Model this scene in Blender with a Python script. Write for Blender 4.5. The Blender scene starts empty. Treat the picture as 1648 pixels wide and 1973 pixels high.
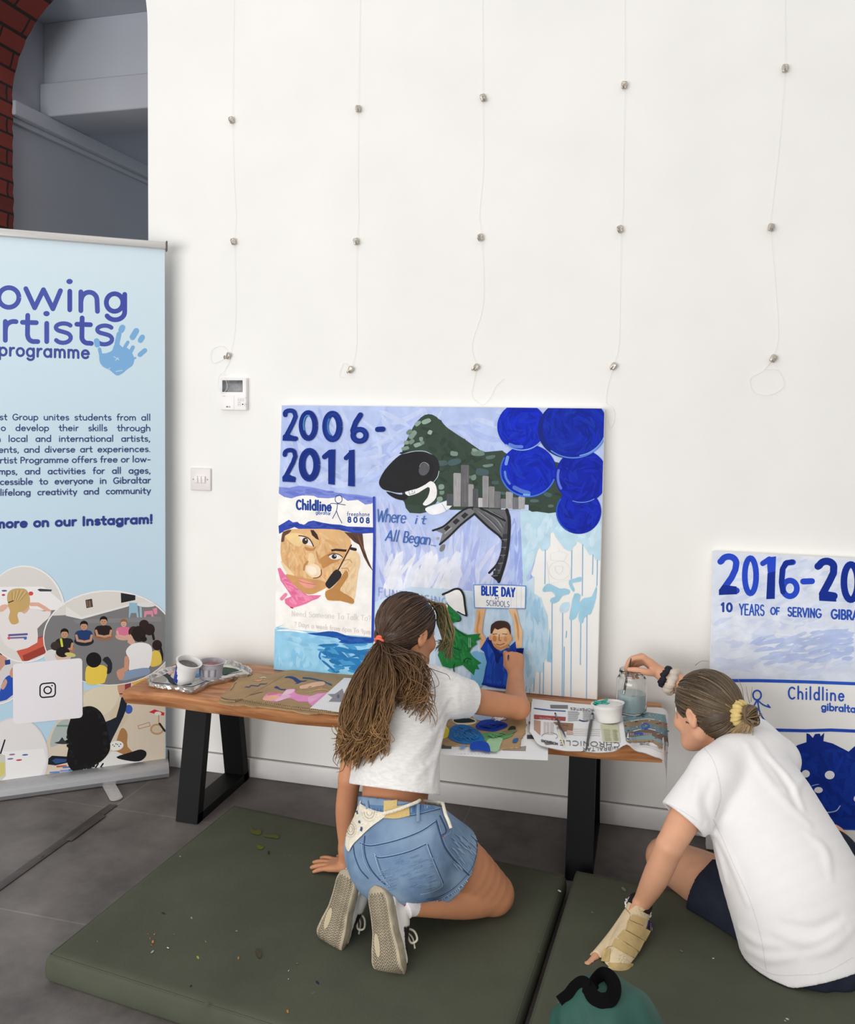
import bpy, math, random
import numpy as np
from mathutils import Vector, Matrix
from mathutils.bvhtree import BVHTree
from mathutils.geometry import tessellate_polygon

random.seed(7)
RNG = np.random.default_rng(7)
SC = bpy.context.scene
COL = SC.collection

# ------------------------------------------------------------------ camera
CAM_C = np.array([0.0, -2.93272482, 1.38967227])
YAW, PITCH, ROLL = 0.2582442, 0.04683535, 0.0122235
FPX, CX, CY = 1650.0, 824.0, 874.0
_f = np.array([-math.sin(YAW) * math.cos(PITCH), math.cos(YAW) * math.cos(PITCH), -math.sin(PITCH)])
_r = np.array([math.cos(YAW), math.sin(YAW), 0.0])
_u = np.cross(_r, _f)
CR = math.cos(ROLL) * _r + math.sin(ROLL) * _u
CU = -math.sin(ROLL) * _r + math.cos(ROLL) * _u
CF = _f
cam = bpy.data.cameras.new('camera')
cam.lens = FPX / 1973 * 36.0
cam.sensor_width = 36.0
cam.sensor_fit = 'AUTO'
cam.shift_y = -(986.5 - CY) / 1973
cam.clip_start = 0.05
cam_ob = bpy.data.objects.new('camera', cam)
COL.objects.link(cam_ob)
cam_ob.matrix_world = Matrix(((CR[0], CU[0], -CF[0], CAM_C[0]), (CR[1], CU[1], -CF[1], CAM_C[1]),
                              (CR[2], CU[2], -CF[2], CAM_C[2]), (0, 0, 0, 1)))
SC.camera = cam_ob

# ------------------------------------------------------------------ light and exposure
SC.view_settings.view_transform = 'Standard'
SC.view_settings.look = 'None'
SC.view_settings.gamma = 1.0
SC.view_settings.exposure = 0.0
world = bpy.data.worlds.new('world')
SC.world = world
world.use_nodes = True
bg = world.node_tree.nodes['Background']
bg.inputs[0].default_value = (1.0, 0.99, 0.975, 1)
bg.inputs[1].default_value = 0.58


def area(name, loc, target, size, energy, color=(1, 1, 1), size_y=None):
    l = bpy.data.lights.new(name, 'AREA')
    l.energy = energy
    l.color = color
    l.size = size
    if size_y:
        l.shape = 'RECTANGLE'
        l.size_y = size_y
    o = bpy.data.objects.new(name, l)
    COL.objects.link(o)
    o.location = loc
    d = Vector(target) - Vector(loc)
    o.rotation_euler = d.to_track_quat('-Z', 'Y').to_euler()
    return o


area('front_fill_light', (-2.6, -6.2, 1.25), (-0.4, 0, 0.8), 6.0, 240, (1, 0.985, 0.965), 2.3)  # unseen fill lamp behind the camera, added to brighten the lower wall
area('ceiling_light', (-2.0, -2.6, 3.9), (-0.6, -0.6, 0.6), 1.6, 14, (1, 0.98, 0.95), 2.4)
area('ceiling_light', (1.2, -2.8, 3.9), (0.2, -0.8, 0.5), 1.6, 9, (1, 0.98, 0.95), 2.4)
area('back_room_fill', (-.4, 3.8, 2.0), (-3.06, 1.4, 2.1), 1.2, 15, (0.92, 0.95, 1.0))  # dim fill lamp added to lift the room behind the arch


# ------------------------------------------------------------------ helpers: pixels to points
def ray(x, y):
    return CF + CR * (x - CX) / FPX - CU * (y - CY) / FPX


def P(x, y, Y):
    d = ray(x, y)
    return CAM_C + d * ((Y - CAM_C[1]) / d[1])


def PZ(x, y, Z):
    d = ray(x, y)
    return CAM_C + d * ((Z - CAM_C[2]) / d[2])


def PP(x, y, o, n):
    d = ray(x, y)
    return CAM_C + d * (np.dot(np.asarray(o) - CAM_C, n) / np.dot(d, n))


def nrm(v):
    v = np.asarray(v, float)
    return v / (np.linalg.norm(v) + 1e-12)


# ------------------------------------------------------------------ helpers: materials
def lin(c):
    c = np.asarray(c, float) / 255.0
    return tuple(np.where(c <= 0.04045, c / 12.92, ((c + 0.055) / 1.055) ** 2.4)) + (1.0,)


def new_mat(name):
    m = bpy.data.materials.new(name)
    m.use_nodes = True
    nt = m.node_tree
    return m, nt, nt.nodes['Principled BSDF']


def mat(name, c, rough=0.6, metal=0.0, spec=0.4, var=0.0, scale=30, bump=0.0, bscale=200, sss=0.0, c2=None, stretch=None, sheen=0.0):
    """procedural surface: base colour with noise variation and noise bump"""
    m, nt, b = new_mat(name)
    b.inputs['Roughness'].default_value = rough
    b.inputs['Metallic'].default_value = metal
    b.inputs['Specular IOR Level'].default_value = spec
    if sheen:
        b.inputs['Sheen Weight'].default_value = sheen
    if sss:
        b.inputs['Subsurface Weight'].default_value = sss
        b.inputs['Subsurface Radius'].default_value = (0.012, 0.005, 0.003)
        b.inputs['Subsurface Scale'].default_value = 0.6
    tc = nt.nodes.new('ShaderNodeTexCoord')
    src = tc.outputs['Object']
    if stretch:
        mp = nt.nodes.new('ShaderNodeMapping')
        mp.inputs['Scale'].default_value = stretch
        nt.links.new(src, mp.inputs[0])
        src = mp.outputs[0]
    if var or c2 is not None:
        n = nt.nodes.new('ShaderNodeTexNoise')
        n.inputs['Scale'].default_value = scale
        n.inputs['Detail'].default_value = 6
        nt.links.new(src, n.inputs['Vector'])
        r = nt.nodes.new('ShaderNodeValToRGB')
        a = np.array(c, float)
        hi = np.array(c2, float) if c2 is not None else np.clip(a * (1 + var), 0, 255)
        lo = a if c2 is not None else a * (1 - var)
        r.color_ramp.elements[0].position = 0.3
        r.color_ramp.elements[1].position = 0.7
        r.color_ramp.elements[0].color = lin(lo)
        r.color_ramp.elements[1].color = lin(hi)
        nt.links.new(n.outputs['Fac'], r.inputs[0])
        nt.links.new(r.outputs[0], b.inputs['Base Color'])
    else:
        b.inputs['Base Color'].default_value = lin(c)
    if bump:
        n2 = nt.nodes.new('ShaderNodeTexNoise')
        n2.inputs['Scale'].default_value = bscale
        n2.inputs['Detail'].default_value = 4
        nt.links.new(src, n2.inputs['Vector'])
        bp = nt.nodes.new('ShaderNodeBump')
        bp.inputs['Strength'].default_value = bump
        bp.inputs['Distance'].default_value = 0.004
        nt.links.new(n2.outputs['Fac'], bp.inputs['Height'])
        nt.links.new(bp.outputs[0], b.inputs['Normal'])
    return m


def attr_mat(name, rough=0.5, spec=0.3, var=0.06, scale=60, stretch=None, bump=0.0):
    """colour comes from the mesh's own paint colours, streaked by noise"""
    m, nt, b = new_mat(name)
    b.inputs['Roughness'].default_value = rough
    b.inputs['Specular IOR Level'].default_value = spec
    at = nt.nodes.new('ShaderNodeAttribute')
    at.attribute_name = 'col'
    tc = nt.nodes.new('ShaderNodeTexCoord')
    src = tc.outputs['Object']
    if stretch:
        mp = nt.nodes.new('ShaderNodeMapping')
        mp.inputs['Scale'].default_value = stretch
        nt.links.new(src, mp.inputs[0])
        src = mp.outputs[0]
    n = nt.nodes.new('ShaderNodeTexNoise')
    n.inputs['Scale'].default_value = scale
    n.inputs['Detail'].default_value = 5
    nt.links.new(src, n.inputs['Vector'])
    mr = nt.nodes.new('ShaderNodeMapRange')
    mr.inputs[1].default_value = 0.25
    mr.inputs[2].default_value = 0.75
    mr.inputs[3].default_value = 1 - 2.2 * var
    mr.inputs[4].default_value = 1 + 2.2 * var
    nt.links.new(n.outputs['Fac'], mr.inputs[0])
    mx = nt.nodes.new('ShaderNodeVectorMath')
    mx.operation = 'SCALE'
    nt.links.new(at.outputs['Color'], mx.inputs[0])
    nt.links.new(mr.outputs[0], mx.inputs['Scale'])
    nt.links.new(mx.outputs[0], b.inputs['Base Color'])
    if bump:
        bp = nt.nodes.new('ShaderNodeBump')
        bp.inputs['Strength'].default_value = bump
        bp.inputs['Distance'].default_value = 0.002
        nt.links.new(n.outputs['Fac'], bp.inputs['Height'])
        nt.links.new(bp.outputs[0], b.inputs['Normal'])
    return m


# ------------------------------------------------------------------ helpers: objects
BASE = {}


def thing(name, label, cat, loc=(0, 0, 0), group=None):
    o = bpy.data.objects.new(name, None)
    o.empty_display_size = 0.05
    COL.objects.link(o)
    o.location = [float(v) for v in loc]
    o['label'] = label
    o['category'] = cat
    if group:
        o['group'] = group
    BASE[o.name] = np.array(loc, float)
    return o


def tag(o, label, cat, group=None, kind=None):
    o['label'] = label
    o['category'] = cat
    if group:
        o['group'] = group
    if kind:
        o['kind'] = kind
    return o


def obj(name, V, F, m, parent=None, smooth=True, col=None, kind=None, label=None, autosmooth=None, loc=None):
    """one mesh object from world-space vertices; children are stored relative to their thing's base"""
    V = np.asarray(V, float)
    base = BASE.get(parent.name, np.zeros(3)) if parent else (np.array(loc, float) if loc is not None else np.zeros(3))
    me = bpy.data.meshes.new(name)
    F = [tuple(int(i) for i in f) for f in F] if not isinstance(F, np.ndarray) else F
    if isinstance(F, np.ndarray):
        nf, k = F.shape
        me.vertices.add(len(V))
        me.vertices.foreach_set('co', (V - base).astype(np.float32).ravel())
        me.loops.add(nf * k)
        me.loops.foreach_set('vertex_index', F.astype(np.int32).ravel())
        me.polygons.add(nf)
        me.polygons.foreach_set('loop_start', (np.arange(nf) * k).astype(np.int32))
        me.update(calc_edges=True)
    else:
        me.from_pydata([tuple(v) for v in (V - base)], [], F)
    me.validate()
    me.polygons.foreach_set('use_smooth', np.full(len(me.polygons), bool(smooth)))
    if col is not None:
        a = me.color_attributes.new('col', 'FLOAT_COLOR', 'POINT')
        c = np.asarray(col, float)
        if c.shape[1] == 3:
            c = np.concatenate([c, np.ones((len(c), 1))], 1)
        a.data.foreach_set('color', c.astype(np.float32).ravel())
    for mm in (m if isinstance(m, (list, tuple)) else [m]):
        me.materials.append(mm)
    if autosmooth is not None and smooth:
        me.set_sharp_from_angle(angle=math.radians(autosmooth))
    o = bpy.data.objects.new(name, me)
    COL.objects.link(o)
    BASE[o.name] = base
    if parent:
        o.parent = parent
    else:
        o.location = base
    if kind:
        o['kind'] = kind
    if label:
        o['label'] = label
    return o


def structure(name, V, F, m, smooth=False):
    return obj(name, V, F, m, None, smooth, kind='structure')


class MB:
    """collects simple solids into one mesh"""

    def __init__(s):
        s.V, s.F, s.C = [], [], []

    def add(s, V, F, c=None):
        k = len(s.V)
        s.V += [tuple(map(float, v)) for v in V]
        s.F += [tuple(i + k for i in f) for f in F]
        s.C += [lin(c) if c is not None else (1, 1, 1, 1)] * len(V)

    def box(s, lo, hi, R=None, o=None, bev=0.0, c=None):
        lo, hi = np.minimum(lo, hi), np.maximum(lo, hi)
        b = min(bev, 0.49 * min(hi - lo))
        if b <= 0:
            V = np.array([[x, y, z] for x in (lo[0], hi[0]) for y in (lo[1], hi[1]) for z in (lo[2], hi[2])])
            F = [(0, 1, 3, 2), (4, 6, 7, 5), (0, 4, 5, 1), (2, 3, 7, 6), (0, 2, 6, 4), (1, 5, 7, 3)]
        else:
            bm_V, F = [], []
            import bmesh
            bm = bmesh.new()
            bmesh.ops.create_cube(bm, size=1.0)
            for v in bm.verts:
                v.co = Vector([lo[i] + (v.co[i] + 0.5) * (hi[i] - lo[i]) for i in range(3)])
            bmesh.ops.bevel(bm, geom=bm.edges[:], offset=b, segments=3, profile=0.5, affect='EDGES')
            bm.verts.index_update()
            V = np.array([v.co[:] for v in bm.verts])
            F = [tuple(v.index for v in f.verts) for f in bm.faces]
            bm.free()
        if R is not None:
            V = V @ np.asarray(R).T
        if o is not None:
            V = V + np.asarray(o)
        s.add(V, F, c)

    def tube(s, pts, r, n=10, cap=True, flat=1.0, ref=None, c=None):
        pts = np.asarray(pts, float)
        r = np.broadcast_to(np.asarray(r, float), (len(pts),))
        V, F = tube_geo(pts, r, n, cap, flat, ref)
        s.add(V, F, c)

    def lathe(s, prof, c0, axis=(0, 0, 1), n=32, c=None, closed=False):
        """prof: (radius, height) pairs"""
        a = nrm(axis)
        t = nrm(np.cross(a, (0, 1, 0) if abs(a[1]) < 0.9 else (1, 0, 0)))
        b = np.cross(a, t)
        V, F = [], []
        for rr, h in prof:
            for k in range(n):
                th = 2 * math.pi * k / n
                V.append(np.asarray(c0) + a * h + rr * (t * math.cos(th) + b * math.sin(th)))
        m = len(prof)
        for i in range(m - 1 + (1 if closed else 0)):
            j = (i + 1) % m
            for k in range(n):
                F.append((i * n + k, i * n + (k + 1) % n, j * n + (k + 1) % n, j * n + k))
        s.add(V, F, c)

    def build(s, name, m, parent=None, smooth=True, autosmooth=35, **kw):
        return obj(name, np.array(s.V), s.F, m, parent, smooth, col=np.array(s.C), autosmooth=autosmooth, **kw)


def catmull(pts, n=8, closed=False):
    pts = np.asarray(pts, float)
    if len(pts) < 3 and not closed:
        t = np.linspace(0, 1, n + 1)[:, None]
        return pts[0] * (1 - t) + pts[-1] * t
    m = len(pts)
    out = []
    rng = range(m) if closed else range(m - 1)
    for i in rng:
        if closed:
            p0, p1, p2, p3 = pts[(i - 1) % m], pts[i], pts[(i + 1) % m], pts[(i + 2) % m]
        else:
            p1, p2 = pts[i], pts[i + 1]
            p0 = pts[i - 1] if i else 2 * p1 - p2
            p3 = pts[i + 2] if i + 2 < m else 2 * p2 - p1
        for k in range(n):
            t = k / n
            out.append(0.5 * (2 * p1 + (p2 - p0) * t + (2 * p0 - 5 * p1 + 4 * p2 - p3) * t * t + (3 * p1 - p0 - 3 * p2 + p3) * t ** 3))
    if not closed:
        out.append(pts[-1])
    return np.array(out)


def tube_geo(pts, r, n=6, cap=True, flat=1.0, ref=None):
    m = len(pts)
    T = np.gradient(pts, axis=0)
    T /= np.linalg.norm(T, axis=1)[:, None] + 1e-12
    if ref is None:
        ref = np.array([0.31, 0.2, 0.93])
        if abs(np.dot(T[0], ref)) > 0.9:
            ref = np.array([0.9, 0.3, 0.1])
        A = np.cross(T, ref)
    else:
        A = np.cross(T, np.asarray(ref, float))
    A /= np.linalg.norm(A, axis=1)[:, None] + 1e-12
    B = np.cross(T, A)
    th = np.arange(n) * 2 * math.pi / n
    V = pts[:, None, :] + r[:, None, None] * (A[:, None, :] * np.cos(th)[None, :, None] + flat * B[:, None, :] * np.sin(th)[None, :, None])
    V = V.reshape(-1, 3)
    F = [(i * n + k, i * n + (k + 1) % n, (i + 1) * n + (k + 1) % n, (i + 1) * n + k) for i in range(m - 1) for k in range(n)]
    if cap:
        F.append(tuple(range(n - 1, -1, -1)))
        F.append(tuple((m - 1) * n + k for k in range(n)))
    return V, F


def grid_faces(nu, nv):
    return [(i * nv + j, i * nv + j + 1, (i + 1) * nv + j + 1, (i + 1) * nv + j) for i in range(nu - 1) for j in range(nv - 1)]


# ------------------------------------------------------------------ helpers: implicit bodies (for people and cloth)
class Field:
    def __init__(s, lo, hi, h):
        s.lo, s.h = np.array(lo, float), h
        s.n = np.ceil((np.array(hi) - s.lo) / h).astype(int) + 1
        s.d = np.full(s.n, 0.05, np.float32)
        s.ax = [s.lo[i] + h * np.arange(s.n[i]) for i in range(3)]

    def sl(s, pts, pad):
        pts = np.atleast_2d(pts)
        a = np.clip(np.floor((pts.min(0) - pad - s.lo) / s.h).astype(int), 0, s.n - 1)
        b = np.clip(np.ceil((pts.max(0) + pad - s.lo) / s.h).astype(int) + 1, 1, s.n)
        if np.any(b <= a):
            return None, None
        S = tuple(slice(a[i], b[i]) for i in range(3))
        G = np.stack(np.meshgrid(*[s.ax[i][S[i]] for i in range(3)], indexing='ij'), -1).astype(np.float32)
        return S, G

    @staticmethod
    def smin(a, b, k):
        if k <= 0:
            return np.minimum(a, b)
        h = np.clip(0.5 + 0.5 * (b - a) / k, 0, 1)
        return b * (1 - h) + a * h - k * h * (1 - h)

    def chain_d(s, G, pts, rad, flat=None):
        M = np.eye(3)
        if flat is not None:
            nn = nrm(flat[0])
            M = np.eye(3) + (flat[1] - 1) * np.outer(nn, nn)
        Gm = G @ M.T.astype(np.float32)
        pm = np.asarray(pts) @ M.T
        best = None
        for i in range(len(pm) - 1):
            a, ab = pm[i], pm[i + 1] - pm[i]
            L = float(ab @ ab) + 1e-12
            t = np.clip(((Gm - a.astype(np.float32)) @ ab.astype(np.float32)) / L, 0, 1)
            q = Gm - (a + 0 * ab).astype(np.float32) - t[..., None] * ab.astype(np.float32)
            dd = np.sqrt((q * q).sum(-1)) - (rad[i] + t * (rad[i + 1] - rad[i]))
            best = dd if best is None else np.minimum(best, dd)
        return best

    def chain(s, pts, rad, k=0.015, flat=None, sub=False, n=5):
        """smooth limb through the joints, radius per joint"""
        pts = np.asarray(pts, float)
        rad = np.broadcast_to(np.asarray(rad, float), (len(pts),))
        q = catmull(np.concatenate([pts, rad[:, None]], 1), n) if len(pts) > 2 else np.concatenate([pts, rad[:, None]], 1)
        S, G = s.sl(pts, rad.max() * 1.3 + k + 0.02)
        if S is None:
            return
        d = s.chain_d(G, q[:, :3], q[:, 3], flat)
        if sub:
            s.d[S] = -s.smin(-s.d[S], d, k)
        else:
            s.d[S] = s.smin(s.d[S], d, k)

    def ell(s, c, axes, rad, k=0.015, sub=False):
        c, rad = np.asarray(c, float), np.asarray(rad, float)
        A = np.array([nrm(a) for a in axes])
        S, G = s.sl(c, rad.max() + k + 0.02)
        if S is None:
            return
        q = (G - c.astype(np.float32)) @ A.T.astype(np.float32)
        l = np.sqrt(((q / rad) ** 2).sum(-1)) + 1e-6
        g = np.sqrt(((q / rad ** 2) ** 2).sum(-1)) + 1e-6
        d = np.minimum(l * (l - 1) / g, 0.05)
        if sub:
            s.d[S] = -s.smin(-s.d[S], d, k)
        else:
            s.d[S] = s.smin(s.d[S], d, k)

    def cut(s, o, n, c=None, r=None, k=0.0):
        """keep what lies on the -n side of the plane (only within r of c when given)"""
        n = nrm(n)
        if c is None:
            S = tuple(slice(0, m) for m in s.n)
            d = (s.ax[0] * n[0])[:, None, None] + (s.ax[1] * n[1])[None, :, None] + (s.ax[2] * n[2])[None, None, :] - float(np.dot(o, n))
            d = d.astype(np.float32)
        else:
            S, G = s.sl(c, r)
            d = (G - np.asarray(o, np.float32)) @ n.astype(np.float32)
        if c is not None:
            far = np.sqrt(((G - np.asarray(c, np.float32)) ** 2).sum(-1)) > r
            d = np.where(far, -1, d)
        s.d[S] = -s.smin(-s.d[S], -d, k) if k else np.maximum(s.d[S], d)

    def disp(s, fn):
        m = np.abs(s.d) < 0.03
        s.d[m] += fn(s.lo + s.h * np.argwhere(m)).astype(np.float32)

    def shell(s, t):
        s.d = np.maximum(s.d, -(s.d + t))

    def at(s, p):
        q = (np.asarray(p) - s.lo) / s.h
        i = np.clip(np.round(q).astype(int), 0, s.n - 1)
        return s.d[i[..., 0], i[..., 1], i[..., 2]]

    def mesh(s):
        d, h = s.d, s.h
        ins = d < 0
        nx, ny, nz = np.array(d.shape) - 1
        cnt = np.zeros((nx, ny, nz), np.int8)
        for i in (0, 1):
            for j in (0, 1):
                for k in (0, 1):
                    cnt += ins[i:nx + i, j:ny + j, k:nz + k]
        act = (cnt > 0) & (cnt < 8)
        idx = np.full((nx, ny, nz), -1, np.int64)
        I = np.argwhere(act)
        idx[act] = np.arange(len(I))
        acc = np.zeros((len(I), 3))
        num = np.zeros(len(I))
        cs = [(i, j, k) for i in (0, 1) for j in (0, 1) for k in (0, 1)]
        for a in cs:
            for ax in range(3):
                if a[ax] == 0:
                    b = list(a)
                    b[ax] = 1
                    da = d[I[:, 0] + a[0], I[:, 1] + a[1], I[:, 2] + a[2]]
                    db = d[I[:, 0] + b[0], I[:, 1] + b[1], I[:, 2] + b[2]]
                    m = (da < 0) != (db < 0)
                    t = np.where(m, da / np.where(m, da - db, 1), 0)
                    p = np.tile(np.array(a, float), (len(I), 1))
                    p[:, ax] += t
                    acc[m] += p[m]
                    num[m] += 1
        V = s.lo + h * (I + acc / num[:, None])
        Fs = []
        for ax in range(3):
            o1, o2 = [(1, 2), (2, 0), (0, 1)][ax]
            sl0 = [slice(1, -1)] * 3
            sl0[ax] = slice(0, -1)
            sl1 = list(sl0)
            sl1[ax] = slice(1, None)
            A, B = ins[tuple(sl0)], ins[tuple(sl1)]
            E = np.argwhere(A != B)
            off = np.ones(3, int)
            off[ax] = 0
            E0 = E + off
            fl = A[tuple(E.T)]
            def q(d1, d2):
                e = E0.copy()
                e[:, o1] -= d1
                e[:, o2] -= d2
                return idx[e[:, 0], e[:, 1], e[:, 2]]
            Q = np.stack([q(1, 1), q(0, 1), q(0, 0), q(1, 0)], 1)
            Q[~fl] = Q[~fl][:, ::-1]
            Fs.append(Q)
        F = np.concatenate(Fs)
        F = F[(F >= 0).all(1)]
        return V, F


def relax(V, F, it=2, w=0.5):
    n = len(V)
    for _ in range(it):
        acc = np.zeros_like(V)
        cnt = np.zeros(n)
        for a in range(4):
            b = (a + 1) % 4
            np.add.at(acc, F[:, a], V[F[:, b]])
            np.add.at(acc, F[:, b], V[F[:, a]])
            np.add.at(cnt, F[:, a], 1)
            np.add.at(cnt, F[:, b], 1)
        V = V * (1 - w) + w * acc / np.maximum(cnt, 1)[:, None]
    return V


def ridges(f, paths):
    """cloth folds: (pixel path, radius, how deep it sits, sub) pressed into or out of the field's surface"""
    V, F = f.mesh()
    tr = bvh(V, F)
    for q, r, sink, sub in paths:
        pts = []
        for x, y in catmull(np.array(q, float), 5):
            l, n, ok = hit(tr, x, y)
            if ok:
                pts.append(l - n * sink)
        if len(pts) > 3:
            m = len(pts)
            t = np.linspace(0, 1, m)
            f.chain(np.array(pts), r * (.35 + .65 * np.sin(np.pi * np.clip(t, .04, .96))), .014, sub=sub, n=1)


def bvh(V, F):
    return BVHTree.FromPolygons([tuple(v) for v in V], [tuple(int(i) for i in f) for f in F])


def hit(tree, x, y):
    d = nrm(ray(x, y))
    l, n, i, t = tree.ray_cast(Vector(CAM_C), Vector(d))
    if l is None:
        l, n, i, t = tree.find_nearest(Vector(CAM_C + d * 2.4))
        return np.array(l), np.array(n), False
    n = np.array(n)
    if n @ d > 0:
        n = -n
    return np.array(l), n, True


# ------------------------------------------------------------------ helpers: single-line letters
def arc(cx, cy, rx, ry, a0, a1, n=12):
    t = np.radians(np.linspace(a0, a1, n))
    return [(cx + rx * math.cos(a), cy + ry * math.sin(a)) for a in t]


X = 0.6
G = {
    'a': ([arc(.29, .3, .25, .28, 0, 360, 20), [(.54, .58), (.54, .02)]], .64),
    'b': ([[(.06, 1), (.06, .02)], arc(.31, .3, .25, .28, 0, 360, 20)], .64),
    'c': ([arc(.3, .3, .25, .28, 50, 310, 16)], .54),
    'd': ([arc(.29, .3, .25, .28, 0, 360, 20), [(.54, 1), (.54, .02)]], .64),
    'e': ([[(.05, .32), (.54, .32)] + arc(.3, .3, .25, .28, 5, 320, 18)], .62),
    'f': ([arc(.3, .78, .16, .2, 70, 180, 8) + [(.14, .02)], [(.02, .56), (.32, .56)]], .38),
    'g': ([arc(.29, .3, .25, .28, 0, 360, 20), [(.54, .58), (.54, -.05)] + arc(.3, -.05, .24, .2, 0, -150, 10)], .64),
    'h': ([[(.06, 1), (.06, .02)], [(.06, .3)] + arc(.28, .34, .22, .24, 160, 0, 10) + [(.5, .02)]], .6),
    'i': ([[(.07, .58), (.07, .02)], [(.07, .82), (.07, .83)]], .2),
    'j': ([[(.12, .58), (.12, -.1), (.0, -.22)], [(.12, .82), (.12, .83)]], .25),
    'k': ([[(.06, 1), (.06, .02)], [(.44, .56), (.08, .26)], [(.2, .36), (.46, .02)]], .52),
    'l': ([[(.07, 1), (.07, .02)]], .2),
    'm': ([[(.06, .58), (.06, .02)], [(.06, .3)] + arc(.24, .36, .18, .22, 160, 0, 8) + [(.42, .02)], [(.42, .3)] + arc(.6, .36, .18, .22, 160, 0, 8) + [(.78, .02)]], .88),
    'n': ([[(.06, .58), (.06, .02)], [(.06, .3)] + arc(.28, .34, .22, .24, 160, 0, 10) + [(.5, .02)]], .6),
    'o': ([arc(.3, .3, .26, .28, 0, 360, 22)], .62),
    'p': ([[(.06, .58), (.06, -.26)], arc(.31, .3, .25, .28, 0, 360, 20)], .64),
    'q': ([[(.54, .58), (.54, -.26)], arc(.29, .3, .25, .28, 0, 360, 20)], .64),
    'r': ([[(.06, .58), (.06, .02)], [(.06, .3)] + arc(.3, .3, .22, .28, 165, 80, 7)], .38),
    's': ([arc(.23, .44, .17, .14, 40, 250, 10) + arc(.23, .16, .19, .14, 80, -140, 10)], .48),
    't': ([[(.17, .86), (.17, .2)] + arc(.31, .18, .14, .16, 180, 290, 7), [(.0, .56), (.36, .56)]], .42),
    'u': ([[(.06, .58), (.06, .26)] + arc(.28, .26, .22, .24, 180, 360, 10) + [(.5, .58), (.5, .02)]], .6),
    'v': ([[(.03, .58), (.26, .03), (.49, .58)]], .54),
    'w': ([[(.03, .58), (.22, .03), (.4, .54), (.58, .03), (.77, .58)]], .84),
    'x': ([[(.04, .58), (.46, .02)], [(.46, .58), (.04, .02)]], .52),
    'y': ([[(.04, .58), (.26, .06)], [(.5, .58), (.2, -.24)]], .54),
    'z': ([[(.05, .57), (.45, .57), (.05, .03), (.46, .03)]], .52),
    'A': ([[(.02, 0), (.32, .9), (.62, 0)], [(.12, .3), (.52, .3)]], .68),
    'B': ([[(.07, 0), (.07, .9)] + arc(.3, .68, .2, .22, 90, -90, 8) + [(.07, .46)], [(.3, .46)] + arc(.32, .23, .24, .23, 90, -90, 8) + [(.07, 0)]], .62),
    'C': ([arc(.4, .45, .36, .45, 50, 310, 18)], .74),
    'D': ([[(.07, 0), (.07, .9), (.24, .9)] + arc(.24, .45, .38, .45, 90, -90, 12) + [(.07, 0)]], .7),
    'E': ([[(.5, .9), (.07, .9), (.07, 0), (.5, 0)], [(.07, .46), (.44, .46)]], .58),
    'F': ([[(.5, .9), (.07, .9), (.07, 0)], [(.07, .46), (.42, .46)]], .54),
    'G': ([arc(.4, .45, .36, .45, 50, 350, 18) + [(.46, .4)]], .8),
    'H': ([[(.07, .9), (.07, 0)], [(.57, .9), (.57, 0)], [(.07, .46), (.57, .46)]], .68),
    'I': ([[(.08, .9), (.08, 0)]], .22),
    'L': ([[(.07, .9), (.07, 0), (.48, 0)]], .54),
    'M': ([[(.07, 0), (.07, .9), (.4, .2), (.73, .9), (.73, 0)]], .84),
    'N': ([[(.07, 0), (.07, .9), (.57, 0), (.57, .9)]], .68),
    'O': ([arc(.4, .45, .36, .45, 0, 360, 24)], .82),
    'P': ([[(.07, 0), (.07, .9)] + arc(.3, .66, .23, .24, 90, -90, 9) + [(.07, .42)]], .6),
    'R': ([[(.07, 0), (.07, .9)] + arc(.3, .66, .22, .24, 90, -90, 9) + [(.07, .42)], [(.28, .42), (.56, 0)]], .62),
    'S': ([arc(.3, .67, .22, .22, 40, 260, 10) + arc(.3, .23, .24, .23, 85, -150, 10)], .6),
    'T': ([[(.3, .9), (.3, 0)], [(.0, .9), (.6, .9)]], .62),
    'U': ([[(.07, .9), (.07, .3)] + arc(.33, .3, .26, .3, 180, 360, 10) + [(.59, .9)]], .68),
    'V': ([[(.02, .9), (.32, 0), (.62, .9)]], .66),
    'W': ([[(.02, .9), (.24, 0), (.46, .8), (.68, 0), (.9, .9)]], .94),
    'Y': ([[(.02, .9), (.3, .44), (.58, .9)], [(.3, .44), (.3, 0)]], .62),
    '0': ([arc(.3, .45, .25, .45, 0, 360, 22)], .64),
    '1': ([[(.04, .72), (.2, .9), (.2, 0)]], .36),
    '2': ([arc(.28, .65, .22, .25, 160, -30, 10) + [(.06, 0), (.54, 0)]], .6),
    '6': ([[(.46, .88), (.2, .6)] + arc(.3, .26, .24, .26, 160, -200, 20)], .6),
    '3': ([arc(.26, .67, .2, .22, 150, -85, 9) + arc(.26, .23, .24, .23, 85, -150, 10)], .56),
    '7': ([[(.04, .9), (.5, .9), (.2, 0)]], .54),
    '8': ([arc(.28, .68, .19, .21, 0, 360, 18), arc(.28, .23, .23, .24, 0, 360, 18)], .58),
    '9': ([arc(.28, .64, .22, .25, 0, 360, 18), [(.5, .62), (.34, 0)]], .6),
    '-': ([[(.06, .34), (.36, .34)]], .44),
    '.': ([[(.06, .02), (.06, .03)]], .18),
    ',': ([[(.1, .05), (.04, -.12)]], .2),
    '!': ([[(.08, .9), (.08, .3)], [(.08, .02), (.08, .03)]], .22),
    '?': ([arc(.26, .66, .2, .22, 170, -40, 9) + [(.24, .3)], [(.24, .02), (.24, .03)]], .52),
    ' ': ([], .34),
}


def layout(text, gap=0.08):
    out, x = [], 0.0
    for ch in text:
        strokes, adv = G[ch]
        for st in strokes:
            out.append(np.array(st, float) + [x, 0])
        x += adv + gap
    return out, x - gap


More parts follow.
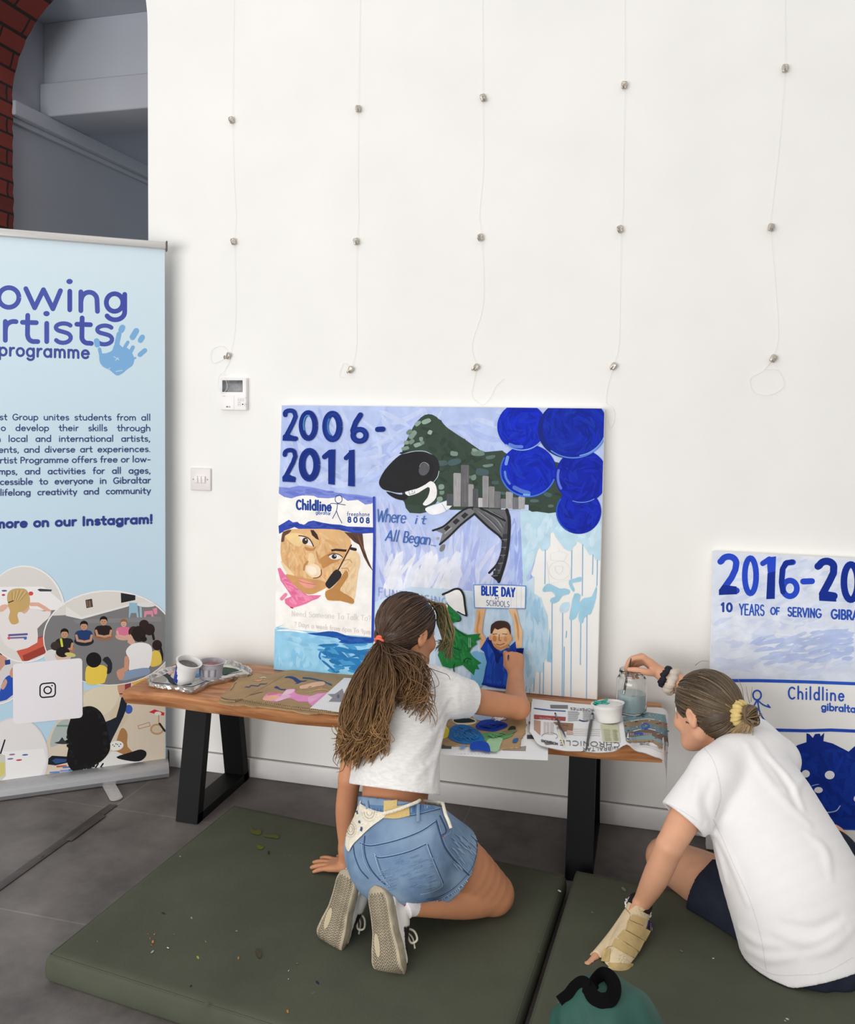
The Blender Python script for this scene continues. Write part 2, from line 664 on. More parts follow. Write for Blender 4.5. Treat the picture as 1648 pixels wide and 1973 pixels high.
class Art:
    """flat marks on a flat surface: traced in photograph pixels, laid on the plane through o with normal n"""

    def __init__(s, o, n, xf=(0, 0, 1.0), clip=None, tree=None, lift=0.0003, step=5e-6):
        s.o, s.n, s.xf = np.asarray(o, float), nrm(n), xf
        s.clip, s.tree = clip, tree
        s.V, s.F, s.C = [], [], []
        s.lift, s.step, s.layer = lift, step, 0

    def px(s, p):
        return (s.xf[0] + p[0] * s.xf[2], s.xf[1] + p[1] * s.xf[2])

    def w(s, p, off):
        x, y = s.px(p)
        if s.tree is not None:
            l, n, ok = hit(s.tree, x, y)
            return l + n * off
        return PP(x, y, s.o, s.n) + s.n * off

    def tri(s, pts3, F, c):
        if s.clip is None:
            k = len(s.V)
            s.V += list(pts3)
            s.F += [tuple(i + k for i in f) for f in F]
            s.C += [lin(c)] * len(pts3)
            return
        co, U, Vv, w, h = s.clip
        for f in F:
            poly = [pts3[i] for i in f]
            for ax, lo, hi in ((U, 0, w), (Vv, 0, h)):
                for sgn, lim in ((1, lo), (-1, -hi)):
                    res = []
                    for i in range(len(poly)):
                        a, b = poly[i], poly[(i + 1) % len(poly)]
                        da, db = sgn * np.dot(a - co, ax) - lim, sgn * np.dot(b - co, ax) - lim
                        if da >= 0:
                            res.append(a)
                        if (da >= 0) != (db >= 0):
                            res.append(a + (b - a) * da / (da - db))
                    poly = res
                    if not poly:
                        break
                if not poly:
                    break
            if len(poly) >= 3:
                k = len(s.V)
                s.V += poly
                s.F.append(tuple(range(k, k + len(poly))))
                s.C += [lin(c)] * len(poly)

    def next(s):
        s.layer += 1
        return s.lift + s.layer * s.step

    def poly(s, pts, c, smooth=0, off=None):
        pts = np.asarray(pts, float)
        if smooth:
            pts = catmull(pts, smooth, True)
        off = off or s.next()
        tr = tessellate_polygon([[Vector((p[0], p[1], 0)) for p in pts]])
        s.tri([s.w(p, off) for p in pts], tr, c)

    def ellipse(s, cx, cy, rx, ry, c, rot=0, n=28, off=None):
        t = np.linspace(0, 2 * math.pi, n, endpoint=False)
        R = math.radians(rot)
        q = np.stack([rx * np.cos(t), ry * np.sin(t)], 1)
        q = np.stack([q[:, 0] * math.cos(R) - q[:, 1] * math.sin(R), q[:, 0] * math.sin(R) + q[:, 1] * math.cos(R)], 1) + [cx, cy]
        s.poly(q, c, off=off)

    def stroke(s, pts, wd, c, smooth=0, off=None, taper=False, caps=True):
        pts = np.asarray(pts, float)
        if smooth and len(pts) > 2:
            pts = catmull(pts, smooth)
        m = len(pts)
        if m > 2 and caps and not taper:
            # sharp corners: one capsule per leg
            for i in range(1, m - 1):
                a, b = pts[i] - pts[i - 1], pts[i + 1] - pts[i]
                if np.dot(a, b) < 0.75 * np.linalg.norm(a) * np.linalg.norm(b):
                    s.stroke(pts[:i + 1], wd, c, off=off)
                    s.stroke(pts[i:], wd, c, off=off)
                    return
        s.layer += 0.2 if off is not None else 1
        off = s.lift + s.layer * s.step
        d = np.gradient(pts, axis=0) if m > 1 else np.array([[1.0, 0]])
        d /= np.linalg.norm(d, axis=1)[:, None] + 1e-9
        nn = np.stack([-d[:, 1], d[:, 0]], 1)
        ww = np.full(m, wd / 2.0)
        if taper:
            ww = ww * np.clip(np.minimum(np.linspace(0, 1, m), np.linspace(1, 0, m)) * 5 + 0.15, 0, 1)
        A, B = pts + nn * ww[:, None], pts - nn * ww[:, None]
        v3 = [s.w(p, off) for p in A] + [s.w(p, off) for p in B]
        s.tri(v3, [(i, i + 1, m + i + 1, m + i) for i in range(m - 1)], c)
        if caps and np.linalg.norm(pts[0] - pts[-1]) > 1e-6:
            for e, sg in ((0, -1), (m - 1, 1)):
                s.layer += 0.1
                off = s.lift + s.layer * s.step
                a0 = math.atan2(sg * d[e][1], sg * d[e][0])
                q = [pts[e] + ww[e] * np.array([math.cos(a0 + t), math.sin(a0 + t)]) for t in np.linspace(-math.pi / 2, math.pi / 2, 7)]
                s.tri([s.w(p, off) for p in q], [tuple(range(7))], c)

    def text(s, txt, p0, p1, h, wd, c, gap=0.08, jit=0.0, slant=0.0, down=None):
        """p0..p1 baseline in pixels, h pixel height of one unit, wd stroke width"""
        p0, p1 = np.asarray(p0, float), np.asarray(p1, float)
        st, W = layout(txt, gap)
        ex = (p1 - p0) / W
        up = np.array([0, -h]) if down is None else np.asarray(down, float) * -h
        off = s.next()
        for q in st:
            j = np.array([0, random.uniform(-jit, jit)])
            q = [p0 + ex * (a[0] + slant * a[1]) + up * (a[1] + j[1]) for a in q]
            s.stroke(q, wd, c, off=off)

    def brush(s, region, n, cols, ang, ln, wd, spread=20, bend=0.3, soft=.5):
        reg = np.asarray(region, float)
        lo, hi = reg.min(0), reg.max(0)
        n = int(n * 1.5)
        mc = np.mean(np.array(cols, float), 0)
        cols = [tuple(np.array(c, float) * (1 - soft) + mc * soft) for c in cols]
        for i in range(n):
            for _ in range(40):
                p = np.array([random.uniform(lo[0], hi[0]), random.uniform(lo[1], hi[1])])
                if inside(p, reg):
                    break
            a = math.radians((ang(p) if callable(ang) else ang) + random.gauss(0, spread))
            b = random.uniform(-bend, bend)
            q = [p]
            st = ln * random.uniform(0.5, 1.2) / 8
            for k in range(8):
                a += b / 8
                nx = q[-1] + st * np.array([math.cos(a), math.sin(a)])
                if not inside(nx, reg):
                    break
                q.append(nx)
            if len(q) > 3:
                s.stroke(q, wd * random.uniform(0.5, 1.3), random.choice(cols), off=s.lift + (s.layer + 1) * s.step, taper=True, caps=False)
                s.layer += 0.1

    def build(s, name, m, parent, **kw):
        return obj(name, np.array(s.V), s.F, m, parent, False, col=np.array(s.C), **kw)


def inside(p, poly):
    x, y = p
    a, b = poly, np.roll(poly, -1, 0)
    c = ((a[:, 1] > y) != (b[:, 1] > y)) & (x < (b[:, 0] - a[:, 0]) * (y - a[:, 1]) / (b[:, 1] - a[:, 1] + 1e-12) + a[:, 0])
    return bool(c.sum() % 2)

# ================================================================== setting
def wall_mat(name, c):
    return mat(name, c, rough=0.75, spec=0.2, var=0.012, scale=3, bump=0.08, bscale=160)


M_wall = wall_mat('white_plaster', (240, 239, 236))
M_base = mat('white_gloss_paint', (236, 235, 234), rough=0.4, var=0.01)
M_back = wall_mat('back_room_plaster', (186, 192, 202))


def floor_mat():
    m, nt, b = new_mat('slate_tiles')
    N = nt.nodes.new
    tc = N('ShaderNodeTexCoord')
    mp = N('ShaderNodeMapping')
    mp.inputs['Location'].default_value = (1.28 + 1.2, 0.38 + 0.61 * 8, 0)
    nt.links.new(tc.outputs['Object'], mp.inputs[0])
    br = N('ShaderNodeTexBrick')
    br.offset = 0.43
    br.inputs['Scale'].default_value = 1.0
    br.inputs['Brick Width'].default_value = 1.2
    br.inputs['Row Height'].default_value = 0.61
    br.inputs['Mortar Size'].default_value = 0.003
    br.inputs['Mortar Smooth'].default_value = 0.2
    br.inputs['Color1'].default_value = (0.92, 0.92, 0.92, 1)
    br.inputs['Color2'].default_value = (1.05, 1.03, 1.02, 1)
    br.inputs['Mortar'].default_value = (1.35, 1.33, 1.3, 1)
    nt.links.new(mp.outputs[0], br.inputs['Vector'])
    n1 = N('ShaderNodeTexNoise')
    n1.inputs['Scale'].default_value = 3.2
    n1.inputs['Detail'].default_value = 9
    n1.inputs['Roughness'].default_value = 0.65
    nt.links.new(tc.outputs['Object'], n1.inputs['Vector'])
    r = N('ShaderNodeValToRGB')
    r.color_ramp.elements[0].position = 0.35
    r.color_ramp.elements[1].position = 0.72
    r.color_ramp.elements[0].color = lin((86, 82, 81))
    r.color_ramp.elements[1].color = lin((132, 126, 122))
    nt.links.new(n1.outputs['Fac'], r.inputs[0])
    mx = N('ShaderNodeMix')
    mx.data_type = 'RGBA'
    mx.blend_type = 'MULTIPLY'
    mx.inputs['Factor'].default_value = 1.0
    nt.links.new(r.outputs[0], mx.inputs['A'])
    nt.links.new(br.outputs['Color'], mx.inputs['B'])
    nt.links.new(mx.outputs['Result'], b.inputs['Base Color'])
    n2 = N('ShaderNodeTexNoise')
    n2.inputs['Scale'].default_value = 300
    nt.links.new(tc.outputs['Object'], n2.inputs['Vector'])
    bp = N('ShaderNodeBump')
    bp.inputs['Strength'].default_value = 0.15
    bp.inputs['Distance'].default_value = 0.002
    nt.links.new(n2.outputs['Fac'], bp.inputs['Height'])
    nt.links.new(bp.outputs[0], b.inputs['Normal'])
    b.inputs['Roughness'].default_value = 0.55
    b.inputs['Specular IOR Level'].default_value = 0.35
    return m


structure('floor', [(-5, -5, 0), (3.2, -5, 0), (3.2, 5, 0), (-5, 5, 0)], [(0, 1, 2, 3)], floor_mat())

XL, XR, SPR, TH = -3.02, -1.893, 2.85, 0.6
AR = (XR - XL) / 2
AX = (XR + XL) / 2
arch = [(XR, 0.0), (XR, 1.4)] + [(AX + AR * math.cos(t), SPR + AR * math.sin(t)) for t in np.linspace(0, math.pi, 41)] + [(XL, 1.4), (XL, 0.0)]
V, F = [], []


def quad(*p):
    k = len(V)
    V.extend(p)
    F.append((k, k + 1, k + 2, k + 3))


ZT = 4.6
for y, s in ((0.0, 1), (TH, -1)):
    def q2(x0, z0, x1, z1):
        p = [(x0, y, z0), (x1, y, z0), (x1, y, z1), (x0, y, z1)]
        quad(*(p if s > 0 else p[::-1]))
    q2(-5, 0, XL, ZT)
    q2(XR, 0, 3.2, ZT)
    aa = arch[2:-2][::-1]
    for (x0, z0), (x1, z1) in zip(aa[:-1], aa[1:]):
        p = [(x0, y, z0), (x1, y, z1), (x1, y, ZT), (x0, y, ZT)]
        quad(*(p if s > 0 else p[::-1]))
    for za, zb in ((0, 1.4), (1.4, SPR)):
        pass
structure('wall_back', V, F, M_wall)


def brick_mat():
    m, nt, b = new_mat('red_brick')
    N = nt.nodes.new
    tc = N('ShaderNodeTexCoord')
    sp = N('ShaderNodeSeparateXYZ')
    cb = N('ShaderNodeCombineXYZ')
    nt.links.new(tc.outputs['Object'], sp.inputs[0])
    nt.links.new(sp.outputs['Y'], cb.inputs['X'])
    nt.links.new(sp.outputs['Z'], cb.inputs['Y'])
    br = N('ShaderNodeTexBrick')
    br.inputs['Scale'].default_value = 1.0
    br.inputs['Brick Width'].default_value = 0.225
    br.inputs['Row Height'].default_value = 0.075
    br.inputs['Mortar Size'].default_value = 0.006
    br.inputs['Color1'].default_value = lin((150, 64, 54))
    br.inputs['Color2'].default_value = lin((122, 54, 48))
    br.inputs['Mortar'].default_value = lin((52, 40, 38))
    nt.links.new(cb.outputs[0], br.inputs['Vector'])
    nt.links.new(br.outputs['Color'], b.inputs['Base Color'])
    bp = N('ShaderNodeBump')
    bp.inputs['Strength'].default_value = 0.6
    bp.inputs['Distance'].default_value = 0.006
    bp.invert = True
    nt.links.new(br.outputs['Fac'], bp.inputs['Height'])
    nt.links.new(bp.outputs[0], b.inputs['Normal'])
    b.inputs['Roughness'].default_value = 0.85
    return m


# brick soffit and jambs of the arch, each course a little proud or shy of the next
V, F = [], []
prof = catmull(np.array(arch), 1)
fine = []
for a, b_ in zip(arch[:-1], arch[1:]):
    a, b_ = np.array(a), np.array(b_)
    k = max(1, int(np.linalg.norm(b_ - a) / 0.0375))
    for i in range(k):
        fine.append(a + (b_ - a) * i / k)
fine.append(np.array(arch[-1]))
for i, (x, z) in enumerate(fine):
    jj = 0.007 * abs(math.sin(i * 12.9)) if i % 2 else 0.0
    dx = (AX - x) * jj / AR
    V += [(x, 0.0, z), (x + dx, TH * 0.5, z), (x + dx, TH, z), (x - .02 * (AX - x) / AR, TH + .002, z)]
F = []
for i in range(len(fine) - 1):
    for j in range(3):
        F.append((i * 4 + j, i * 4 + j + 1, (i + 1) * 4 + j + 1, (i + 1) * 4 + j))
structure('trim_1', V, F, brick_mat())

# the unlit room behind the arch
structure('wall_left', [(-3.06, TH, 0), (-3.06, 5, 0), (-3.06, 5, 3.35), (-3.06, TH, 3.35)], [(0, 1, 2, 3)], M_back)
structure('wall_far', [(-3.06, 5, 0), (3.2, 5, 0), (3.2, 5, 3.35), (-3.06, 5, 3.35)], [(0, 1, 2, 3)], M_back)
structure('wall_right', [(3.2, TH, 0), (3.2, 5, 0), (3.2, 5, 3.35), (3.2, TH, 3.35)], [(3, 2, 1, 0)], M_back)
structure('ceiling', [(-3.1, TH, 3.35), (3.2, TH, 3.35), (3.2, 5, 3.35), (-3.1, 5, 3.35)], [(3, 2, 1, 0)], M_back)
mb = MB()
mb.box((-3.06, TH, 2.80), (-3.0, 4.9, 2.87), bev=0.006)
mb.box((-3.06, TH, 2.775), (-3.035, 4.9, 2.80), bev=0.004)
o = mb.build('trim_2', M_back)
o['kind'] = 'structure'
mb = MB()
mb.box((-3.06, .84, 2.87), (3.2, 1.16, 3.04), bev=0.01)
mb.box((-3.06, .875, 3.03), (3.2, 1.16, 3.35), bev=0.004)
o = mb.build('trim_3', M_back)
o['kind'] = 'structure'

mb = MB()
mb.box((XR, -0.015, 0), (3.2, 0.0, 0.072), bev=0.004)
mb.box((-5, -0.015, 0), (XL, 0.0, 0.072), bev=0.004)
o = mb.build('baseboard_back', M_base)
o['kind'] = 'structure'
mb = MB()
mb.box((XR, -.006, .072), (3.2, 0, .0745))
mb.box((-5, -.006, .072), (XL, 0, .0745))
o = mb.build('shadow_line_strip', mat('shadow_line_grey', (150, 145, 143), rough=.8))  # grey strip painted in for the shadow line over the baseboard
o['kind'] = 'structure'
mb = MB()
mb.box((-1.822, -1.6, 0), (-1.79, -0.36, 0.0035), bev=0.001)
mb.box((-1.80, -0.62, 0.0035), (-1.778, -0.44, 0.0045), bev=0.0005)
mb.lathe([(0.0, 0.006), (0.008, 0.0055), (0.011, 0.003)], (-1.808, -0.73, 0))
o = mb.build('trim_4', mat('dull_steel_strip', (84, 78, 76), rough=0.45, metal=0.5, var=0.1, scale=20))
o['kind'] = 'structure'

# ================================================================== wall fittings
M_plast = mat('white_plastic', (238, 236, 236), rough=0.35, var=0.004)
M_plast2 = mat('warm_white_plastic', (226, 220, 219), rough=0.35, var=0.004)
M_dark = mat('black_print', (40, 40, 42), rough=0.5)
M_steel = mat('brushed_nickel', (196, 188, 178), rough=0.32, metal=0.9, var=0.05, scale=80)
M_paint = attr_mat('acrylic_paint', rough=0.55, spec=0.12, var=0.045, scale=26, bump=0.15)
M_print = attr_mat('printed_ink', rough=0.6, spec=0.15, var=0.004, scale=20)

c = (P(368, 902, 0) + P(409, 945, 0)) / 2
t = thing('light_switch', 'white three-gang light switch on the wall below the thermostat', 'light switch', (c[0], 0, c[2]))
mb = MB()
mb.box((c[0] - .043, -.009, c[2] - .043), (c[0] + .043, 0, c[2] + .043), bev=.004)
mb.build('faceplate', M_plast2, t)
for k in (-1, 0, 1):
    mb = MB()
    R = Matrix.Rotation(math.radians(7), 3, 'X')
    mb.box((-.0068, -.006, -.013), (.0068, .004, .013), R=R, o=(c[0] + k * .0156, -.010, c[2]), bev=.002)
    mb.build('rocker', M_plast, t)
for k in (-1, 1):
    mb = MB()
    mb.lathe([(0, .0012), (.002, .001), (.0025, 0)], (c[0] + k * .030, -.009, c[2]), axis=(0, -1, 0), n=14)
    mb.build('screw', mat('screw_steel', (110, 106, 104), rough=0.4, metal=0.8), t)

a, b_ = P(424, 730, -.02), P(474, 789, -.02)
cx_, cz_ = (a[0] + b_[0]) / 2, (a[2] + b_[2]) / 2
t = thing('thermostat', 'white wall thermostat controller with a grey screen, a loop of nylon line across it', 'thermostat', (cx_, 0, cz_))
w_, h_ = (b_[0] - a[0]) / 2, .060
mb = MB()
mb.box((cx_ - w_, -.018, cz_ - h_), (cx_ + w_, 0, cz_ + h_), bev=.003)
mb.build('housing', M_plast, t)
mb = MB()
mb.box((cx_ - w_ * .84, -.0195, cz_ + .008), (cx_ + w_ * .72, -.017, cz_ + .052), bev=.0008)
mb.build('screen', mat('grey_lcd', (96, 98, 102), rough=0.15, var=0.35, scale=35), t)
mb = MB()
mb.box((cx_ - w_ * .98, -.0195, cz_ - h_ * .97), (cx_ + w_ * .08, -.017, cz_ - .004), bev=.001)
mb.build('cover', M_plast, t)
ar = Art((cx_, -.0197, cz_), (0, -1, 0), (340, 640, 220 / 1356))
ar.ellipse(602, 886, 9, 9, (90, 88, 90))
ar.text('LG', (618, 892), (640, 892), 13, 3, (90, 88, 90))
ar.stroke([(548, 760), (578, 760)], 3, (150, 150, 150))
ar.o = np.array((cx_, -.0182, cz_))
for x, y in ((746, 803), (787, 803), (746, 858), (826, 858)):
    ar.stroke([(x - 15, y - 17), (x + 15, y - 17), (x + 15, y + 17), (x - 15, y + 17), (x - 15, y - 17)], 2.5, (190, 188, 190))
    ar.stroke([(x - 8, y + 1), (x + 8, y + 1)], 4, (150, 148, 150))
ar.ellipse(788, 857, 8, 8, (30, 30, 32))
ar.stroke([(818, 782), (826, 777), (832, 783)], 3, (160, 160, 160))
ar.stroke([(738, 831), (760, 832)], 4, (150, 148, 150))
ar.build('keypad', M_print, t)

# picture hanging lines and their hooks
M_nylon = mat('clear_nylon', (240, 240, 237), rough=0.25, spec=0.5)
HK = [[(447, 232), (451, 466), (442, 686)], [(690, 211), (687, 466), (677, 712)], [(930, 189), (928, 458), (919, 708)],
      [(1204, 165), (1197, 442), (1183, 706)], [(1513, 133), (1485, 439), (1490, 691)]]
TAIL = [[(442, 686), (410, 700), (408, 675), (430, 668), (443, 690), (432, 715), (424, 725), (420, 745), (428, 758), (438, 745), (430, 722), (421, 728), (424, 755)],
        [(677, 712), (664, 700), (656, 712), (654, 725), (662, 728)],
        [(919, 708), (912, 740), (910, 765), (930, 780), (945, 765), (955, 745), (970, 730)],
        [(1183, 706), (1172, 740), (1168, 775), (1180, 785), (1184, 805), (1176, 825), (1170, 800)],
        [(1490, 691), (1470, 715), (1446, 730), (1452, 755), (1480, 762), (1510, 745), (1500, 715), (1475, 712)]]
ORD = ['leftmost', 'second from the left', 'middle', 'second from the right', 'rightmost']
ROW = ['top', 'middle', 'lowest']
hook_proto = None


def hook_mesh(seed):
    mb = MB()
    r = random.Random(seed)
    mb.box((-.0085, -.011, -.012), (.0085, .0, .012), bev=.003)
    mb.box((-.010, -.009, -.002), (.0105, -.002, .008), bev=.002)
    mb.tube([(.0, -.009, -.009), (.0, -.017, -.013), (.0, -.021, -.007), (.001, -.020, -.001)], .0028, n=8)
    mb.lathe([(0, .002), (.0035, .0018), (.0042, 0)], (0.002, -.011, .005), axis=(0, -1, 0), n=12)
    return mb


hm = None
for i, col_ in enumerate(HK):
    x0 = P(col_[0][0] + (4 if i < 2 else 0), 0, -.004)
    q = [np.array([x0[0], -.004, 4.3]), np.array([x0[0], -.004, x0[2]])]
    ctrl = []
    for j, (x, y) in enumerate(col_):
        ctrl.append(P(x, y, -.008))
        if j < 2:
            x2, y2 = col_[j + 1]
            ctrl.append(P((x + x2) / 2 + (8 if i % 2 == 0 else 5) * (1 if j else .3), (y + y2) / 2, -.004))
            ctrl.append(P(x2 + (10 if i != 2 else -9) * (1 if j else .4), y2 - 45, -.004))
    path = np.concatenate([np.array(q), catmull(np.array(ctrl), 10)])
    mb = MB()
    mb.tube(path, .00045, n=5)
    tl = catmull(np.array([P(x, y, -.006 - (.02 if i == 0 and k > 5 else 0)) for k, (x, y) in enumerate(TAIL[i])]), 8)
    mb.tube(tl, .0006, n=5)
    o = mb.build('hanging_line', M_nylon)
    tag(o, 'clear nylon picture line hanging down the wall, %s of five' % ORD[i], 'picture line', 'picture hanging lines')
    for j, (x, y) in enumerate(col_):
        if hm is None:
            hm = hook_mesh(1).build('picture_hook', M_steel)
            h = hm
        else:
            h = hm.copy()
            COL.objects.link(h)
        h.location = P(x, y, -.004)
        h.rotation_euler = (random.uniform(-.1, .1), random.uniform(-.35, .35) + (.5 if j == 2 else 0), random.uniform(-.6, .6))
        tag(h, 'small metal picture hook, %s one on the %s nylon line' % (ROW[j], ORD[i]), 'picture hook', 'picture hooks on the nylon lines')

# ================================================================== bench
def wood_mat():
    m, nt, b = new_mat('oiled_acacia')
    N = nt.nodes.new
    tc = N('ShaderNodeTexCoord')
    mp = N('ShaderNodeMapping')
    mp.inputs['Scale'].default_value = (1.3, 9, 9)
    nt.links.new(tc.outputs['Object'], mp.inputs[0])
    n = N('ShaderNodeTexNoise')
    n.inputs['Scale'].default_value = 3.2
    n.inputs['Detail'].default_value = 8
    n.inputs['Distortion'].default_value = 1.6
    nt.links.new(mp.outputs[0], n.inputs['Vector'])
    r = N('ShaderNodeValToRGB')
    e = r.color_ramp.elements
    e[0].position, e[1].position = 0.3, 0.75
    e[0].color, e[1].color = lin((138, 84, 50)), lin((206, 150, 104))
    x = e.new(0.5)
    x.color = lin((176, 118, 76))
    nt.links.new(n.outputs['Fac'], r.inputs[0])
    nt.links.new(r.outputs[0], b.inputs['Base Color'])
    b.inputs['Roughness'].default_value = 0.42
    return m


M_wood = wood_mat()
M_black = mat('black_powder_coat', (13, 13, 15), rough=0.6, spec=0.2, bump=0.05)
bench = thing('wooden_bench', 'long live-edge wooden bench with black metal legs, standing against the white wall', 'bench', (-.82, -.26, 0))
BZ = .452
xs = np.linspace(-1.695, .045, 60)
prof_n = 14
V, F = [], []
for i, x in enumerate(xs):
    e = min(1, min(i, 59 - i) / 1.0)
    wob = .010 * math.sin(x * 3.1) + .006 * math.sin(x * 8.3 + 1) + .003 * math.sin(x * 19)
    yf, yb = -.470 + wob, -.055
    z0, z1 = BZ - .050 + .003 * math.sin(x * 6), BZ
    r = .008
    pr = [(yb, z0 + r), (yb, z1 - r), (yb - r, z1), (yf + .02, z1), (yf + .006, z1 - .003), (yf, z1 - .010), (yf + .003, z1 - .025), (yf + .012, z0 + .010), (yf + .020, z0), (yb - r, z0)]
    for y, z in pr:
        cy = (yf + yb) / 2
        s = 1 - (1 - e) * .004
        V.append((x, cy + (y - cy) * s, (z - (z0 + z1) / 2) * s + (z0 + z1) / 2))
k = 10
F = [(i * k + j, i * k + (j + 1) % k, (i + 1) * k + (j + 1) % k, (i + 1) * k + j) for i in range(59) for j in range(k)]
F += [tuple(range(k - 1, -1, -1)), tuple(59 * k + j for j in range(k))]
obj('seat_board', V, [f[::-1] for f in F], M_wood, bench, True, autosmooth=40)
for x0, x1 in ((-1.532, -1.452), (-.226, -.146)):
    lf = MB()

    def bar(p, q, th):
        d = nrm(np.array(q) - np.array(p))
        nn = np.array([d[1], -d[0]]) * th / 2
        ring = []
        for pt in (p, q):
            for sg in (-1, 1):
                ring.append((pt[0] + sg * nn[0], pt[1] + sg * nn[1]))
        V = [(x, y, z) for x in (x0, x1) for y, z in ring]
        lf.add(V, [(0, 1, 3, 2), (4, 6, 7, 5), (0, 4, 5, 1), (2, 3, 7, 6), (0, 2, 6, 4), (1, 5, 7, 3)])
    bar((-.390, .0), (-.318, BZ - .05), .036)
    bar((-.042, .0), (-.114, BZ - .05), .036)
    bar((-.40, .015), (-.03, .015), .030)
    bar((-.33, BZ - .057), (-.10, BZ - .057), .012)
    lf.build('leg_frame', M_black, bench, smooth=False)

# ================================================================== mats
def mat_mat():
    return mat('olive_canvas', (82, 85, 72), rough=0.85, spec=0.15, var=0.05, scale=6, bump=0.25, bscale=500)


M_mat = mat_mat()


def floor_mat_thing(A, B, D, label, seed):
    A, B, D = np.array(A), np.array(B), np.array(D)
    eu, ev = nrm(D - A), nrm(B - A)
    w, h = np.linalg.norm(D - A), np.linalg.norm(B - A)
    t = thing('floor_mat', label, 'mat', (A[0] + (D - A)[0] / 2 + (B - A)[0] / 2, A[1] + (D - A)[1] / 2 + (B - A)[1] / 2, 0), 'padded floor mats')
    n1, n2 = 56, 44
    rr = random.Random(seed)
    ph = [rr.uniform(0, 6) for _ in range(6)]

    def prm(n):
        return np.concatenate([[0, .004, .010, .018, .03], np.linspace(.05, .95, n), [.97, .982, .990, .996, 1]])
    U, W = prm(n1), prm(n2)
    V, F = [], []
    T = .07

    def edge(d):
        d = max(0.0, min(1.0, d / .022))
        return .016 * (1 - math.sqrt(max(0, 1 - (1 - d) ** 2)))
    for u in U:
        for v in W:
            d = min(u * w, (1 - u) * w, v * h, (1 - v) * h)
            cr = 0.0
            z = T - edge(d) + (.0018 * math.sin(u * 9 + ph[0]) * math.sin(v * 7 + ph[1]) + .001 * math.sin(u * 23 + ph[2] + v * 9)) * min(1, d / .06)
            V.append((*(A + eu * u * w + ev * v * h), z))
    nu, nv = len(U), len(W)
    F = [f[::-1] for f in grid_faces(nu, nv)]
    F = grid_faces(nu, nv)
    F = [(a, d_, c_, b2) for a, b2, c_, d_ in F]
    rim = [i * nv for i in range(nu)] + [(nu - 1) * nv + j for j in range(1, nv)] + [i * nv + nv - 1 for i in range(nu - 2, -1, -1)] + [j for j in range(nv - 2, 0, -1)]
    k = len(V)
    cen = A + (D - A) / 2 + (B - A) / 2
    for z, s in ((.030, 1.004), (.012, 1.002), (.001, .99)):
        for i in rim:
            x, y = V[i][:2]
            p = cen + (np.array([x, y]) - cen) * s
            V.append((p[0], p[1], z))
    m = len(rim)
    rows = [rim] + [[k + r * m + i for i in range(m)] for r in range(3)]
    for r in range(3):
        for i in range(m):
            F.append((rows[r][i], rows[r + 1][i], rows[r + 1][(i + 1) % m], rows[r][(i + 1) % m]))
    obj('cushion', V, F, M_mat, t, True)
    mb = MB()
    ins = .006
    pts = [A + eu * ins + ev * ins, A + eu * (w - ins) + ev * ins, A + eu * (w - ins) + ev * (h - ins), A + eu * ins + ev * (h - ins)]
    path = []
    for i in range(4):
        for s in np.linspace(0, 1, 30)[:-1]:
            q = pts[i] * (1 - s) + pts[(i + 1) % 4] * s
            path.append((*q, .0645))
    path.append(path[0])
    mb.tube(path, .0022, n=6)
    mb.build('piping', M_mat, t)
    return t


mat1 = floor_mat_thing((-1.395, -1.215), (-1.338, -.365), (-.272, -1.347), 'olive padded floor mat under the kneeling girl, flecked with yellow and white paint', 1)
mat2 = floor_mat_thing((-.250, -1.345), (-.192, -.462), (.93, -1.475), 'olive padded floor mat under the seated girl in the white tee', 2)
ar = Art((0, 0, .0706), (0, 0, 1), (0, 1480, 660 / 1648))
for q, c_ in (([(1203, 285), (1225, 300), (1252, 295), (1255, 318), (1230, 320), (1208, 310)], (92, 94, 46)), ([(1270, 322), (1310, 320), (1340, 325), (1338, 340), (1310, 335), (1280, 332)], (90, 92, 48)),
              ([(1238, 370), (1268, 378), (1262, 390), (1240, 388)], (98, 102, 44))):
    ar.poly(q, c_, 4)
fl = [(867, 425, 5, (150, 150, 140)), (922, 721, 6, (150, 152, 150)), (808, 865, 6, (215, 220, 220)), (733, 884, 10, (160, 170, 165)), (722, 820, 6, (170, 110, 70)),
      (743, 800, 5, (180, 120, 70)), (735, 836, 8, (190, 130, 80)), (952, 911, 9, (160, 160, 60)), (1147, 914, 8, (175, 120, 60)), (1384, 1171, 9, (190, 120, 60)),
      (1601, 1049, 13, (225, 215, 190)), (1389, 975, 5, (200, 195, 160)), (1388, 1015, 3, (220, 220, 220)), (1139, 784, 6, (130, 135, 130)), (990, 835, 6, (150, 115, 75)),
      (1396, 420, 5, (150, 95, 50)), (1293, 407, 10, (40, 44, 38)), (786, 698, 10, (44, 48, 44)), (922, 1047, 12, (40, 38, 34)), (1528, 1032, 12, (38, 42, 60)), (1508, 1082, 12, (90, 98, 92)),
      (469, 834, 4, (130, 130, 125)), (1430, 940, 5, (110, 115, 105)), (838, 800, 4, (150, 120, 80)), (1245, 890, 26, (72, 68, 52)), (991, 1138, 14, (88, 92, 78)), (728, 852, 5, (170, 105, 60)), (712, 799, 5, (150, 100, 60))]
for x, y, r_, c_ in fl:
    a = random.uniform(0, 180)
    ar.ellipse(x, y, r_, r_ * random.uniform(.35, .7), c_, a, 9)
ar.build('paint_flecks', M_print, mat1, kind='stuff', label='dried paint flecks')
ar = Art((0, 0, .0706), (0, 0, 1), (950, 1640, 698 / 1648))
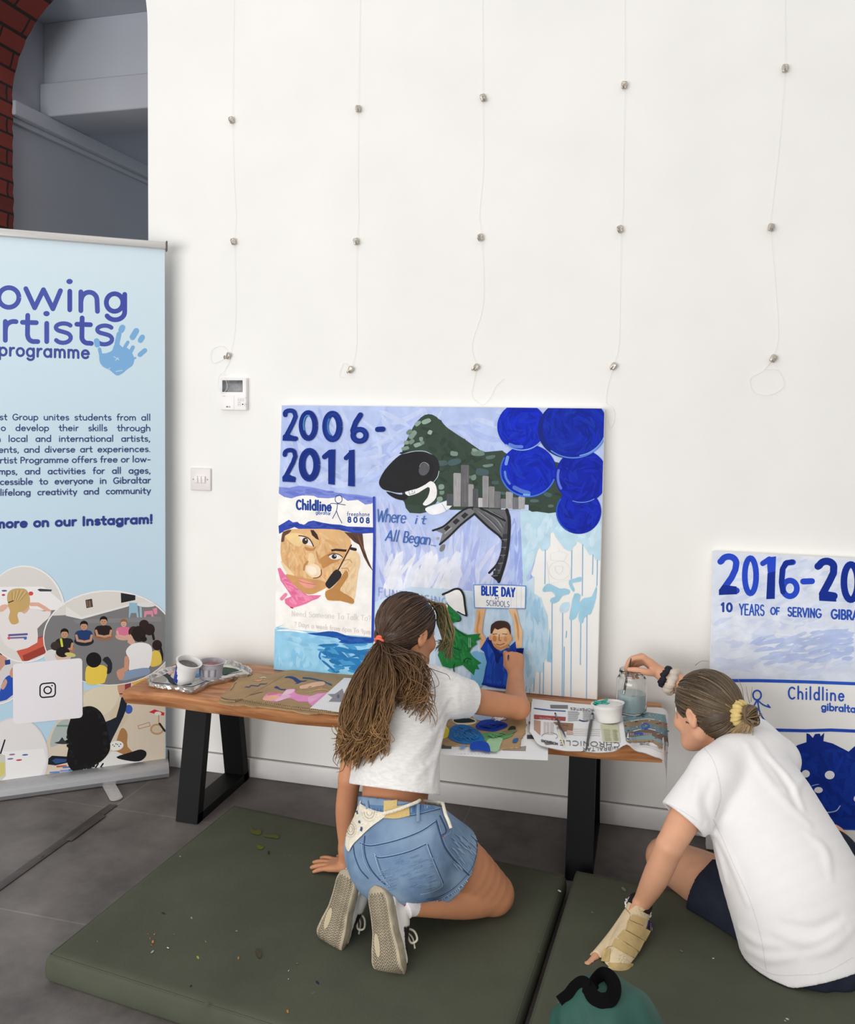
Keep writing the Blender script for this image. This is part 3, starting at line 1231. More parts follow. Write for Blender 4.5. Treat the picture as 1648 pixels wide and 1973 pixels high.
for x, y, r_, c_ in [(303, 181, 9, (190, 195, 195)), (452, 278, 4, (150, 150, 145)), (303, 692, 8, (200, 200, 190)), (1003, 488, 5, (235, 235, 230)), (858, 455, 8, (110, 112, 104)), (1340, 764, 9, (175, 175, 168)), (1330, 772, 6, (160, 160, 155)), (687, 662, 6, (120, 122, 110)), (595, 173, 14, (120, 122, 112)), (1035, 680, 5, (92, 96, 84)), (210, 458, 7, (80, 84, 74))]:
    ar.ellipse(x, y, r_, r_ * .45, c_, random.uniform(0, 60), 9)
ar.build('paint_flecks', M_print, mat2, kind='stuff', label='dried paint flecks')

# ================================================================== roll-up banner
BO, BD = np.array([-1.773, -.07, 0]), nrm([.461, .344, 0])
BN = np.array([BD[1], -BD[0], 0])
banner = thing('roll_up_banner', 'tall light blue roll-up banner with purple lettering and round photos, in front of the arch', 'banner', BO - BD * .43)
BW, BT = .85, 1.99


def bpt(u, z, off=0):
    return BO - BD * u + BN * off + np.array([0, 0, z])


V, C, F = [], [], []
nz, nu = 40, 24
for i in range(nz + 1):
    for j in range(nu + 1):
        z = .055 + (BT - .055) * i / nz
        V.append(bpt(.005 + (BW - .01) * j / nu, z, 0))
        t_ = i / nz
        C.append(lin(np.array((182, 213, 233)) * (1 - t_) + np.array((216, 233, 242)) * t_))
F = grid_faces(nz + 1, nu + 1)
k = len(V)
V += [v - BN * .0006 for v in V]
C += C
F = F + [tuple(k + i for i in f[::-1]) for f in F]
sheet = obj('banner_sheet', V, F, M_print, banner, True, col=C)
mb = MB()
Rb = np.array([BD, -BN, [0, 0, 1]]).T
M_alu = mat('brushed_aluminium', (214, 212, 210), rough=0.34, metal=0.55, var=0.04, scale=30, stretch=(2, 2, 60))
mb.box((-BW, -.014, BT - .004), (.0, .008, BT + .024), R=Rb, o=BO, bev=.004)
rail = mb.build('top_rail', M_alu, banner)
mb = MB()
mb.box((-.001, -.016, BT - .009), (.004, .010, BT + .027), R=Rb, o=BO, bev=.001)
mb.build('end_cap', mat('grey_plastic', (92, 88, 84), rough=0.5), rail)
mb = MB()
prof = [(-.045, .004), (-.052, .02), (-.048, .036), (-.03, .052), (-.008, .060), (.02, .056), (.045, .036), (.05, .004)]
for j in range(2):
    pass
V, F = [], []
for u in (0.0, BW):
    for a, z in prof:
        V.append(bpt(u - .003, z, -a))
n_ = len(prof)
F = [(i, (i + 1) % n_, n_ + (i + 1) % n_, n_ + i) for i in range(n_)] + [tuple(range(n_ - 1, -1, -1)), tuple(range(n_, 2 * n_))]
cas = obj('base_cassette', V, F, mat('satin_aluminium', (178, 178, 180), rough=.36, metal=.6, var=.04, scale=30, stretch=(2, 2, 60)), banner, True, autosmooth=30)
mb = MB()
mb.box((.004, -.010, .02), (.0075, .02, .085), R=Rb, o=BO, bev=.001)
mb.build('end_cap', M_black, cas)
fo = PZ(212, 1510, 0)
fd = nrm(np.array([.25, -.22, 0]))
f0, f1 = PZ(203, 1500, 0.004), PZ(224, 1538, 0.004)
fd = nrm(f1 - f0)
fs = np.cross(fd, (0, 0, 1))
V, F = [], []
for s_, h_ in ((-.14, .006), (.0, .006), (1.0, .006)):
    for sg in (-1, 1):
        V.append(f0 + (f1 - f0) * s_ + fs * sg * .022 + np.array([0, 0, h_ - .004]))
for a in np.linspace(-90, 90, 9):
    V.append(f1 + fs * .022 * math.sin(math.radians(a)) + fd * .018 * math.cos(math.radians(a)) + np.array([0, 0, .002]))
top = [0, 2, 4] + list(range(7, 14)) + [5, 3, 1]
V = [V[i] for i in top]
m_ = len(V)
V += [v - np.array([0, 0, .0035]) for v in V]
F = [tuple(range(m_)), tuple(range(2 * m_ - 1, m_ - 1, -1))] + [(i, m_ + i, m_ + (i + 1) % m_, (i + 1) % m_) for i in range(m_)]
obj('foot', V, F, M_alu, banner, False)

# ------------------------------------------------------------------ printing on the banner
B2, B3 = (0, 430, 400 / 1648), (0, 900, 400 / 1196)
sclip = (bpt(BW - .006, .056), BD, np.array([0, 0, 1.0]), BW - .012, BT - .06)
ar = Art(BO, BN, B2, clip=sclip)
PUR, NAV, HND = (78, 92, 174), (62, 78, 134), (128, 178, 224)
pur2 = (72, 84, 170)


def glyph(lines, wd, c):
    off = ar.next()
    for l in lines:
        ar.stroke(l, wd, c, off=off)


def earc(cx, cy, rx, ry, a0, a1, n=18):
    t = np.radians(np.linspace(a0, a1, n))
    return [(cx + rx * math.cos(a), cy + ry * math.sin(a)) for a in t]


W1 = 38
glyph([earc(70, 590, 80, 78, 0, 360, 30)], W1, PUR)
glyph([[(205, 520), (275, 672), (345, 528), (420, 680), (480, 536)]], W1, PUR)
glyph([[(554, 540), (554, 688)], [(552, 463), (553, 464)]], W1, pur2)
ar.ellipse(552, 463, 25, 21, PUR)
glyph([[(642, 545), (642, 695)], [(642, 620)] + earc(708, 610, 62, 62, 190, 360, 14) + [(774, 700)]], W1, PUR)
glyph([earc(910, 630, 66, 70, 0, 360, 26), [(990, 565), (990, 700)] + earc(915, 705, 75, 62, 0, 150, 14)], W1, pur2)
glyph([[(42, 780), (42, 930)], [(42, 850)] + earc(110, 838, 66, 58, 180, 285, 10)], W1, PUR)
glyph([[(220, 732), (218, 890)] + earc(270, 892, 50, 48, 180, 80, 8) + [(300, 940)], [(178, 787), (288, 790)]], W1, PUR)
glyph([[(371, 795), (371, 940)]], W1, PUR)
ar.ellipse(369, 718, 25, 21, PUR)
glyph([earc(505, 828, 62, 32, -30, -230, 12) + earc(500, 908, 62, 42, -70, 150, 12)], 34, PUR)
glyph([[(652, 752), (650, 905)] + earc(700, 905, 50, 48, 180, 80, 8) + [(725, 955)], [(610, 802), (718, 806)]], W1, pur2)
glyph([earc(832, 845, 60, 32, -30, -230, 12) + earc(828, 922, 62, 40, -70, 150, 12)], 34, PUR)
ar.text('programme', (-8, 1050), (712, 1074), 108, 19, (72, 84, 158), gap=.14)
hand = [(790, 1040), (812, 1035), (850, 1030), (890, 1010), (905, 970), (935, 945), (950, 965), (975, 985), (1010, 990), (1040, 1020), (1060, 1055), (1065, 1090), (1050, 1130), (1010, 1160), (975, 1190), (935, 1210), (905, 1195), (870, 1165), (820, 1140), (792, 1100)]
ar.poly(hand, HND, 3)
for q, wd in (([(767, 935), (772, 965)], 44), ([(790, 1000), (800, 1045)], 26), ([(972, 828), (962, 850)], 46), ([(945, 880), (928, 960)], 38), ([(1082, 855), (1052, 905)], 46), ([(1015, 945), (990, 985)], 26), ([(1130, 905), (1115, 930)], 42),
              ([(1055, 985), (1035, 1025)], 30), ([(1150, 1010), (1110, 1045)], 36), ([(1075, 1070), (1060, 1075)], 14)):
    ar.stroke(q, wd, HND)
for q in ([(905, 1060), (930, 1075), (945, 1085)], [(918, 1088), (940, 1068)], [(920, 1178), (970, 1168)], [(860, 1160), (875, 1150)]):
    ar.stroke(q, 7, (190, 215, 235))
TX = (58, 72, 122)
for txt, x0, x1, y0, y1 in (('st Group unites students from all', -2, 1196, 1562, 1566), ('o develop their skills through', 8, 1196, 1648, 1650), ('n local and international artists,', -30, 1194, 1735, 1733),
                            ('ents, and diverse art experiences.', -10, 1196, 1822, 1815), ('rtist Programme offers free or low-', 0, 1196, 1906, 1896)):
    words = txt.split(' ')
    ws = [layout(w)[1] for w in words]
    u_ = 61.0
    gapw = (x1 - x0 - sum(ws) * u_ * 1.0) / max(1, len(words) - 1)
    x = x0
    for w_, l_ in zip(words, ws):
        ya, yb = y0 + (y1 - y0) * (x - x0) / (x1 - x0), y0 + (y1 - y0) * (x + l_ * u_ - x0) / (x1 - x0)
        ar.text(w_, (x, ya), (x + l_ * u_, yb), 51, 8, TX)
        x += l_ * u_ + gapw
ar.xf = B3
for txt, x0, x1, y0, y1 in (('mps, and activities for all ages,', -6, 868, 42, 36), ('cessible to everyone in Gibraltar', 0, 868, 102, 92), ('lifelong creativity and community', 2, 868, 164, 152)):
    words = txt.split(' ')
    ws = [layout(w)[1] for w in words]
    u_ = 43.5
    gapw = (x1 - x0 - sum(ws) * u_) / max(1, len(words) - 1)
    x = x0
    for w_, l_ in zip(words, ws):
        ya, yb = y0 + (y1 - y0) * (x - x0) / (x1 - x0), y0 + (y1 - y0) * (x + l_ * u_ - x0) / (x1 - x0)
        ar.text(w_, (x, ya), (x + l_ * u_, yb), 37, 6, TX)
        x += l_ * u_ + gapw
ar.text('more on our Instagram!', (-28, 350), (880, 322), 51, 14, (52, 66, 142), gap=.13)
ar.build('banner_lettering', M_print, sheet)

ar = Art(BO, BN, B3, clip=sclip, lift=.0006)
WH = (240, 238, 236)


def person_print(x, y, s, shirt, hair, skin=(196, 148, 118), legs=(40, 42, 48), face=True):
    ar.ellipse(x, y + 95 * s, 62 * s, 30 * s, legs)
    ar.poly([(x - 40 * s, y + 30 * s), (x + 36 * s, y + 28 * s), (x + 55 * s, y + 60 * s), (x + 40 * s, y + 100 * s), (x - 42 * s, y + 100 * s), (x - 58 * s, y + 62 * s)], shirt, 3)
    ar.stroke([(x - 48 * s, y + 60 * s), (x - 40 * s, y + 90 * s), (x - 5 * s, y + 96 * s)], 15 * s, skin)
    ar.stroke([(x + 48 * s, y + 60 * s), (x + 42 * s, y + 90 * s), (x + 5 * s, y + 98 * s)], 15 * s, skin)
    ar.ellipse(x, y, 21 * s, 27 * s, skin)
    ar.poly([(x - 23 * s, y + 2 * s), (x - 22 * s, y - 22 * s), (x, y - 34 * s), (x + 22 * s, y - 22 * s), (x + 23 * s, y + 2 * s), (x + 14 * s, y - 12 * s), (x - 14 * s, y - 12 * s)], hair, 3)
    if face:
        ar.ellipse(x - 8 * s, y + 2 * s, 3 * s, 2 * s, (50, 36, 32))
        ar.ellipse(x + 8 * s, y + 2 * s, 3 * s, 2 * s, (50, 36, 32))
        ar.stroke([(x - 6 * s, y + 14 * s), (x + 6 * s, y + 14 * s)], 3 * s, (150, 90, 80))


def clipcirc(cx, cy, rx, ry, q):
    """keep the part of polygon q inside the ellipse"""
    q = [np.array(p, float) for p in q]
    n = 40
    el = [np.array((cx + rx * math.cos(t), cy + ry * math.sin(t))) for t in np.linspace(0, 2 * math.pi, n, endpoint=False)]
    for i in range(n):
        a, b = el[i], el[(i + 1) % n]
        nn = np.array([-(b - a)[1], (b - a)[0]])
        out = []
        for j in range(len(q)):
            p, r = q[j], q[(j + 1) % len(q)]
            dp, dr = np.dot(p - a, nn), np.dot(r - a, nn)
            if dp >= 0:
                out.append(p)
            if (dp >= 0) != (dr >= 0):
                out.append(p + (r - p) * dp / (dp - dr))
        q = out
        if not q:
            return None
    return q


def cpoly(cc, q, c):
    r = clipcirc(*cc, q)
    if r is not None and len(r) > 2:
        ar.poly(r, c)


# photo of a child painting on a wall (bottom right)
big = (690, 1620, 470, 400)
c3 = (790, 1560, 520, 360)
ar.poly([(235, 1800), (240, 1700), (275, 1560), (330, 1460), (420, 1360), (480, 1290), (600, 1258), (760, 1235), (860, 1180), (951, 1130), (951, 1690), (900, 1700), (700, 1740)], (218, 204, 184), 0)
ar.poly([(480, 1320), (560, 1268), (700, 1262), (680, 1330), (640, 1400), (560, 1440), (500, 1400)], (226, 214, 190), 3)
ar.poly([(640, 1400), (730, 1330), (740, 1440), (690, 1500), (640, 1460)], (214, 198, 172), 3)
ar.ellipse(810, 1240, 60, 40, (226, 178, 84), 30)
ar.ellipse(735, 1262, 18, 34, (146, 60, 70), 20)
ar.ellipse(742, 1395, 22, 26, (70, 96, 180))
ar.poly([(858, 1412), (890, 1395), (948, 1415), (945, 1432), (905, 1425)], (206, 52, 60))
ar.ellipse(910, 1420, 20, 12, (230, 226, 218))
ar.stroke([(915, 1430), (915, 1530)], 6, (184, 150, 120))
ar.ellipse(905, 1510, 40, 32, (190, 150, 116), 0)
ar.ellipse(905, 1510, 30, 22, (212, 192, 166), 0)
ar.stroke([(795, 1490), (860, 1470), (866, 1490), (800, 1508), (795, 1490)], 4, (180, 140, 110))
ar.stroke([(920, 1478), (950, 1520)], 12, (40, 40, 44))
ar.poly([(340, 1470), (400, 1460), (390, 1560), (330, 1600), (290, 1610), (300, 1540)], (176, 186, 182), 3)
ar.poly([(312, 1588), (340, 1580), (358, 1555), (372, 1575), (400, 1570), (405, 1590), (360, 1596)], (56, 58, 62), 2)
ar.stroke([(330, 1490), (395, 1490)], 10, (120, 150, 140))
ar.poly([(690, 1520), (715, 1505), (735, 1540), (735, 1610), (790, 1670), (700, 1690), (660, 1640)], (176, 128, 82), 3)
ar.ellipse(670, 1605, 42, 28, (238, 236, 232), -10)
for i in range(6):
    ar.ellipse(650 + 9 * i, 1600 + 8 * math.sin(i * 2), 4, 3, (60, 50, 56))
ar.poly([(700, 1320), (730, 1330), (725, 1400), (690, 1480), (650, 1560), (600, 1650), (560, 1560), (600, 1470), (670, 1440)], (36, 40, 52), 2)
ar.poly([(676, 1262), (700, 1242), (720, 1258), (716, 1300), (706, 1326), (690, 1318)], (206, 150, 124), 2)
ar.stroke([(690, 1306), (716, 1306)], 5, (40, 30, 30))
ar.poly([(640, 1640), (700, 1650), (800, 1690), (830, 1700), (640, 1740), (560, 1740)], (228, 226, 224), 2)
ar.poly([(670, 1670), (760, 1640), (810, 1626), (842, 1640), (838, 1670), (800, 1695), (730, 1690)], (34, 32, 34), 3)
ar.poly([(265, 1690), (300, 1662), (400, 1668), (400, 1700), (320, 1718), (270, 1712)], (30, 36, 48))
ar.poly([(300, 1690), (320, 1678), (385, 1682), (380, 1698), (320, 1708)], (52, 82, 130))
for x, y, c_ in ((330, 1725, (196, 90, 80)), (365, 1730, (80, 130, 180)), (290, 1760, (96, 140, 200)), (350, 1750, (120, 150, 210)), (400, 1745, (70, 110, 190))):
    ar.stroke([(x, y), (x + 50, y - 4)], 10, c_)
ar.poly([(470, 1740), (520, 1710), (600, 1700), (610, 1730), (560, 1745)], (232, 230, 228))
for i in range(4):
    ar.stroke([(490 + 28 * i, 1738), (510 + 28 * i, 1708)], 9, (36, 34, 36))
ar.poly([(400, 1470), (420, 1420), (470, 1385), (530, 1378), (580, 1410), (610, 1470), (625, 1540), (635, 1620), (600, 1680), (540, 1720), (480, 1740), (420, 1750), (385, 1690), (395, 1600), (385, 1530)], (26, 24, 26), 4)
for i in range(70):
    a = random.uniform(0, 6.28)
    ar.ellipse(505 + 112 * math.cos(a) * random.uniform(.85, 1.06), 1565 + 180 * math.sin(a) * random.uniform(.85, 1.04), random.uniform(6, 12), random.uniform(6, 12), (30 + random.randint(-6, 10),) * 3, 0, 9)

# photo of the craft table (bottom left)
ar.ellipse(90, 1670, 190, 230, (222, 218, 216))
ar.ellipse(90, 1670, 182, 222, (230, 227, 226))
ar.poly([(0, 1640), (250, 1620), (270, 1690), (230, 1790), (0, 1830)], (240, 238, 238))
ar.stroke([(0, 1660), (28, 1572)], 9, (40, 36, 60))
ar.poly([(0, 1650), (30, 1660), (34, 1780), (0, 1812)], (206, 206, 196))
ar.poly([(0, 1700), (26, 1700), (28, 1770), (0, 1785)], (214, 204, 120))
for x, y, c_ in ((60, 1680, (120, 124, 170)), (110, 1687, (190, 80, 90)), (145, 1657, (80, 110, 180)), (70, 1655, (150, 120, 150))):
    ar.ellipse(x, y, 18, 5, c_, -5, 12)
# photo of a table group (left middle)
ar.ellipse(-20, 1190, 170, 178, WH)
ar.ellipse(-20, 1190, 162, 170, (214, 210, 210))
ar.poly([(0, 1070), (30, 1060), (40, 1120), (10, 1160), (0, 1170)], (206, 150, 130), 2)
ar.poly([(0, 1050), (24, 1044), (40, 1070), (20, 1082), (0, 1078)], (60, 48, 44), 2)
ar.poly([(28, 1112), (58, 1108), (60, 1134), (30, 1140)], (50, 70, 130))
ar.poly([(0, 1290), (20, 1230), (48, 1200), (75, 1212), (76, 1310), (0, 1350)], (44, 82, 178), 2)
ar.poly([(5, 1270), (30, 1220), (42, 1240), (22, 1280)], (206, 160, 140), 2)
ar.poly([(56, 1180), (75, 1150), (78, 1210), (60, 1205)], (206, 150, 130), 2)

# photo of the drawing class seen from behind (upper left)
cc = (142, 846, 234, 276)
ar.ellipse(*cc[:2], 236, 280, WH, n=44)
ar.ellipse(cc[0] - 4, cc[1], 229, 272, (222, 218, 214), n=44)
cpoly((138, 846, 229, 272), [(-60, 690), (250, 688), (320, 745), (370, 790), (370, 830), (-60, 800)], (240, 238, 238))
cpoly((138, 846, 229, 272), [(210, 828), (380, 820), (380, 1000), (210, 1000)], (128, 126, 128))
cpoly((138, 846, 229, 272), [(210, 845), (380, 840), (380, 850), (210, 858)], (146, 144, 146))
cpoly((138, 846, 229, 272), [(210, 990), (290, 965), (330, 975), (320, 1010), (130, 1120), (95, 1060)], (206, 96, 78))
cpoly((138, 846, 229, 272), [(130, 1085), (300, 1010), (290, 1060), (140, 1125)], (160, 66, 56))
ar.stroke([(215, 985), (260, 972), (310, 976)], 8, (150, 84, 70))
ar.poly([(215, 705), (230, 700), (300, 705), (295, 716), (230, 716)], (70, 72, 84))
ar.ellipse(178, 728, 14, 12, (216, 80, 76))
ar.ellipse(25, 712, 16, 5, (90, 90, 150))
ar.ellipse(20, 736, 10, 6, (200, 70, 80))
ar.stroke([(180, 790), (220, 790), (258, 812), (285, 832)], 22, (226, 176, 156))
ar.poly([(0, 845), (40, 810), (110, 830), (180, 818), (250, 830), (290, 832), (280, 870), (215, 930), (215, 1010), (95, 1058), (30, 1020), (0, 960)], (232, 226, 224), 2)
ar.poly([(0, 800), (30, 790), (50, 800), (20, 830), (0, 830)], (226, 180, 160), 2)
ar.poly([(120, 820), (160, 780), (170, 815), (140, 845)], (222, 172, 150), 2)
ar.poly([(42, 770), (46, 725), (75, 702), (115, 698), (150, 705), (170, 740), (172, 785), (150, 820), (110, 835), (85, 810), (60, 790)], (198, 168, 112), 3)
ar.poly([(45, 790), (70, 770), (100, 780), (116, 820), (100, 850), (108, 895), (70, 905), (50, 870), (58, 830)], (204, 168, 108), 3)
for i in range(9):
    ar.stroke([(70 + i * 11, 706 + abs(i - 4) * 4), (72 + i * 5, 772)], 3, (222, 196, 146) if i % 2 else (168, 136, 84), 0)
ar.stroke([(48, 780), (76, 770)], 6, (70, 56, 50))
ar.stroke([(52, 968), (155, 962)], 12, (96, 92, 150))
ar.stroke([(58, 984), (150, 980)], 10, (120, 112, 160))
ar.ellipse(52, 984, 9, 9, (220, 90, 110))
ar.ellipse(146, 986, 9, 8, (80, 110, 190))

# photo of the circle of children (upper right)
c5 = (620, 985, 372, 268)
ar.ellipse(c5[0] + 8, c5[1] - 2, 380, 275, WH, n=44)
ar.ellipse(c5[0] + 8, c5[1], 374, 268, (126, 124, 126), n=44)
cc = (628, 985, 374, 268)
cpoly(cc, [(200, 700), (1000, 690), (1000, 790), (735, 800), (470, 872), (380, 852), (200, 860)], (222, 218, 212))
cpoly(cc, [(380, 800), (470, 862), (740, 792), (740, 802), (470, 876), (380, 856)], (232, 230, 228))
ar.poly([(696, 724), (780, 738), (780, 765), (698, 782)], (40, 42, 44))
ar.poly([(492, 765), (530, 758), (536, 805), (498, 812)], (66, 56, 56))
for i in range(4):
    ar.stroke([(500 + i * 8, 770), (504 + i * 8, 804)], 4, [(190, 120, 90), (110, 110, 130), (180, 150, 90), (120, 70, 70)][i])
ar.poly([(745, 780), (790, 782), (800, 868), (790, 868), (785, 840), (755, 840), (748, 866), (742, 866)], (150, 186, 208))
ar.ellipse(845, 792, 55, 14, (226, 224, 222))
ar.stroke([(810, 806), (812, 864)], 12, (160, 190, 206))
ar.poly([(832, 830), (880, 826), (885, 866), (875, 866), (870, 848), (845, 848), (838, 866), (830, 864)], (222, 140, 164))
ar.poly([(880, 815), (905, 808), (906, 846), (890, 848)], (222, 140, 164))
cpoly(cc, [(420, 880), (930, 860), (930, 890), (440, 900)], (136, 134, 136))
person_print(372, 960, 0.95, (40, 40, 42), (30, 26, 26), legs=(170, 120, 92))
ar.stroke([(352, 992), (358, 1030)], 13, (206, 214, 70))
person_print(484, 915, .92, (38, 62, 110), (30, 26, 28))
person_print(597, 888, .9, (44, 34, 34), (30, 26, 28), legs=(150, 110, 88))
person_print(713, 900, .78, (216, 120, 150), (150, 104, 70), (214, 170, 150), legs=(208, 170, 150))
ar.ellipse(300, 1090, 46, 40, (222, 220, 220))
ar.ellipse(322, 1030, 30, 26, (60, 50, 46))
ar.ellipse(364, 1085, 48, 36, (214, 190, 170))
ar.ellipse(362, 1065, 40, 30, (38, 32, 32))
ar.ellipse(405, 1080, 32, 12, (206, 196, 120), 10)
ar.ellipse(830, 905, 28, 26, (52, 38, 36))
ar.ellipse(860, 935, 32, 34, (48, 36, 34))
ar.stroke([(876, 940), (886, 990)], 14, (40, 32, 32))
ar.ellipse(770, 950, 30, 34, (60, 44, 42))
ar.poly([(735, 1010), (750, 960), (775, 1000), (780, 1030)], (214, 170, 150), 2)
ar.ellipse(905, 1025, 28, 30, (46, 36, 34))
ar.stroke([(922, 1030), (934, 1080), (932, 1110)], 14, (40, 30, 30))
ar.poly([(872, 1070), (900, 1055), (925, 1075), (930, 1130), (880, 1150), (862, 1130)], (226, 196, 90), 3)
ar.poly([(725, 1060), (760, 1020), (820, 1010), (870, 1030), (875, 1090), (850, 1165), (750, 1180), (745, 1110)], (236, 234, 234), 3)
ar.poly([(690, 1190), (745, 1170), (850, 1155), (860, 1190), (790, 1210), (700, 1230)], (136, 156, 184), 3)
ar.stroke([(730, 1100), (728, 1160), (688, 1180)], 26, (206, 150, 126))
ar.poly([(670, 1180), (700, 1160), (720, 1200), (690, 1228)], (206, 150, 126), 2)
ar.ellipse(800, 960, 40, 46, (42, 34, 34))
ar.ellipse(828, 990, 18, 16, (36, 28, 28))
ar.poly([(495, 1160), (520, 1142), (590, 1140), (620, 1165), (610, 1220), (590, 1246), (500, 1246)], (236, 204, 84), 3)
ar.ellipse(540, 1110, 44, 44, (28, 26, 28))
ar.poly([(590, 1110), (620, 1090), (646, 1130), (640, 1180), (615, 1190), (620, 1140)], (40, 44, 52), 2)
# white card with the round-cornered camera mark
ar.poly([(74, 1150), (80, 1138), (92, 1132), (455, 1100), (468, 1104), (474, 1116), (476, 1425), (470, 1438), (458, 1444), (95, 1480), (82, 1474), (76, 1462)], (238, 234, 238))


def rsq(cx, cy, w, h, r, sk):
    q = []
    for sx, sy, a0 in ((1, -1, -90), (1, 1, 0), (-1, 1, 90), (-1, -1, 180)):
        for a in np.linspace(a0, a0 + 90, 6):
            x = sx * (w - r) + r * math.cos(math.radians(a))
            y = sy * (h - r) + r * math.sin(math.radians(a))
            q.append((cx + x, cy + y + sk * x))
    q.append(q[0])
    return q


ar.stroke(rsq(275, 1284, 44, 40, 20, -.09), 8, (24, 24, 36), caps=False)
ar.stroke(earc(275, 1284, 21, 20, 0, 360, 24), 8, (24, 24, 36), caps=False)
ar.ellipse(300, 1258, 4.5, 4.5, (24, 24, 36))
ar.build('printed_photos', M_print, sheet)

# ================================================================== paintings
def canvas(name, label, x0, x1, zb, zt, yb, yt, th=.034):
    """leaning stretched canvas: front face from (yb, zb) to (yt, zt)"""
    d = nrm(np.array([0, yt - yb, zt - zb]))
    n = np.array([0, -d[2], d[1]])
    t = thing(name, label, 'painting', ((x0 + x1) / 2, yb, zb))
    h = math.hypot(yt - yb, zt - zb)
    mb = MB()
    R = np.array([[1, 0, 0], [0, 0, 1], [0, 0, 0]])
    R = np.stack([np.array([1, 0, 0]), d, n], 1)
    mb.box((x0, 0, -th), (x1, h, 0), R=R, o=(0, yb, zb), bev=.003)
    mb.build('stretched_canvas', mat('primed_canvas', (244, 243, 240), rough=0.8, spec=0.1, var=0.01, scale=10, bump=.06, bscale=900), t)
    return t, np.array([0, yb, zb]), n, (np.array([x0 + .0005, yb, zb]), np.array([1.0, 0, 0]), d, x1 - x0 - .001, h)


A4, A5, A3 = (520, 760, 340 / 1198), (820, 760, 380 / 1250), (1340, 1040, 308 / 1013)
t1, o1, n1, cl1 = canvas('canvas_painting', 'large canvas reading 2006-2011 leaning on the wall at the back of the bench', -1.319, -.160, BZ + .001, 1.413, -.098, -.036)
ar = Art(o1, n1, (0, 0, 1.0), clip=cl1, lift=.0002)
LAV = [(176, 192, 238), (196, 208, 244), (160, 178, 232), (210, 220, 246), (186, 202, 242)]
ar.poly([(530, 770), (1170, 778), (1168, 1010), (1010, 1012), (1004, 1185), (722, 1185), (722, 960), (530, 950)], (184, 200, 240))
R1 = [(541, 780), (1000, 785), (1000, 860), (860, 900), (760, 900), (722, 960), (541, 945)]
ar.brush(R1, 130, LAV, lambda p: 20 + 60 * math.sin(p[0] / 60 + p[1] / 50), 70, 9, 30, .8)
ar.brush([(722, 930), (790, 990), (870, 990), (1015, 1000), (1004, 1180), (722, 1180)], 190, [(168, 182, 236), (196, 206, 244), (150, 166, 228), (214, 222, 246), (226, 230, 246), (186, 198, 240)], lambda p: 92 + (p[0] - 850) * .12, 90, 8, 9, .35)
ar.brush([(740, 1060), (900, 1060), (880, 1140), (740, 1150)], 50, [(230, 234, 246), (240, 240, 246), (216, 224, 244)], 115, 70, 10, 12, .3)
ar.brush([(980, 985), (1035, 990), (1030, 1130), (985, 1130)], 40, [(140, 158, 228), (170, 188, 238), (198, 214, 244)], 95, 80, 7, 6, .2)
ar.poly([(722, 1160), (790, 1130), (930, 1140), (1005, 1130), (1030, 1110), (1025, 1335), (722, 1335)], (200, 222, 240))
ar.brush([(722, 1160), (1010, 1120), (1025, 1330), (722, 1335)], 90, [(186, 214, 238), (206, 226, 242), (176, 206, 234), (220, 234, 244)], 92, 80, 9, 8, .2)
ar.xf = A5
LB = (190, 220, 236)
ar.poly([(600, 730), (1115, 735), (1110, 1050), (1085, 1050), (1075, 1040), (1062, 1012), (1040, 1018), (1022, 985), (1000, 950), (960, 928), (955, 950), (938, 965), (925, 992), (905, 990), (880, 975), (850, 935), (825, 900), (810, 868), (792, 880), (790, 960), (772, 985), (740, 992), (722, 968), (712, 985), (690, 1060), (665, 1110), (640, 1160), (652, 1215), (690, 1262), (735, 1290), (745, 1330), (775, 1400), (780, 1500), (778, 1660), (750, 1700), (742, 1762), (718, 1762), (700, 1750), (690, 1820), (672, 1840), (662, 1872), (645, 1850), (636, 1800), (630, 1300), (620, 1200)], LB)
ar.brush([(640, 745), (1105, 745), (1100, 1000), (960, 900), (800, 850), (700, 960), (650, 1100), (620, 1100)], 60, [(200, 228, 242), (178, 210, 232), (212, 232, 243)], 95, 120, 24, 10, .25)
ar.brush([(635, 1220), (730, 1290), (775, 1420), (775, 1640), (700, 1740), (640, 1820)], 40, [(170, 206, 232), (150, 196, 226), (204, 226, 240)], 91, 150, 18, 4, .1)
ar.poly([(790, 1480), (800, 1700), (770, 1690), (775, 1640)], (150, 200, 228))
DR = (132, 182, 220)
for x, y0, y1 in ((760, 985, 1200), (928, 990, 1170), (997, 950, 1275), (1062, 1015, 1140), (1090, 1050, 1210), (803, 1310, 1905), (870, 1385, 1910), (880, 1600, 1912), (925, 1420, 1920), (985, 1440, 1712), (1024, 1390, 1924), (727, 1760, 1896), (750, 1700, 1896), (662, 1865, 1892), (690, 1800, 1880), (895, 1500, 1540), (640, 1850, 1880)):
    ar.stroke([(x, y0), (x - 1, (y0 + y1) / 2), (x - 3, y1)], 5.5, DR)
LB2 = (160, 206, 228)
for q in ([(745, 1230), (765, 1205), (790, 1200), (850, 1230), (880, 1228), (915, 1240), (910, 1265), (870, 1275), (845, 1310), (810, 1325), (790, 1310), (800, 1290), (825, 1280), (800, 1248), (750, 1252)],
          [(910, 1180), (950, 1165), (985, 1155), (985, 1185), (930, 1195), (945, 1230), (940, 1252), (918, 1222)],
          [(945, 1262), (985, 1272), (972, 1322), (1005, 1290), (1055, 1280), (1085, 1210), (1082, 1290), (1050, 1388), (1030, 1395), (1005, 1420), (1000, 1445), (978, 1445), (970, 1410), (978, 1360), (955, 1415), (930, 1428), (912, 1420), (925, 1340)]):
    ar.poly(q, LB2, 2)
ar.poly([(850, 1370), (865, 1325), (910, 1318), (908, 1365), (872, 1385)], (196, 224, 238), 2)
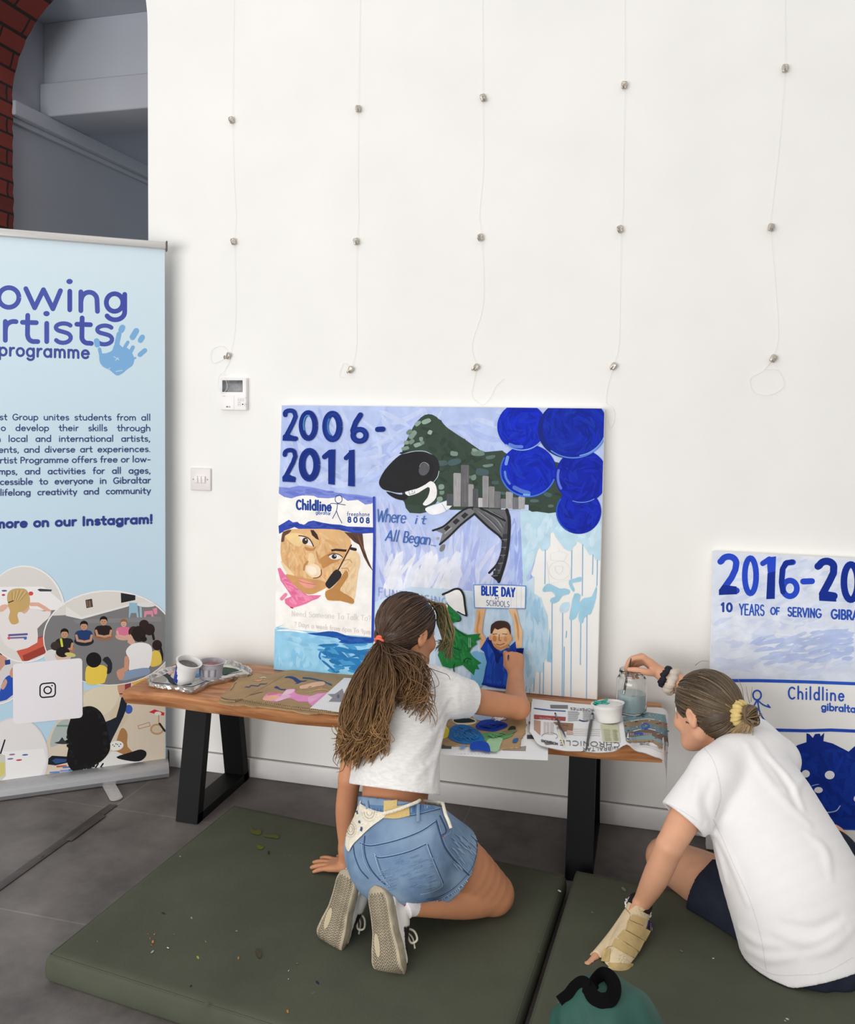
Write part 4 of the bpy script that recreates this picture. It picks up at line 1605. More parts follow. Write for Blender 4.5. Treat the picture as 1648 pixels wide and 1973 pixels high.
for q in ([(790, 1010), (795, 1050), (880, 1055), (900, 1010), (850, 990), (790, 1010)], [(843, 970), (848, 998)], earc(850, 1115, 68, 60, 0, 360, 20), [(820, 1090), (850, 1085), (872, 1092), (868, 1120), (848, 1140), (826, 1120), (820, 1090)], [(770, 1060), (785, 1200), (930, 1170)]):
    ar.stroke(q, 2, (226, 226, 224))

# mountain
ar.xf = (0, 0, 1.0)
GRN = (58, 74, 62)
MT = [(772, 895), (776, 868), (783, 850), (797, 822), (812, 804), (826, 798), (841, 803), (862, 824), (895, 846), (915, 860), (935, 871), (968, 868), (990, 880), (1110, 900), (1090, 985), (1010, 982), (868, 982), (845, 962), (830, 985), (790, 988), (779, 965), (772, 930)]
ar.poly(MT, GRN, 2)
ar.brush(MT, 120, [(50, 64, 55), (66, 82, 70), (58, 76, 70), (46, 58, 52)], 20, 22, 7, 50, .4)
RK = [(822, 812, 9, 5, -20, (148, 172, 158)), (806, 816, 7, 4, -30, (140, 164, 150)), (796, 838, 9, 5, -45, (128, 150, 136)), (789, 832, 6, 4, -40, (110, 134, 120)), (812, 846, 4, 4, 0, (130, 150, 138)), (829, 833, 4, 5, 30, (152, 170, 160)), (784, 853, 5, 4, 0, (140, 160, 146)), (794, 851, 6, 4, -30, (120, 142, 130)), (806, 857, 8, 4, -15, (138, 160, 148)), (814, 853, 4, 4, 0, (110, 132, 122)), (781, 864, 7, 4, -10, (128, 150, 138)),
      (876, 874, 8, 5, 10, (124, 146, 134)), (922, 873, 13, 6, 5, (112, 134, 122)), (915, 867, 6, 3, 10, (140, 160, 146)), (946, 881, 9, 4, -10, (90, 112, 106)), (941, 897, 10, 3, -8, (112, 136, 124)), (913, 920, 6, 5, -20, (116, 140, 126)), (904, 919, 5, 3, 0, (96, 118, 108)), (851, 938, 6, 5, 0, (132, 154, 140)), (852, 949, 5, 4, 0, (120, 144, 130)), (848, 962, 6, 5, -10, (136, 158, 146)), (929, 910, 12, 7, 10, (72, 94, 98)), (876, 890, 13, 6, -10, (76, 98, 100)), (853, 892, 10, 6, 0, (74, 96, 96)), (1030, 965, 9, 3, 0, (84, 108, 106)), (1056, 953, 8, 4, 20, (78, 100, 98)), (955, 930, 7, 4, 0, (74, 96, 94)), (900, 942, 9, 3, -20, (70, 92, 88)), (966, 950, 8, 3, 10, (80, 102, 100)), (1062, 975, 6, 3, 0, (92, 114, 110))]
for x, y, rx, ry, ro, c_ in RK:
    a = math.radians(ro)
    q = [(x + (sx * rx * math.cos(a) - sy * ry * math.sin(a)) * random.uniform(.8, 1.1), y + (sx * rx * math.sin(a) + sy * ry * math.cos(a)) * random.uniform(.8, 1.1)) for sx, sy in ((-1, -.7), (0, -1), (.9, -.8), (1, .5), (.1, 1), (-.9, .8))]
    ar.poly(q, c_, 2)
# dark cap shape with white strap
ar.xf = A4
ar.poly([(820, 665), (900, 690), (960, 668), (1090, 610), (1120, 640), (1075, 745), (1000, 750), (925, 742), (900, 712), (850, 705)], (52, 66, 56), 2)
ar.poly([(790, 658), (860, 675), (900, 680), (950, 668), (925, 715), (880, 715), (830, 695)], (34, 34, 36), 2)
ar.poly([(880, 400), (950, 385), (1030, 382), (1100, 402), (1145, 450), (1152, 520), (1130, 590), (1108, 625), (1060, 560), (1000, 440)], (40, 40, 43), 3)
ar.poly([(742, 600), (765, 540), (810, 480), (880, 415), (950, 390), (1020, 392), (1075, 420), (1112, 470), (1108, 540), (1070, 605), (1020, 636), (960, 655), (880, 668), (810, 655), (765, 640)], (36, 36, 39), 3)
ar.stroke([(900, 405), (980, 386), (1050, 386), (1105, 408)], 5, (170, 196, 210), 4, taper=True)
ar.ellipse(1050, 507, 34, 46, (92, 92, 98), 28)
ar.stroke(earc(1050, 507, 34, 46, 200, 330, 10), 4, (150, 152, 158))
ar.poly([(920, 662), (1000, 640), (1060, 610), (1092, 588), (1122, 606), (1136, 650), (1130, 700), (1100, 735), (1060, 755), (1040, 742), (1072, 700), (1088, 650), (1075, 628), (1010, 668), (960, 685), (938, 686)], (240, 240, 240), 2)
ar.stroke([(945, 655), (950, 680), (985, 668), (984, 655)], 3, (50, 60, 90))
ar.stroke([(968, 652), (970, 664)], 3, (50, 60, 90))
ar.poly([(1058, 772), (1110, 752), (1198, 722), (1240, 708), (1250, 742), (1190, 796), (1110, 818), (1068, 798)], (240, 241, 243), 2)
ar.stroke([(1070, 765), (1110, 750), (1198, 722), (1240, 706)], 4, (150, 180, 215))
ar.stroke([(1170, 740), (1200, 790)], 4, (150, 180, 215))
ar.stroke([(1110, 600), (1140, 560), (1150, 520)], 4, (186, 214, 226), 3)

# skyline
ar.xf = A5
BL = [(135, 630, 180, 705, (84, 88, 94)), (178, 497, 226, 710, (160, 158, 160)), (226, 446, 278, 712, (104, 102, 106)), (272, 568, 307, 712, (156, 154, 156)), (300, 596, 338, 714, (86, 86, 90)), (335, 655, 366, 714, (190, 189, 189)), (362, 515, 402, 716, (146, 145, 148)), (402, 582, 440, 718, (138, 137, 138)), (436, 613, 478, 720, (112, 112, 116)), (478, 660, 516, 722, (128, 128, 132)), (510, 616, 556, 724, (160, 159, 161)), (552, 652, 610, 728, (116, 116, 122)), (590, 645, 632, 726, (166, 166, 170))]
ar.poly([(480, 690), (655, 700), (655, 735), (480, 728)], (196, 208, 236))
for x0, y0, x1, y1, c_ in BL:
    ar.poly([(x0, y0 + 6), (x0 + 5, y0), (x1 - 3, y0 + 2), (x1, y0 + 8), (x1 - 2, y1), (x0 + 1, y1)], c_)
    w = x1 - x0
    for k in range(4):
        xx = x0 + w * (.15 + .7 * random.random())
        d = random.choice((-26, 30, 46, -16))
        ya = random.uniform(y0 + 6, y0 + (y1 - y0) * .4)
        ar.stroke([(xx, ya), (xx + random.uniform(-2, 2), random.uniform(ya + 30, y1 - 4))], w * .14, tuple(np.clip(np.array(c_) + d, 20, 230)), taper=True)
# black steel legs under the skyline
GY = (104, 104, 108)
ar.poly([(300, 716), (350, 722), (520, 730), (530, 800), (505, 905), (485, 920), (420, 850), (312, 758)], (100, 100, 104))
for q in ([(330, 735), (420, 810), (480, 880)], [(370, 740), (450, 790), (490, 850)], [(400, 735), (470, 770), (500, 800)]):
    ar.stroke(q, 7, (140, 140, 144), 3, taper=True)
    ar.stroke([(a + 14, b + 4) for a, b in q], 6, (74, 74, 78), 3, taper=True)
ar.poly([(285, 716), (316, 752), (230, 822), (150, 890), (100, 940), (88, 950), (110, 880), (60, 860), (130, 830), (210, 760)], (120, 120, 124))
BK = (38, 38, 41)
ar.stroke([(300, 716), (260, 722), (200, 762), (130, 826), (95, 846), (48, 862)], 12, BK, 3)
ar.stroke([(312, 756), (225, 826), (150, 900), (92, 950)], 12, BK, 3)
for x, y in ((250, 768), (196, 806), (140, 850)):
    ar.poly([(x - 24, y + 2), (x + 2, y - 22), (x + 24, y - 6), (x - 4, y + 20)], (48, 48, 51))
ar.stroke([(125, 880), (165, 845)], 9, (160, 160, 162))
ar.poly([(485, 920), (512, 800), (540, 790), (538, 900), (520, 1010), (500, 1100), (468, 1190), (420, 1152), (452, 1100), (478, 1020)], (84, 84, 88))
ar.stroke([(312, 756), (400, 840), (488, 918), (484, 1000), (455, 1075), (405, 1130)], 14, BK, 3)
ar.stroke([(350, 722), (430, 760), (505, 800)], 12, BK, 3)
ar.stroke([(516, 732), (532, 800), (526, 940), (505, 1060), (466, 1186)], 20, BK, 3)
ar.poly([(415, 1148), (455, 1140), (490, 1130), (466, 1192)], BK)
for x, y in ((508, 900), (502, 950), (496, 1000), (482, 1050), (462, 1095), (448, 1130)):
    ar.poly([(x - 16, y - 14), (x + 12, y - 18), (x + 10, y + 14), (x - 18, y + 18)], (58, 58, 62))
    ar.stroke([(x - 20, y + 20), (x + 10, y + 18)], 4, (128, 128, 132))
ar.ellipse(78, 912, 10, 8, (168, 166, 164))
ar.ellipse(108, 972, 14, 26, (128, 126, 126), 30)

# balloons



def balloon(cx, cy, rx, ry, c, rot=0):
    ar.ellipse(cx, cy, rx, ry, c, rot, 48)
    reg = [(cx + rx * .95 * math.cos(a), cy + ry * .95 * math.sin(a)) for a in np.linspace(0, 2 * math.pi, 30)]
    cc_ = np.array(c)
    ar.brush(reg, 60, [tuple(np.clip(cc_ + d, 0, 255)) for d in ((8, 14, 16), (-8, -14, -26), (4, 6, 30), (-10, -10, -40), (14, 20, 10))], lambda p: math.degrees(math.atan2(p[1] - cy, p[0] - cx)) + 90, 110, 16, 14, .5)


balloon(972, 742, 143, 142, (12, 36, 172))
ar.stroke(earc(972, 742, 140, 138, 120, 215, 14), 9, (40, 90, 190))
balloon(990, 520, 166, 170, (14, 36, 172))
ar.stroke(earc(990, 520, 160, 164, 60, 110, 12), 5, (110, 150, 226))
ar.stroke(earc(990, 520, 150, 150, 150, 195, 8), 16, (98, 122, 214))
balloon(652, 485, 178, 168, (10, 38, 182))
ar.stroke(earc(652, 485, 174, 162, 20, 160, 20), 9, (70, 118, 214))
ar.stroke(earc(652, 485, 175, 165, 160, 210, 10), 9, (66, 104, 196))
ar.stroke([(505, 490), (512, 530), (535, 565)], 14, (96, 134, 216), 3)
ar.stroke([(512, 440), (522, 398)], 20, (112, 150, 224))
ar.stroke([(565, 590), (610, 612), (655, 625)], 26, (84, 118, 206), 3)
ar.stroke([(625, 635), (660, 637)], 12, (120, 170, 226))
balloon(612, 205, 156, 152, (12, 40, 188))
ar.stroke(earc(612, 205, 154, 148, 40, 130, 14), 7, (140, 176, 234))
ar.stroke([(535, 318), (570, 330), (612, 332)], 20, (96, 132, 220), 3)
ar.ellipse(930, 215, 218, 190, (18, 38, 130), -12, 48)
balloon(948, 205, 205, 195, (14, 40, 168), -14)
ar.stroke(earc(935, 210, 212, 192, 10, 130, 26), 8, (92, 140, 222))
ar.stroke(earc(945, 205, 200, 185, 22, 80, 16), 6, (130, 172, 230))

# left poster panel
ar.xf = A4
ar.poly([(50, 640), (716, 700), (704, 1645), (40, 1600)], (245, 243, 239))
VI = (126, 140, 216)
ar.poly([(64, 628), (130, 634), (200, 620), (270, 628), (330, 640), (420, 662), (500, 674), (600, 682), (716, 702), (712, 732), (690, 742), (650, 748), (600, 716), (530, 722), (480, 688), (440, 700), (400, 705), (330, 702), (300, 688), (230, 684), (190, 692), (150, 706), (100, 696), (64, 672)], VI)
ar.brush([(70, 635), (330, 645), (600, 690), (700, 710), (700, 735), (600, 712), (480, 684), (300, 684), (110, 690)], 50, [(110, 126, 208), (146, 158, 226), (96, 112, 200)], 8, 90, 12, 8, .2)
CB = (36, 70, 152)
ar.text('Childline', (184, 778), (420, 792), 66, 14, CB, gap=.16)
ar.text('gibraltar', (315, 812), (416, 818), 24, 4, (58, 90, 170), gap=.1, jit=.05)
ar.stroke(earc(470, 711, 24, 27, 0, 360, 24), 5, (44, 60, 132))
for q in ([(462, 738), (455, 790), (428, 842)], [(455, 790), (470, 830), (492, 872)], [(408, 752), (420, 740), (460, 742), (515, 750)]):
    ar.stroke(q, 5, (44, 60, 132), 3)
ar.text('freephone', (528, 824), (680, 826), 28, 4, (66, 92, 164), gap=.2)
ar.text('8008', (532, 866), (680, 872), 38, 10, (38, 72, 150), gap=.42)
ar.poly([(62, 892), (100, 870), (132, 850), (160, 868), (190, 864), (215, 885), (240, 882), (265, 862), (300, 856), (360, 870), (420, 880), (480, 884), (530, 896), (600, 898), (706, 902), (706, 940), (620, 945), (560, 938), (520, 930), (460, 918), (400, 914), (340, 912), (300, 912), (270, 920), (240, 936), (205, 915), (170, 900), (120, 920), (66, 946)], (48, 74, 176))
ar.brush([(70, 895), (135, 858), (240, 888), (300, 862), (480, 890), (700, 905), (700, 935), (520, 925), (300, 906), (240, 928), (170, 896), (75, 938)], 46, [(40, 60, 160), (74, 100, 194), (30, 50, 146)], 4, 80, 10, 12, .3)
SK, SD, SL = (224, 180, 128), (192, 138, 84), (240, 212, 170)
ar.poly([(80, 990), (88, 940), (130, 915), (300, 912), (420, 914), (520, 932), (556, 1010), (540, 1080), (500, 1170), (450, 1262), (400, 1305), (330, 1340), (270, 1358), (210, 1332), (150, 1262), (100, 1180), (76, 1080)], SK, 2)
ar.brush([(90, 960), (300, 920), (510, 940), (520, 1080), (440, 1250), (270, 1340), (150, 1250), (85, 1080)], 110, [(230, 190, 142), (216, 168, 112), (238, 204, 160), (206, 152, 96)], lambda p: 80 - (p[0] - 280) * .08, 90, 16, 20, .5)
ar.poly([(108, 955), (170, 940), (240, 960), (210, 1030), (150, 1010)], (236, 206, 150), 3)
ar.poly([(80, 1130), (130, 1180), (200, 1270), (190, 1310), (120, 1220), (84, 1150)], SL, 2)
ar.poly([(340, 1120), (400, 1080), (440, 1068), (480, 1120), (420, 1150), (365, 1180), (352, 1150)], SD, 3)
ar.poly([(110, 1225), (170, 1230), (260, 1250), (340, 1260), (400, 1290), (330, 1340), (270, 1356), (205, 1328)], (206, 154, 100), 3)
ar.poly([(240, 1030), (290, 1045), (320, 1028), (300, 1060), (250, 1058)], SD, 2)
ar.poly([(238, 1172), (262, 1155), (300, 1148), (335, 1165), (352, 1200), (345, 1232), (310, 1246), (270, 1228), (245, 1200)], (240, 216, 184), 3)
ar.poly([(250, 1180), (275, 1162), (310, 1175), (320, 1215), (290, 1225), (262, 1205)], (247, 232, 210), 3)
ar.poly([(270, 1080), (300, 1085), (310, 1140), (285, 1150), (262, 1150)], (236, 206, 160), 3)
ar.stroke([(318, 1060), (330, 1110), (345, 1150)], 12, (196, 146, 96), 3, taper=True)
ar.stroke([(352, 1190), (352, 1222), (330, 1242), (300, 1246)], 7, (120, 74, 52), 3)
ar.stroke([(235, 1190), (240, 1160), (260, 1135)], 14, SD, 3)
ar.poly([(190, 1258), (230, 1256), (262, 1268), (318, 1288), (295, 1312), (250, 1312), (215, 1290)], (232, 158, 142), 2)
ar.stroke([(195, 1262), (250, 1280), (315, 1290)], 4, (190, 108, 100), 3)
DBR = (64, 42, 36)
ar.poly([(278, 920), (300, 920), (325, 950), (338, 988), (318, 980), (290, 955)], DBR)
ar.poly([(418, 1052), (450, 1046), (526, 1052), (520, 1068), (450, 1062), (424, 1066)], DBR)
ar.poly([(85, 965), (96, 932), (150, 918), (130, 945), (105, 960), (100, 995), (80, 1000)], (96, 70, 56), 2)
ar.poly([(205, 965), (235, 968), (270, 985), (290, 1010), (296, 1030), (255, 1020), (220, 1000)], (232, 224, 218), 2)
ar.ellipse(243, 994, 20, 22, (52, 44, 46))
ar.ellipse(248, 986, 5, 5, (230, 230, 230))
ar.stroke([(200, 958), (240, 964), (275, 984), (300, 1030)], 7, DBR, 3)
ar.poly([(402, 1095), (430, 1083), (465, 1085), (496, 1104), (460, 1120), (420, 1116)], (234, 228, 224), 2)
ar.ellipse(440, 1100, 17, 16, (48, 42, 46))
ar.ellipse(446, 1095, 5, 4, (235, 235, 235))
ar.stroke([(400, 1094), (430, 1081), (468, 1084), (498, 1104)], 6, DBR, 3)
ar.poly([(508, 932), (560, 938), (632, 945), (642, 1040), (665, 1110), (704, 1200), (672, 1160), (640, 1100), (610, 1020), (575, 1000), (540, 965)], (92, 62, 52), 0)
ar.stroke([(560, 950), (600, 1000), (635, 1060), (680, 1150)], 8, (70, 46, 40), 3, taper=True)
ar.stroke([(600, 950), (620, 1010), (650, 1080)], 8, (120, 84, 68), 3, taper=True)
ar.poly([(520, 1100), (552, 1062), (586, 1062), (612, 1096), (616, 1150), (604, 1200), (592, 1290), (572, 1420), (530, 1412), (480, 1400), (430, 1402), (390, 1392), (380, 1332), (410, 1300), (470, 1250), (482, 1215), (462, 1180), (490, 1140)], (236, 208, 166), 2)
ar.brush([(530, 1100), (600, 1090), (610, 1180), (580, 1380), (480, 1390), (395, 1370), (480, 1250), (480, 1160)], 50, [(242, 220, 184), (230, 196, 150), (222, 184, 134)], 110, 70, 14, 18, .4)
ar.poly([(392, 1330), (430, 1310), (480, 1250), (520, 1192), (536, 1230), (500, 1290), (480, 1330), (530, 1360), (572, 1390), (566, 1420), (480, 1400), (395, 1394), (378, 1350)], (186, 134, 78), 2)
ar.stroke([(500, 1130), (540, 1120), (560, 1140)], 6, (196, 150, 104), 3)
ar.stroke([(490, 1180), (530, 1180), (540, 1200)], 6, (196, 150, 104), 3)
ar.poly([(436, 1200), (466, 1188), (492, 1222), (470, 1262), (418, 1312), (400, 1316), (380, 1290), (392, 1262)], (40, 38, 42), 2)
ar.stroke([(462, 1200), (500, 1130), (556, 1022)], 9, (70, 44, 42))
ar.stroke([(556, 1046), (584, 1052)], 20, (44, 36, 38))
PK = (230, 118, 160)
ar.poly([(56, 1180), (74, 1176), (100, 1215), (150, 1275), (205, 1330), (262, 1362), (352, 1362), (330, 1384), (290, 1398), (250, 1420), (205, 1435), (150, 1450), (108, 1418), (104, 1388), (150, 1370), (110, 1310), (76, 1262)], PK)
ar.brush([(60, 1190), (150, 1280), (260, 1368), (330, 1372), (200, 1430), (120, 1410), (150, 1365), (80, 1260)], 40, [(238, 142, 176), (214, 92, 140), (244, 160, 190)], 30, 70, 13, 30, .3)
ar.stroke([(84, 1386), (110, 1358)], 24, (236, 140, 172))
ar.stroke([(146, 1444), (158, 1448)], 10, (200, 50, 90))
ar.text('Need Someone To Talk To?', (152, 1502), (688, 1536), 40, 4, (222, 217, 213), gap=.12, jit=.05)
ar.text('? Days a week from 6pm To 9pm', (170, 1572), (684, 1626), 34, 4, (218, 214, 212), gap=.12, jit=.05)
ar.poly([(38, 1590), (120, 1592), (300, 1608), (500, 1630), (700, 1650), (700, 1910), (30, 1880)], (150, 206, 236))
SEA = [(42, 1600), (690, 1655), (690, 1890), (42, 1850)]
ar.brush(SEA, 90, [(164, 214, 240), (136, 196, 230), (176, 220, 242), (120, 186, 226)], lambda p: 8 if p[1] < 1700 else 95, 120, 26, 10, .3)
ar.brush([(300, 1700), (690, 1690), (690, 1890), (380, 1880)], 46, [(60, 146, 204), (34, 116, 178), (90, 170, 216), (24, 96, 158)], 12, 150, 24, 14, .4)
ar.poly([(40, 1582), (100, 1560), (110, 1556), (60, 1580), (140, 1586), (60, 1592)], (150, 206, 236))
ar.poly([(255, 1620), (330, 1616), (400, 1606), (460, 1612), (520, 1634), (600, 1645), (700, 1652), (700, 1685), (600, 1690), (540, 1692), (470, 1680), (500, 1662), (440, 1650), (380, 1640), (320, 1634)], (26, 82, 164), 2)
ar.brush([(380, 1620), (690, 1655), (690, 1685), (480, 1676)], 20, [(20, 64, 146), (40, 104, 184)], 6, 90, 9, 6, .2)
ar.stroke([(45, 1600), (140, 1600), (260, 1616)], 10, (244, 246, 246), 3, taper=True)
for q in ([(350, 1740), (340, 1775), (352, 1800)], [(380, 1735), (400, 1760), (380, 1790)], [(560, 1840), (620, 1870), (680, 1860)], [(420, 1800), (520, 1790), (640, 1800)]):
    ar.stroke(q, 13, (40, 122, 186), 3, taper=True)
ar.stroke([(710, 700), (712, 1000), (706, 1300), (700, 1660)], 16, (42, 66, 178), 4)
ar.stroke([(716, 705), (716, 1010)], 5, (70, 96, 200))
# years, in thick brushed numerals
DB = (16, 46, 132)
DBS = [(24, 58, 146), (12, 38, 116)]


def num(strokes, wd=42, c=DB):
    off = ar.next()
    for q in strokes:
        ar.stroke(q, wd, c, 0, off=off, caps=True)
    for q in strokes:
        qq = np.array(q, float)
        ar.stroke(qq + [random.uniform(-6, 6), 0], wd * .3, random.choice(DBS), 0, taper=True, caps=False)


num([[(108, 140)] + earc(140, 130, 34, 20, 190, 330, 8) + [(178, 150), (160, 195), (110, 290), (180, 300)]], 30)
ar.poly([(92, 280), (112, 262), (186, 292), (182, 318), (90, 314)], DB)
num([earc(265, 212, 46, 86, 0, 360, 30)], 38)
ar.stroke(earc(262, 208, 30, 66, 150, 290, 16), 8, (70, 140, 200))
num([earc(428, 218, 48, 86, 0, 360, 30)], 42)
ar.stroke(earc(424, 214, 28, 62, 100, 230, 16), 8, (60, 130, 196))
num([[(618, 140), (586, 190), (566, 246)] + earc(612, 278, 44, 40, 200, 560, 24)], 36)
num([[(735, 238), (770, 236)]], 36)
num([[(105, 410)] + earc(140, 400, 34, 22, 190, 330, 8) + [(176, 420), (160, 465), (112, 556), (165, 572)]], 30)
ar.poly([(88, 560), (112, 532), (178, 566), (176, 596), (90, 592)], DB)
num([earc(272, 478, 50, 92, 0, 360, 30)], 46)
num([[(374, 424), (412, 392)], [(424, 390), (424, 592)]], 34)
ar.poly([(400, 380), (448, 372), (444, 614), (400, 608)], DB)
num([[(520, 432), (548, 404)]], 30)
ar.poly([(540, 380), (578, 374), (580, 625), (534, 622)], DB)
# script line and faint headline
SB = (58, 104, 178)
ar.text('Where', (726, 862), (925, 876), 92, 7, SB, gap=.02, slant=.18)
ar.text('it', (985, 878), (1058, 880), 64, 7, SB, gap=.3, slant=.2)
ar.text('All', (785, 990), (872, 1000), 78, 7.5, SB, gap=.06, slant=.25)
ar.text('Began', (905, 1002), (1090, 1022), 82, 7.5, SB, gap=.03, slant=.25)
ar.text('...', (1098, 1024), (1130, 1030), 60, 7, SB)
ar.text('FUNDRAISING', (738, 1366), (1216, 1440), 62, 4, (128, 158, 216), gap=.15)
# sign, boy and green bird
ar.xf = A5
ar.poly([(308, 1206), (637, 1214), (634, 1356), (314, 1350)], (244, 244, 243))
ar.stroke([(308, 1206), (470, 1204), (637, 1214), (634, 1356), (470, 1354), (314, 1350), (308, 1206)], 6, (104, 148, 212))
ar.text('BLUE DAY', (358, 1268), (568, 1280), 58, 12, (30, 72, 176), gap=.14)
ar.text('AT', (442, 1298), (470, 1300), 17, 3, (66, 80, 130))
ar.text('SCHOOLS', (388, 1336), (534, 1346), 38, 4, (62, 76, 132), gap=.14)
for x in (420, 545, 580, 610):
    ar.stroke([(x, 1215), (x - 1, 1350)], 3, (206, 222, 238))
ar.poly([(290, 1645), (325, 1625), (392, 1660), (380, 1740), (362, 1840), (330, 1865), (285, 1850), (300, 1720)], (120, 184, 226), 2)
ar.poly([(328, 1355), (382, 1357), (368, 1430), (360, 1505), (392, 1560), (366, 1616), (348, 1610), (350, 1560), (310, 1498), (322, 1420)], (226, 178, 132))
ar.stroke([(345, 1370), (340, 1430), (330, 1500), (362, 1560)], 14, (204, 148, 96), 3, taper=True)
ar.poly([(528, 1356), (578, 1358), (598, 1450), (618, 1500), (612, 1600), (574, 1612), (566, 1500), (560, 1430)], (232, 190, 146))
ar.stroke([(565, 1380), (585, 1460), (592, 1560)], 14, (202, 150, 104), 3, taper=True)
ar.poly([(398, 1532), (440, 1600), (478, 1626), (530, 1600), (572, 1562), (578, 1606), (626, 1606), (618, 1650), (560, 1700), (545, 1862), (470, 1862), (400, 1850), (362, 1832), (392, 1700), (374, 1630), (350, 1612)], (26, 66, 172))
ar.brush([(400, 1560), (480, 1640), (570, 1590), (540, 1850), (380, 1830), (400, 1700)], 50, [(32, 80, 190), (22, 56, 154), (44, 96, 204)], 98, 110, 18, 10, .3)
ar.poly([(392, 1560), (412, 1545), (450, 1610), (480, 1640), (540, 1620), (530, 1655), (480, 1660), (460, 1710), (446, 1690), (440, 1640)], (16, 38, 112))
ar.poly([(578, 1612), (626, 1606), (612, 1650), (580, 1645)], (16, 32, 96))
ar.stroke([(365, 1832), (430, 1846), (520, 1860)], 14, (18, 46, 136))
ar.ellipse(414, 1540, 10, 16, (214, 160, 114))
ar.ellipse(544, 1545, 10, 18, (210, 152, 106))
ar.poly([(418, 1490), (425, 1460), (480, 1448), (528, 1460), (542, 1500), (545, 1550), (520, 1598), (476, 1620), (434, 1592), (418, 1540)], (222, 172, 126), 2)
ar.poly([(440, 1600), (476, 1618), (520, 1596), (530, 1575), (480, 1600), (430, 1572)], (196, 138, 92), 2)
ar.poly([(430, 1500), (470, 1485), (520, 1490), (500, 1530), (450, 1530)], (236, 198, 158), 3)
ar.poly([(414, 1510), (418, 1462), (436, 1445), (450, 1436), (480, 1432), (520, 1440), (540, 1468), (542, 1528), (528, 1490), (500, 1476), (460, 1490), (440, 1480), (426, 1512)], (66, 46, 42), 2)
ar.stroke([(430, 1518), (455, 1516)], 5, (130, 84, 58))
ar.stroke([(490, 1516), (518, 1518)], 5, (130, 84, 58))
ar.stroke([(470, 1520), (468, 1555), (480, 1558)], 6, (160, 104, 66))
ar.stroke([(452, 1580), (475, 1586), (502, 1576)], 5, (120, 70, 56), 3)
ar.ellipse(440, 1545, 13, 20, (196, 132, 82))
ar.ellipse(510, 1550, 10, 16, (206, 146, 100))
ar.poly([(126, 1268), (172, 1238), (218, 1234), (246, 1272), (258, 1340), (262, 1402), (216, 1384), (150, 1332)], (244, 244, 244), 2)
ar.stroke([(112, 1266), (150, 1250), (190, 1232), (222, 1236), (244, 1272), (252, 1330), (262, 1400)], 13, (38, 40, 40), 3)
ar.stroke([(262, 1402), (235, 1392), (205, 1375)], 8, (38, 40, 40))
GB = (34, 124, 62)
ar.poly([(146, 1330), (182, 1368), (224, 1402), (222, 1425), (200, 1436), (168, 1452), (180, 1480), (222, 1500), (268, 1522), (352, 1514), (340, 1535), (356, 1548), (318, 1562), (330, 1580), (298, 1602), (280, 1632), (310, 1665), (358, 1702), (332, 1712), (345, 1740), (318, 1740), (310, 1778), (268, 1740), (238, 1712), (206, 1722), (160, 1735), (110, 1720), (80, 1650), (120, 1540), (100, 1400), (110, 1345)], GB)
ar.brush([(150, 1340), (215, 1405), (165, 1455), (260, 1530), (340, 1525), (280, 1630), (330, 1720), (230, 1700), (110, 1700), (100, 1400)], 90, [(42, 142, 70), (26, 104, 52), (50, 156, 84), (22, 90, 48)], 55, 70, 15, 30, .6)
for q in ([(160, 1460), (150, 1530), (180, 1600), (240, 1620)], [(150, 1480), (190, 1485), (230, 1510), (270, 1540)], [(240, 1700), (262, 1670), (300, 1680)], [(190, 1700), (180, 1730), (186, 1760)], [(222, 1404), (224, 1430), (196, 1440)], [(120, 1345), (132, 1328), (150, 1335)]):
    ar.stroke(q, 7, (24, 68, 44), 3, taper=True)
ar.ellipse(136, 1342, 8, 14, (236, 238, 236))
for x in (278, 288):
    ar.stroke([(x, 1540), (x, 1600)], 3, (170, 210, 190))
ar.build('painted_picture', M_paint, t1, label='painted picture with balloons, a mountain, a phone poster and a sign')

t2, o2, n2, cl2 = canvas('canvas_painting', 'canvas reading 2016-20 leaning on the wall at the right edge', .193, 1.352, .008, .955, -.112, -.036)
ar = Art(o2, n2, A3, clip=cl2, lift=.0002)
ar.poly([(95, 60), (1100, 100), (2600, 160), (2600, 960), (95, 888)], (222, 229, 243))
PN = [(106, 90), (1013, 130), (1013, 890), (104, 880)]
ar.brush(PN, 170, [(208, 218, 242), (230, 235, 245), (198, 210, 238), (238, 240, 246), (214, 224, 244)], lambda p: -12, 150, 30, 14, .4)
ar.brush([(300, 620), (1010, 560), (1013, 760), (400, 800)], 60, [(186, 200, 236), (174, 190, 232), (200, 212, 240)], -14, 170, 22, 8, .3)
ar.brush([(1013, 140), (2500, 200), (2500, 900), (1013, 880)], 120, [(208, 218, 242), (230, 235, 245), (198, 210, 238)], -12, 200, 34, 14, .4)
ar.stroke([(104, 892), (400, 892), (700, 900), (1013, 912), (2600, 980)], 20, (44, 88, 196))
ar.stroke([(104, 1182), (500, 1205), (700, 1210), (860, 1205), (1013, 1212), (2600, 1260)], 20, (36, 76, 186))
ar.stroke([(300, 1790), (840, 1822), (1013, 1828), (2600, 1900)], 24, (38, 76, 180))
NB, ND = (40, 74, 200), (20, 48, 146)


def num2(strokes, wd, c):
    off = ar.next()
    for q in strokes:
        ar.stroke(q, wd, c, 0, off=off)


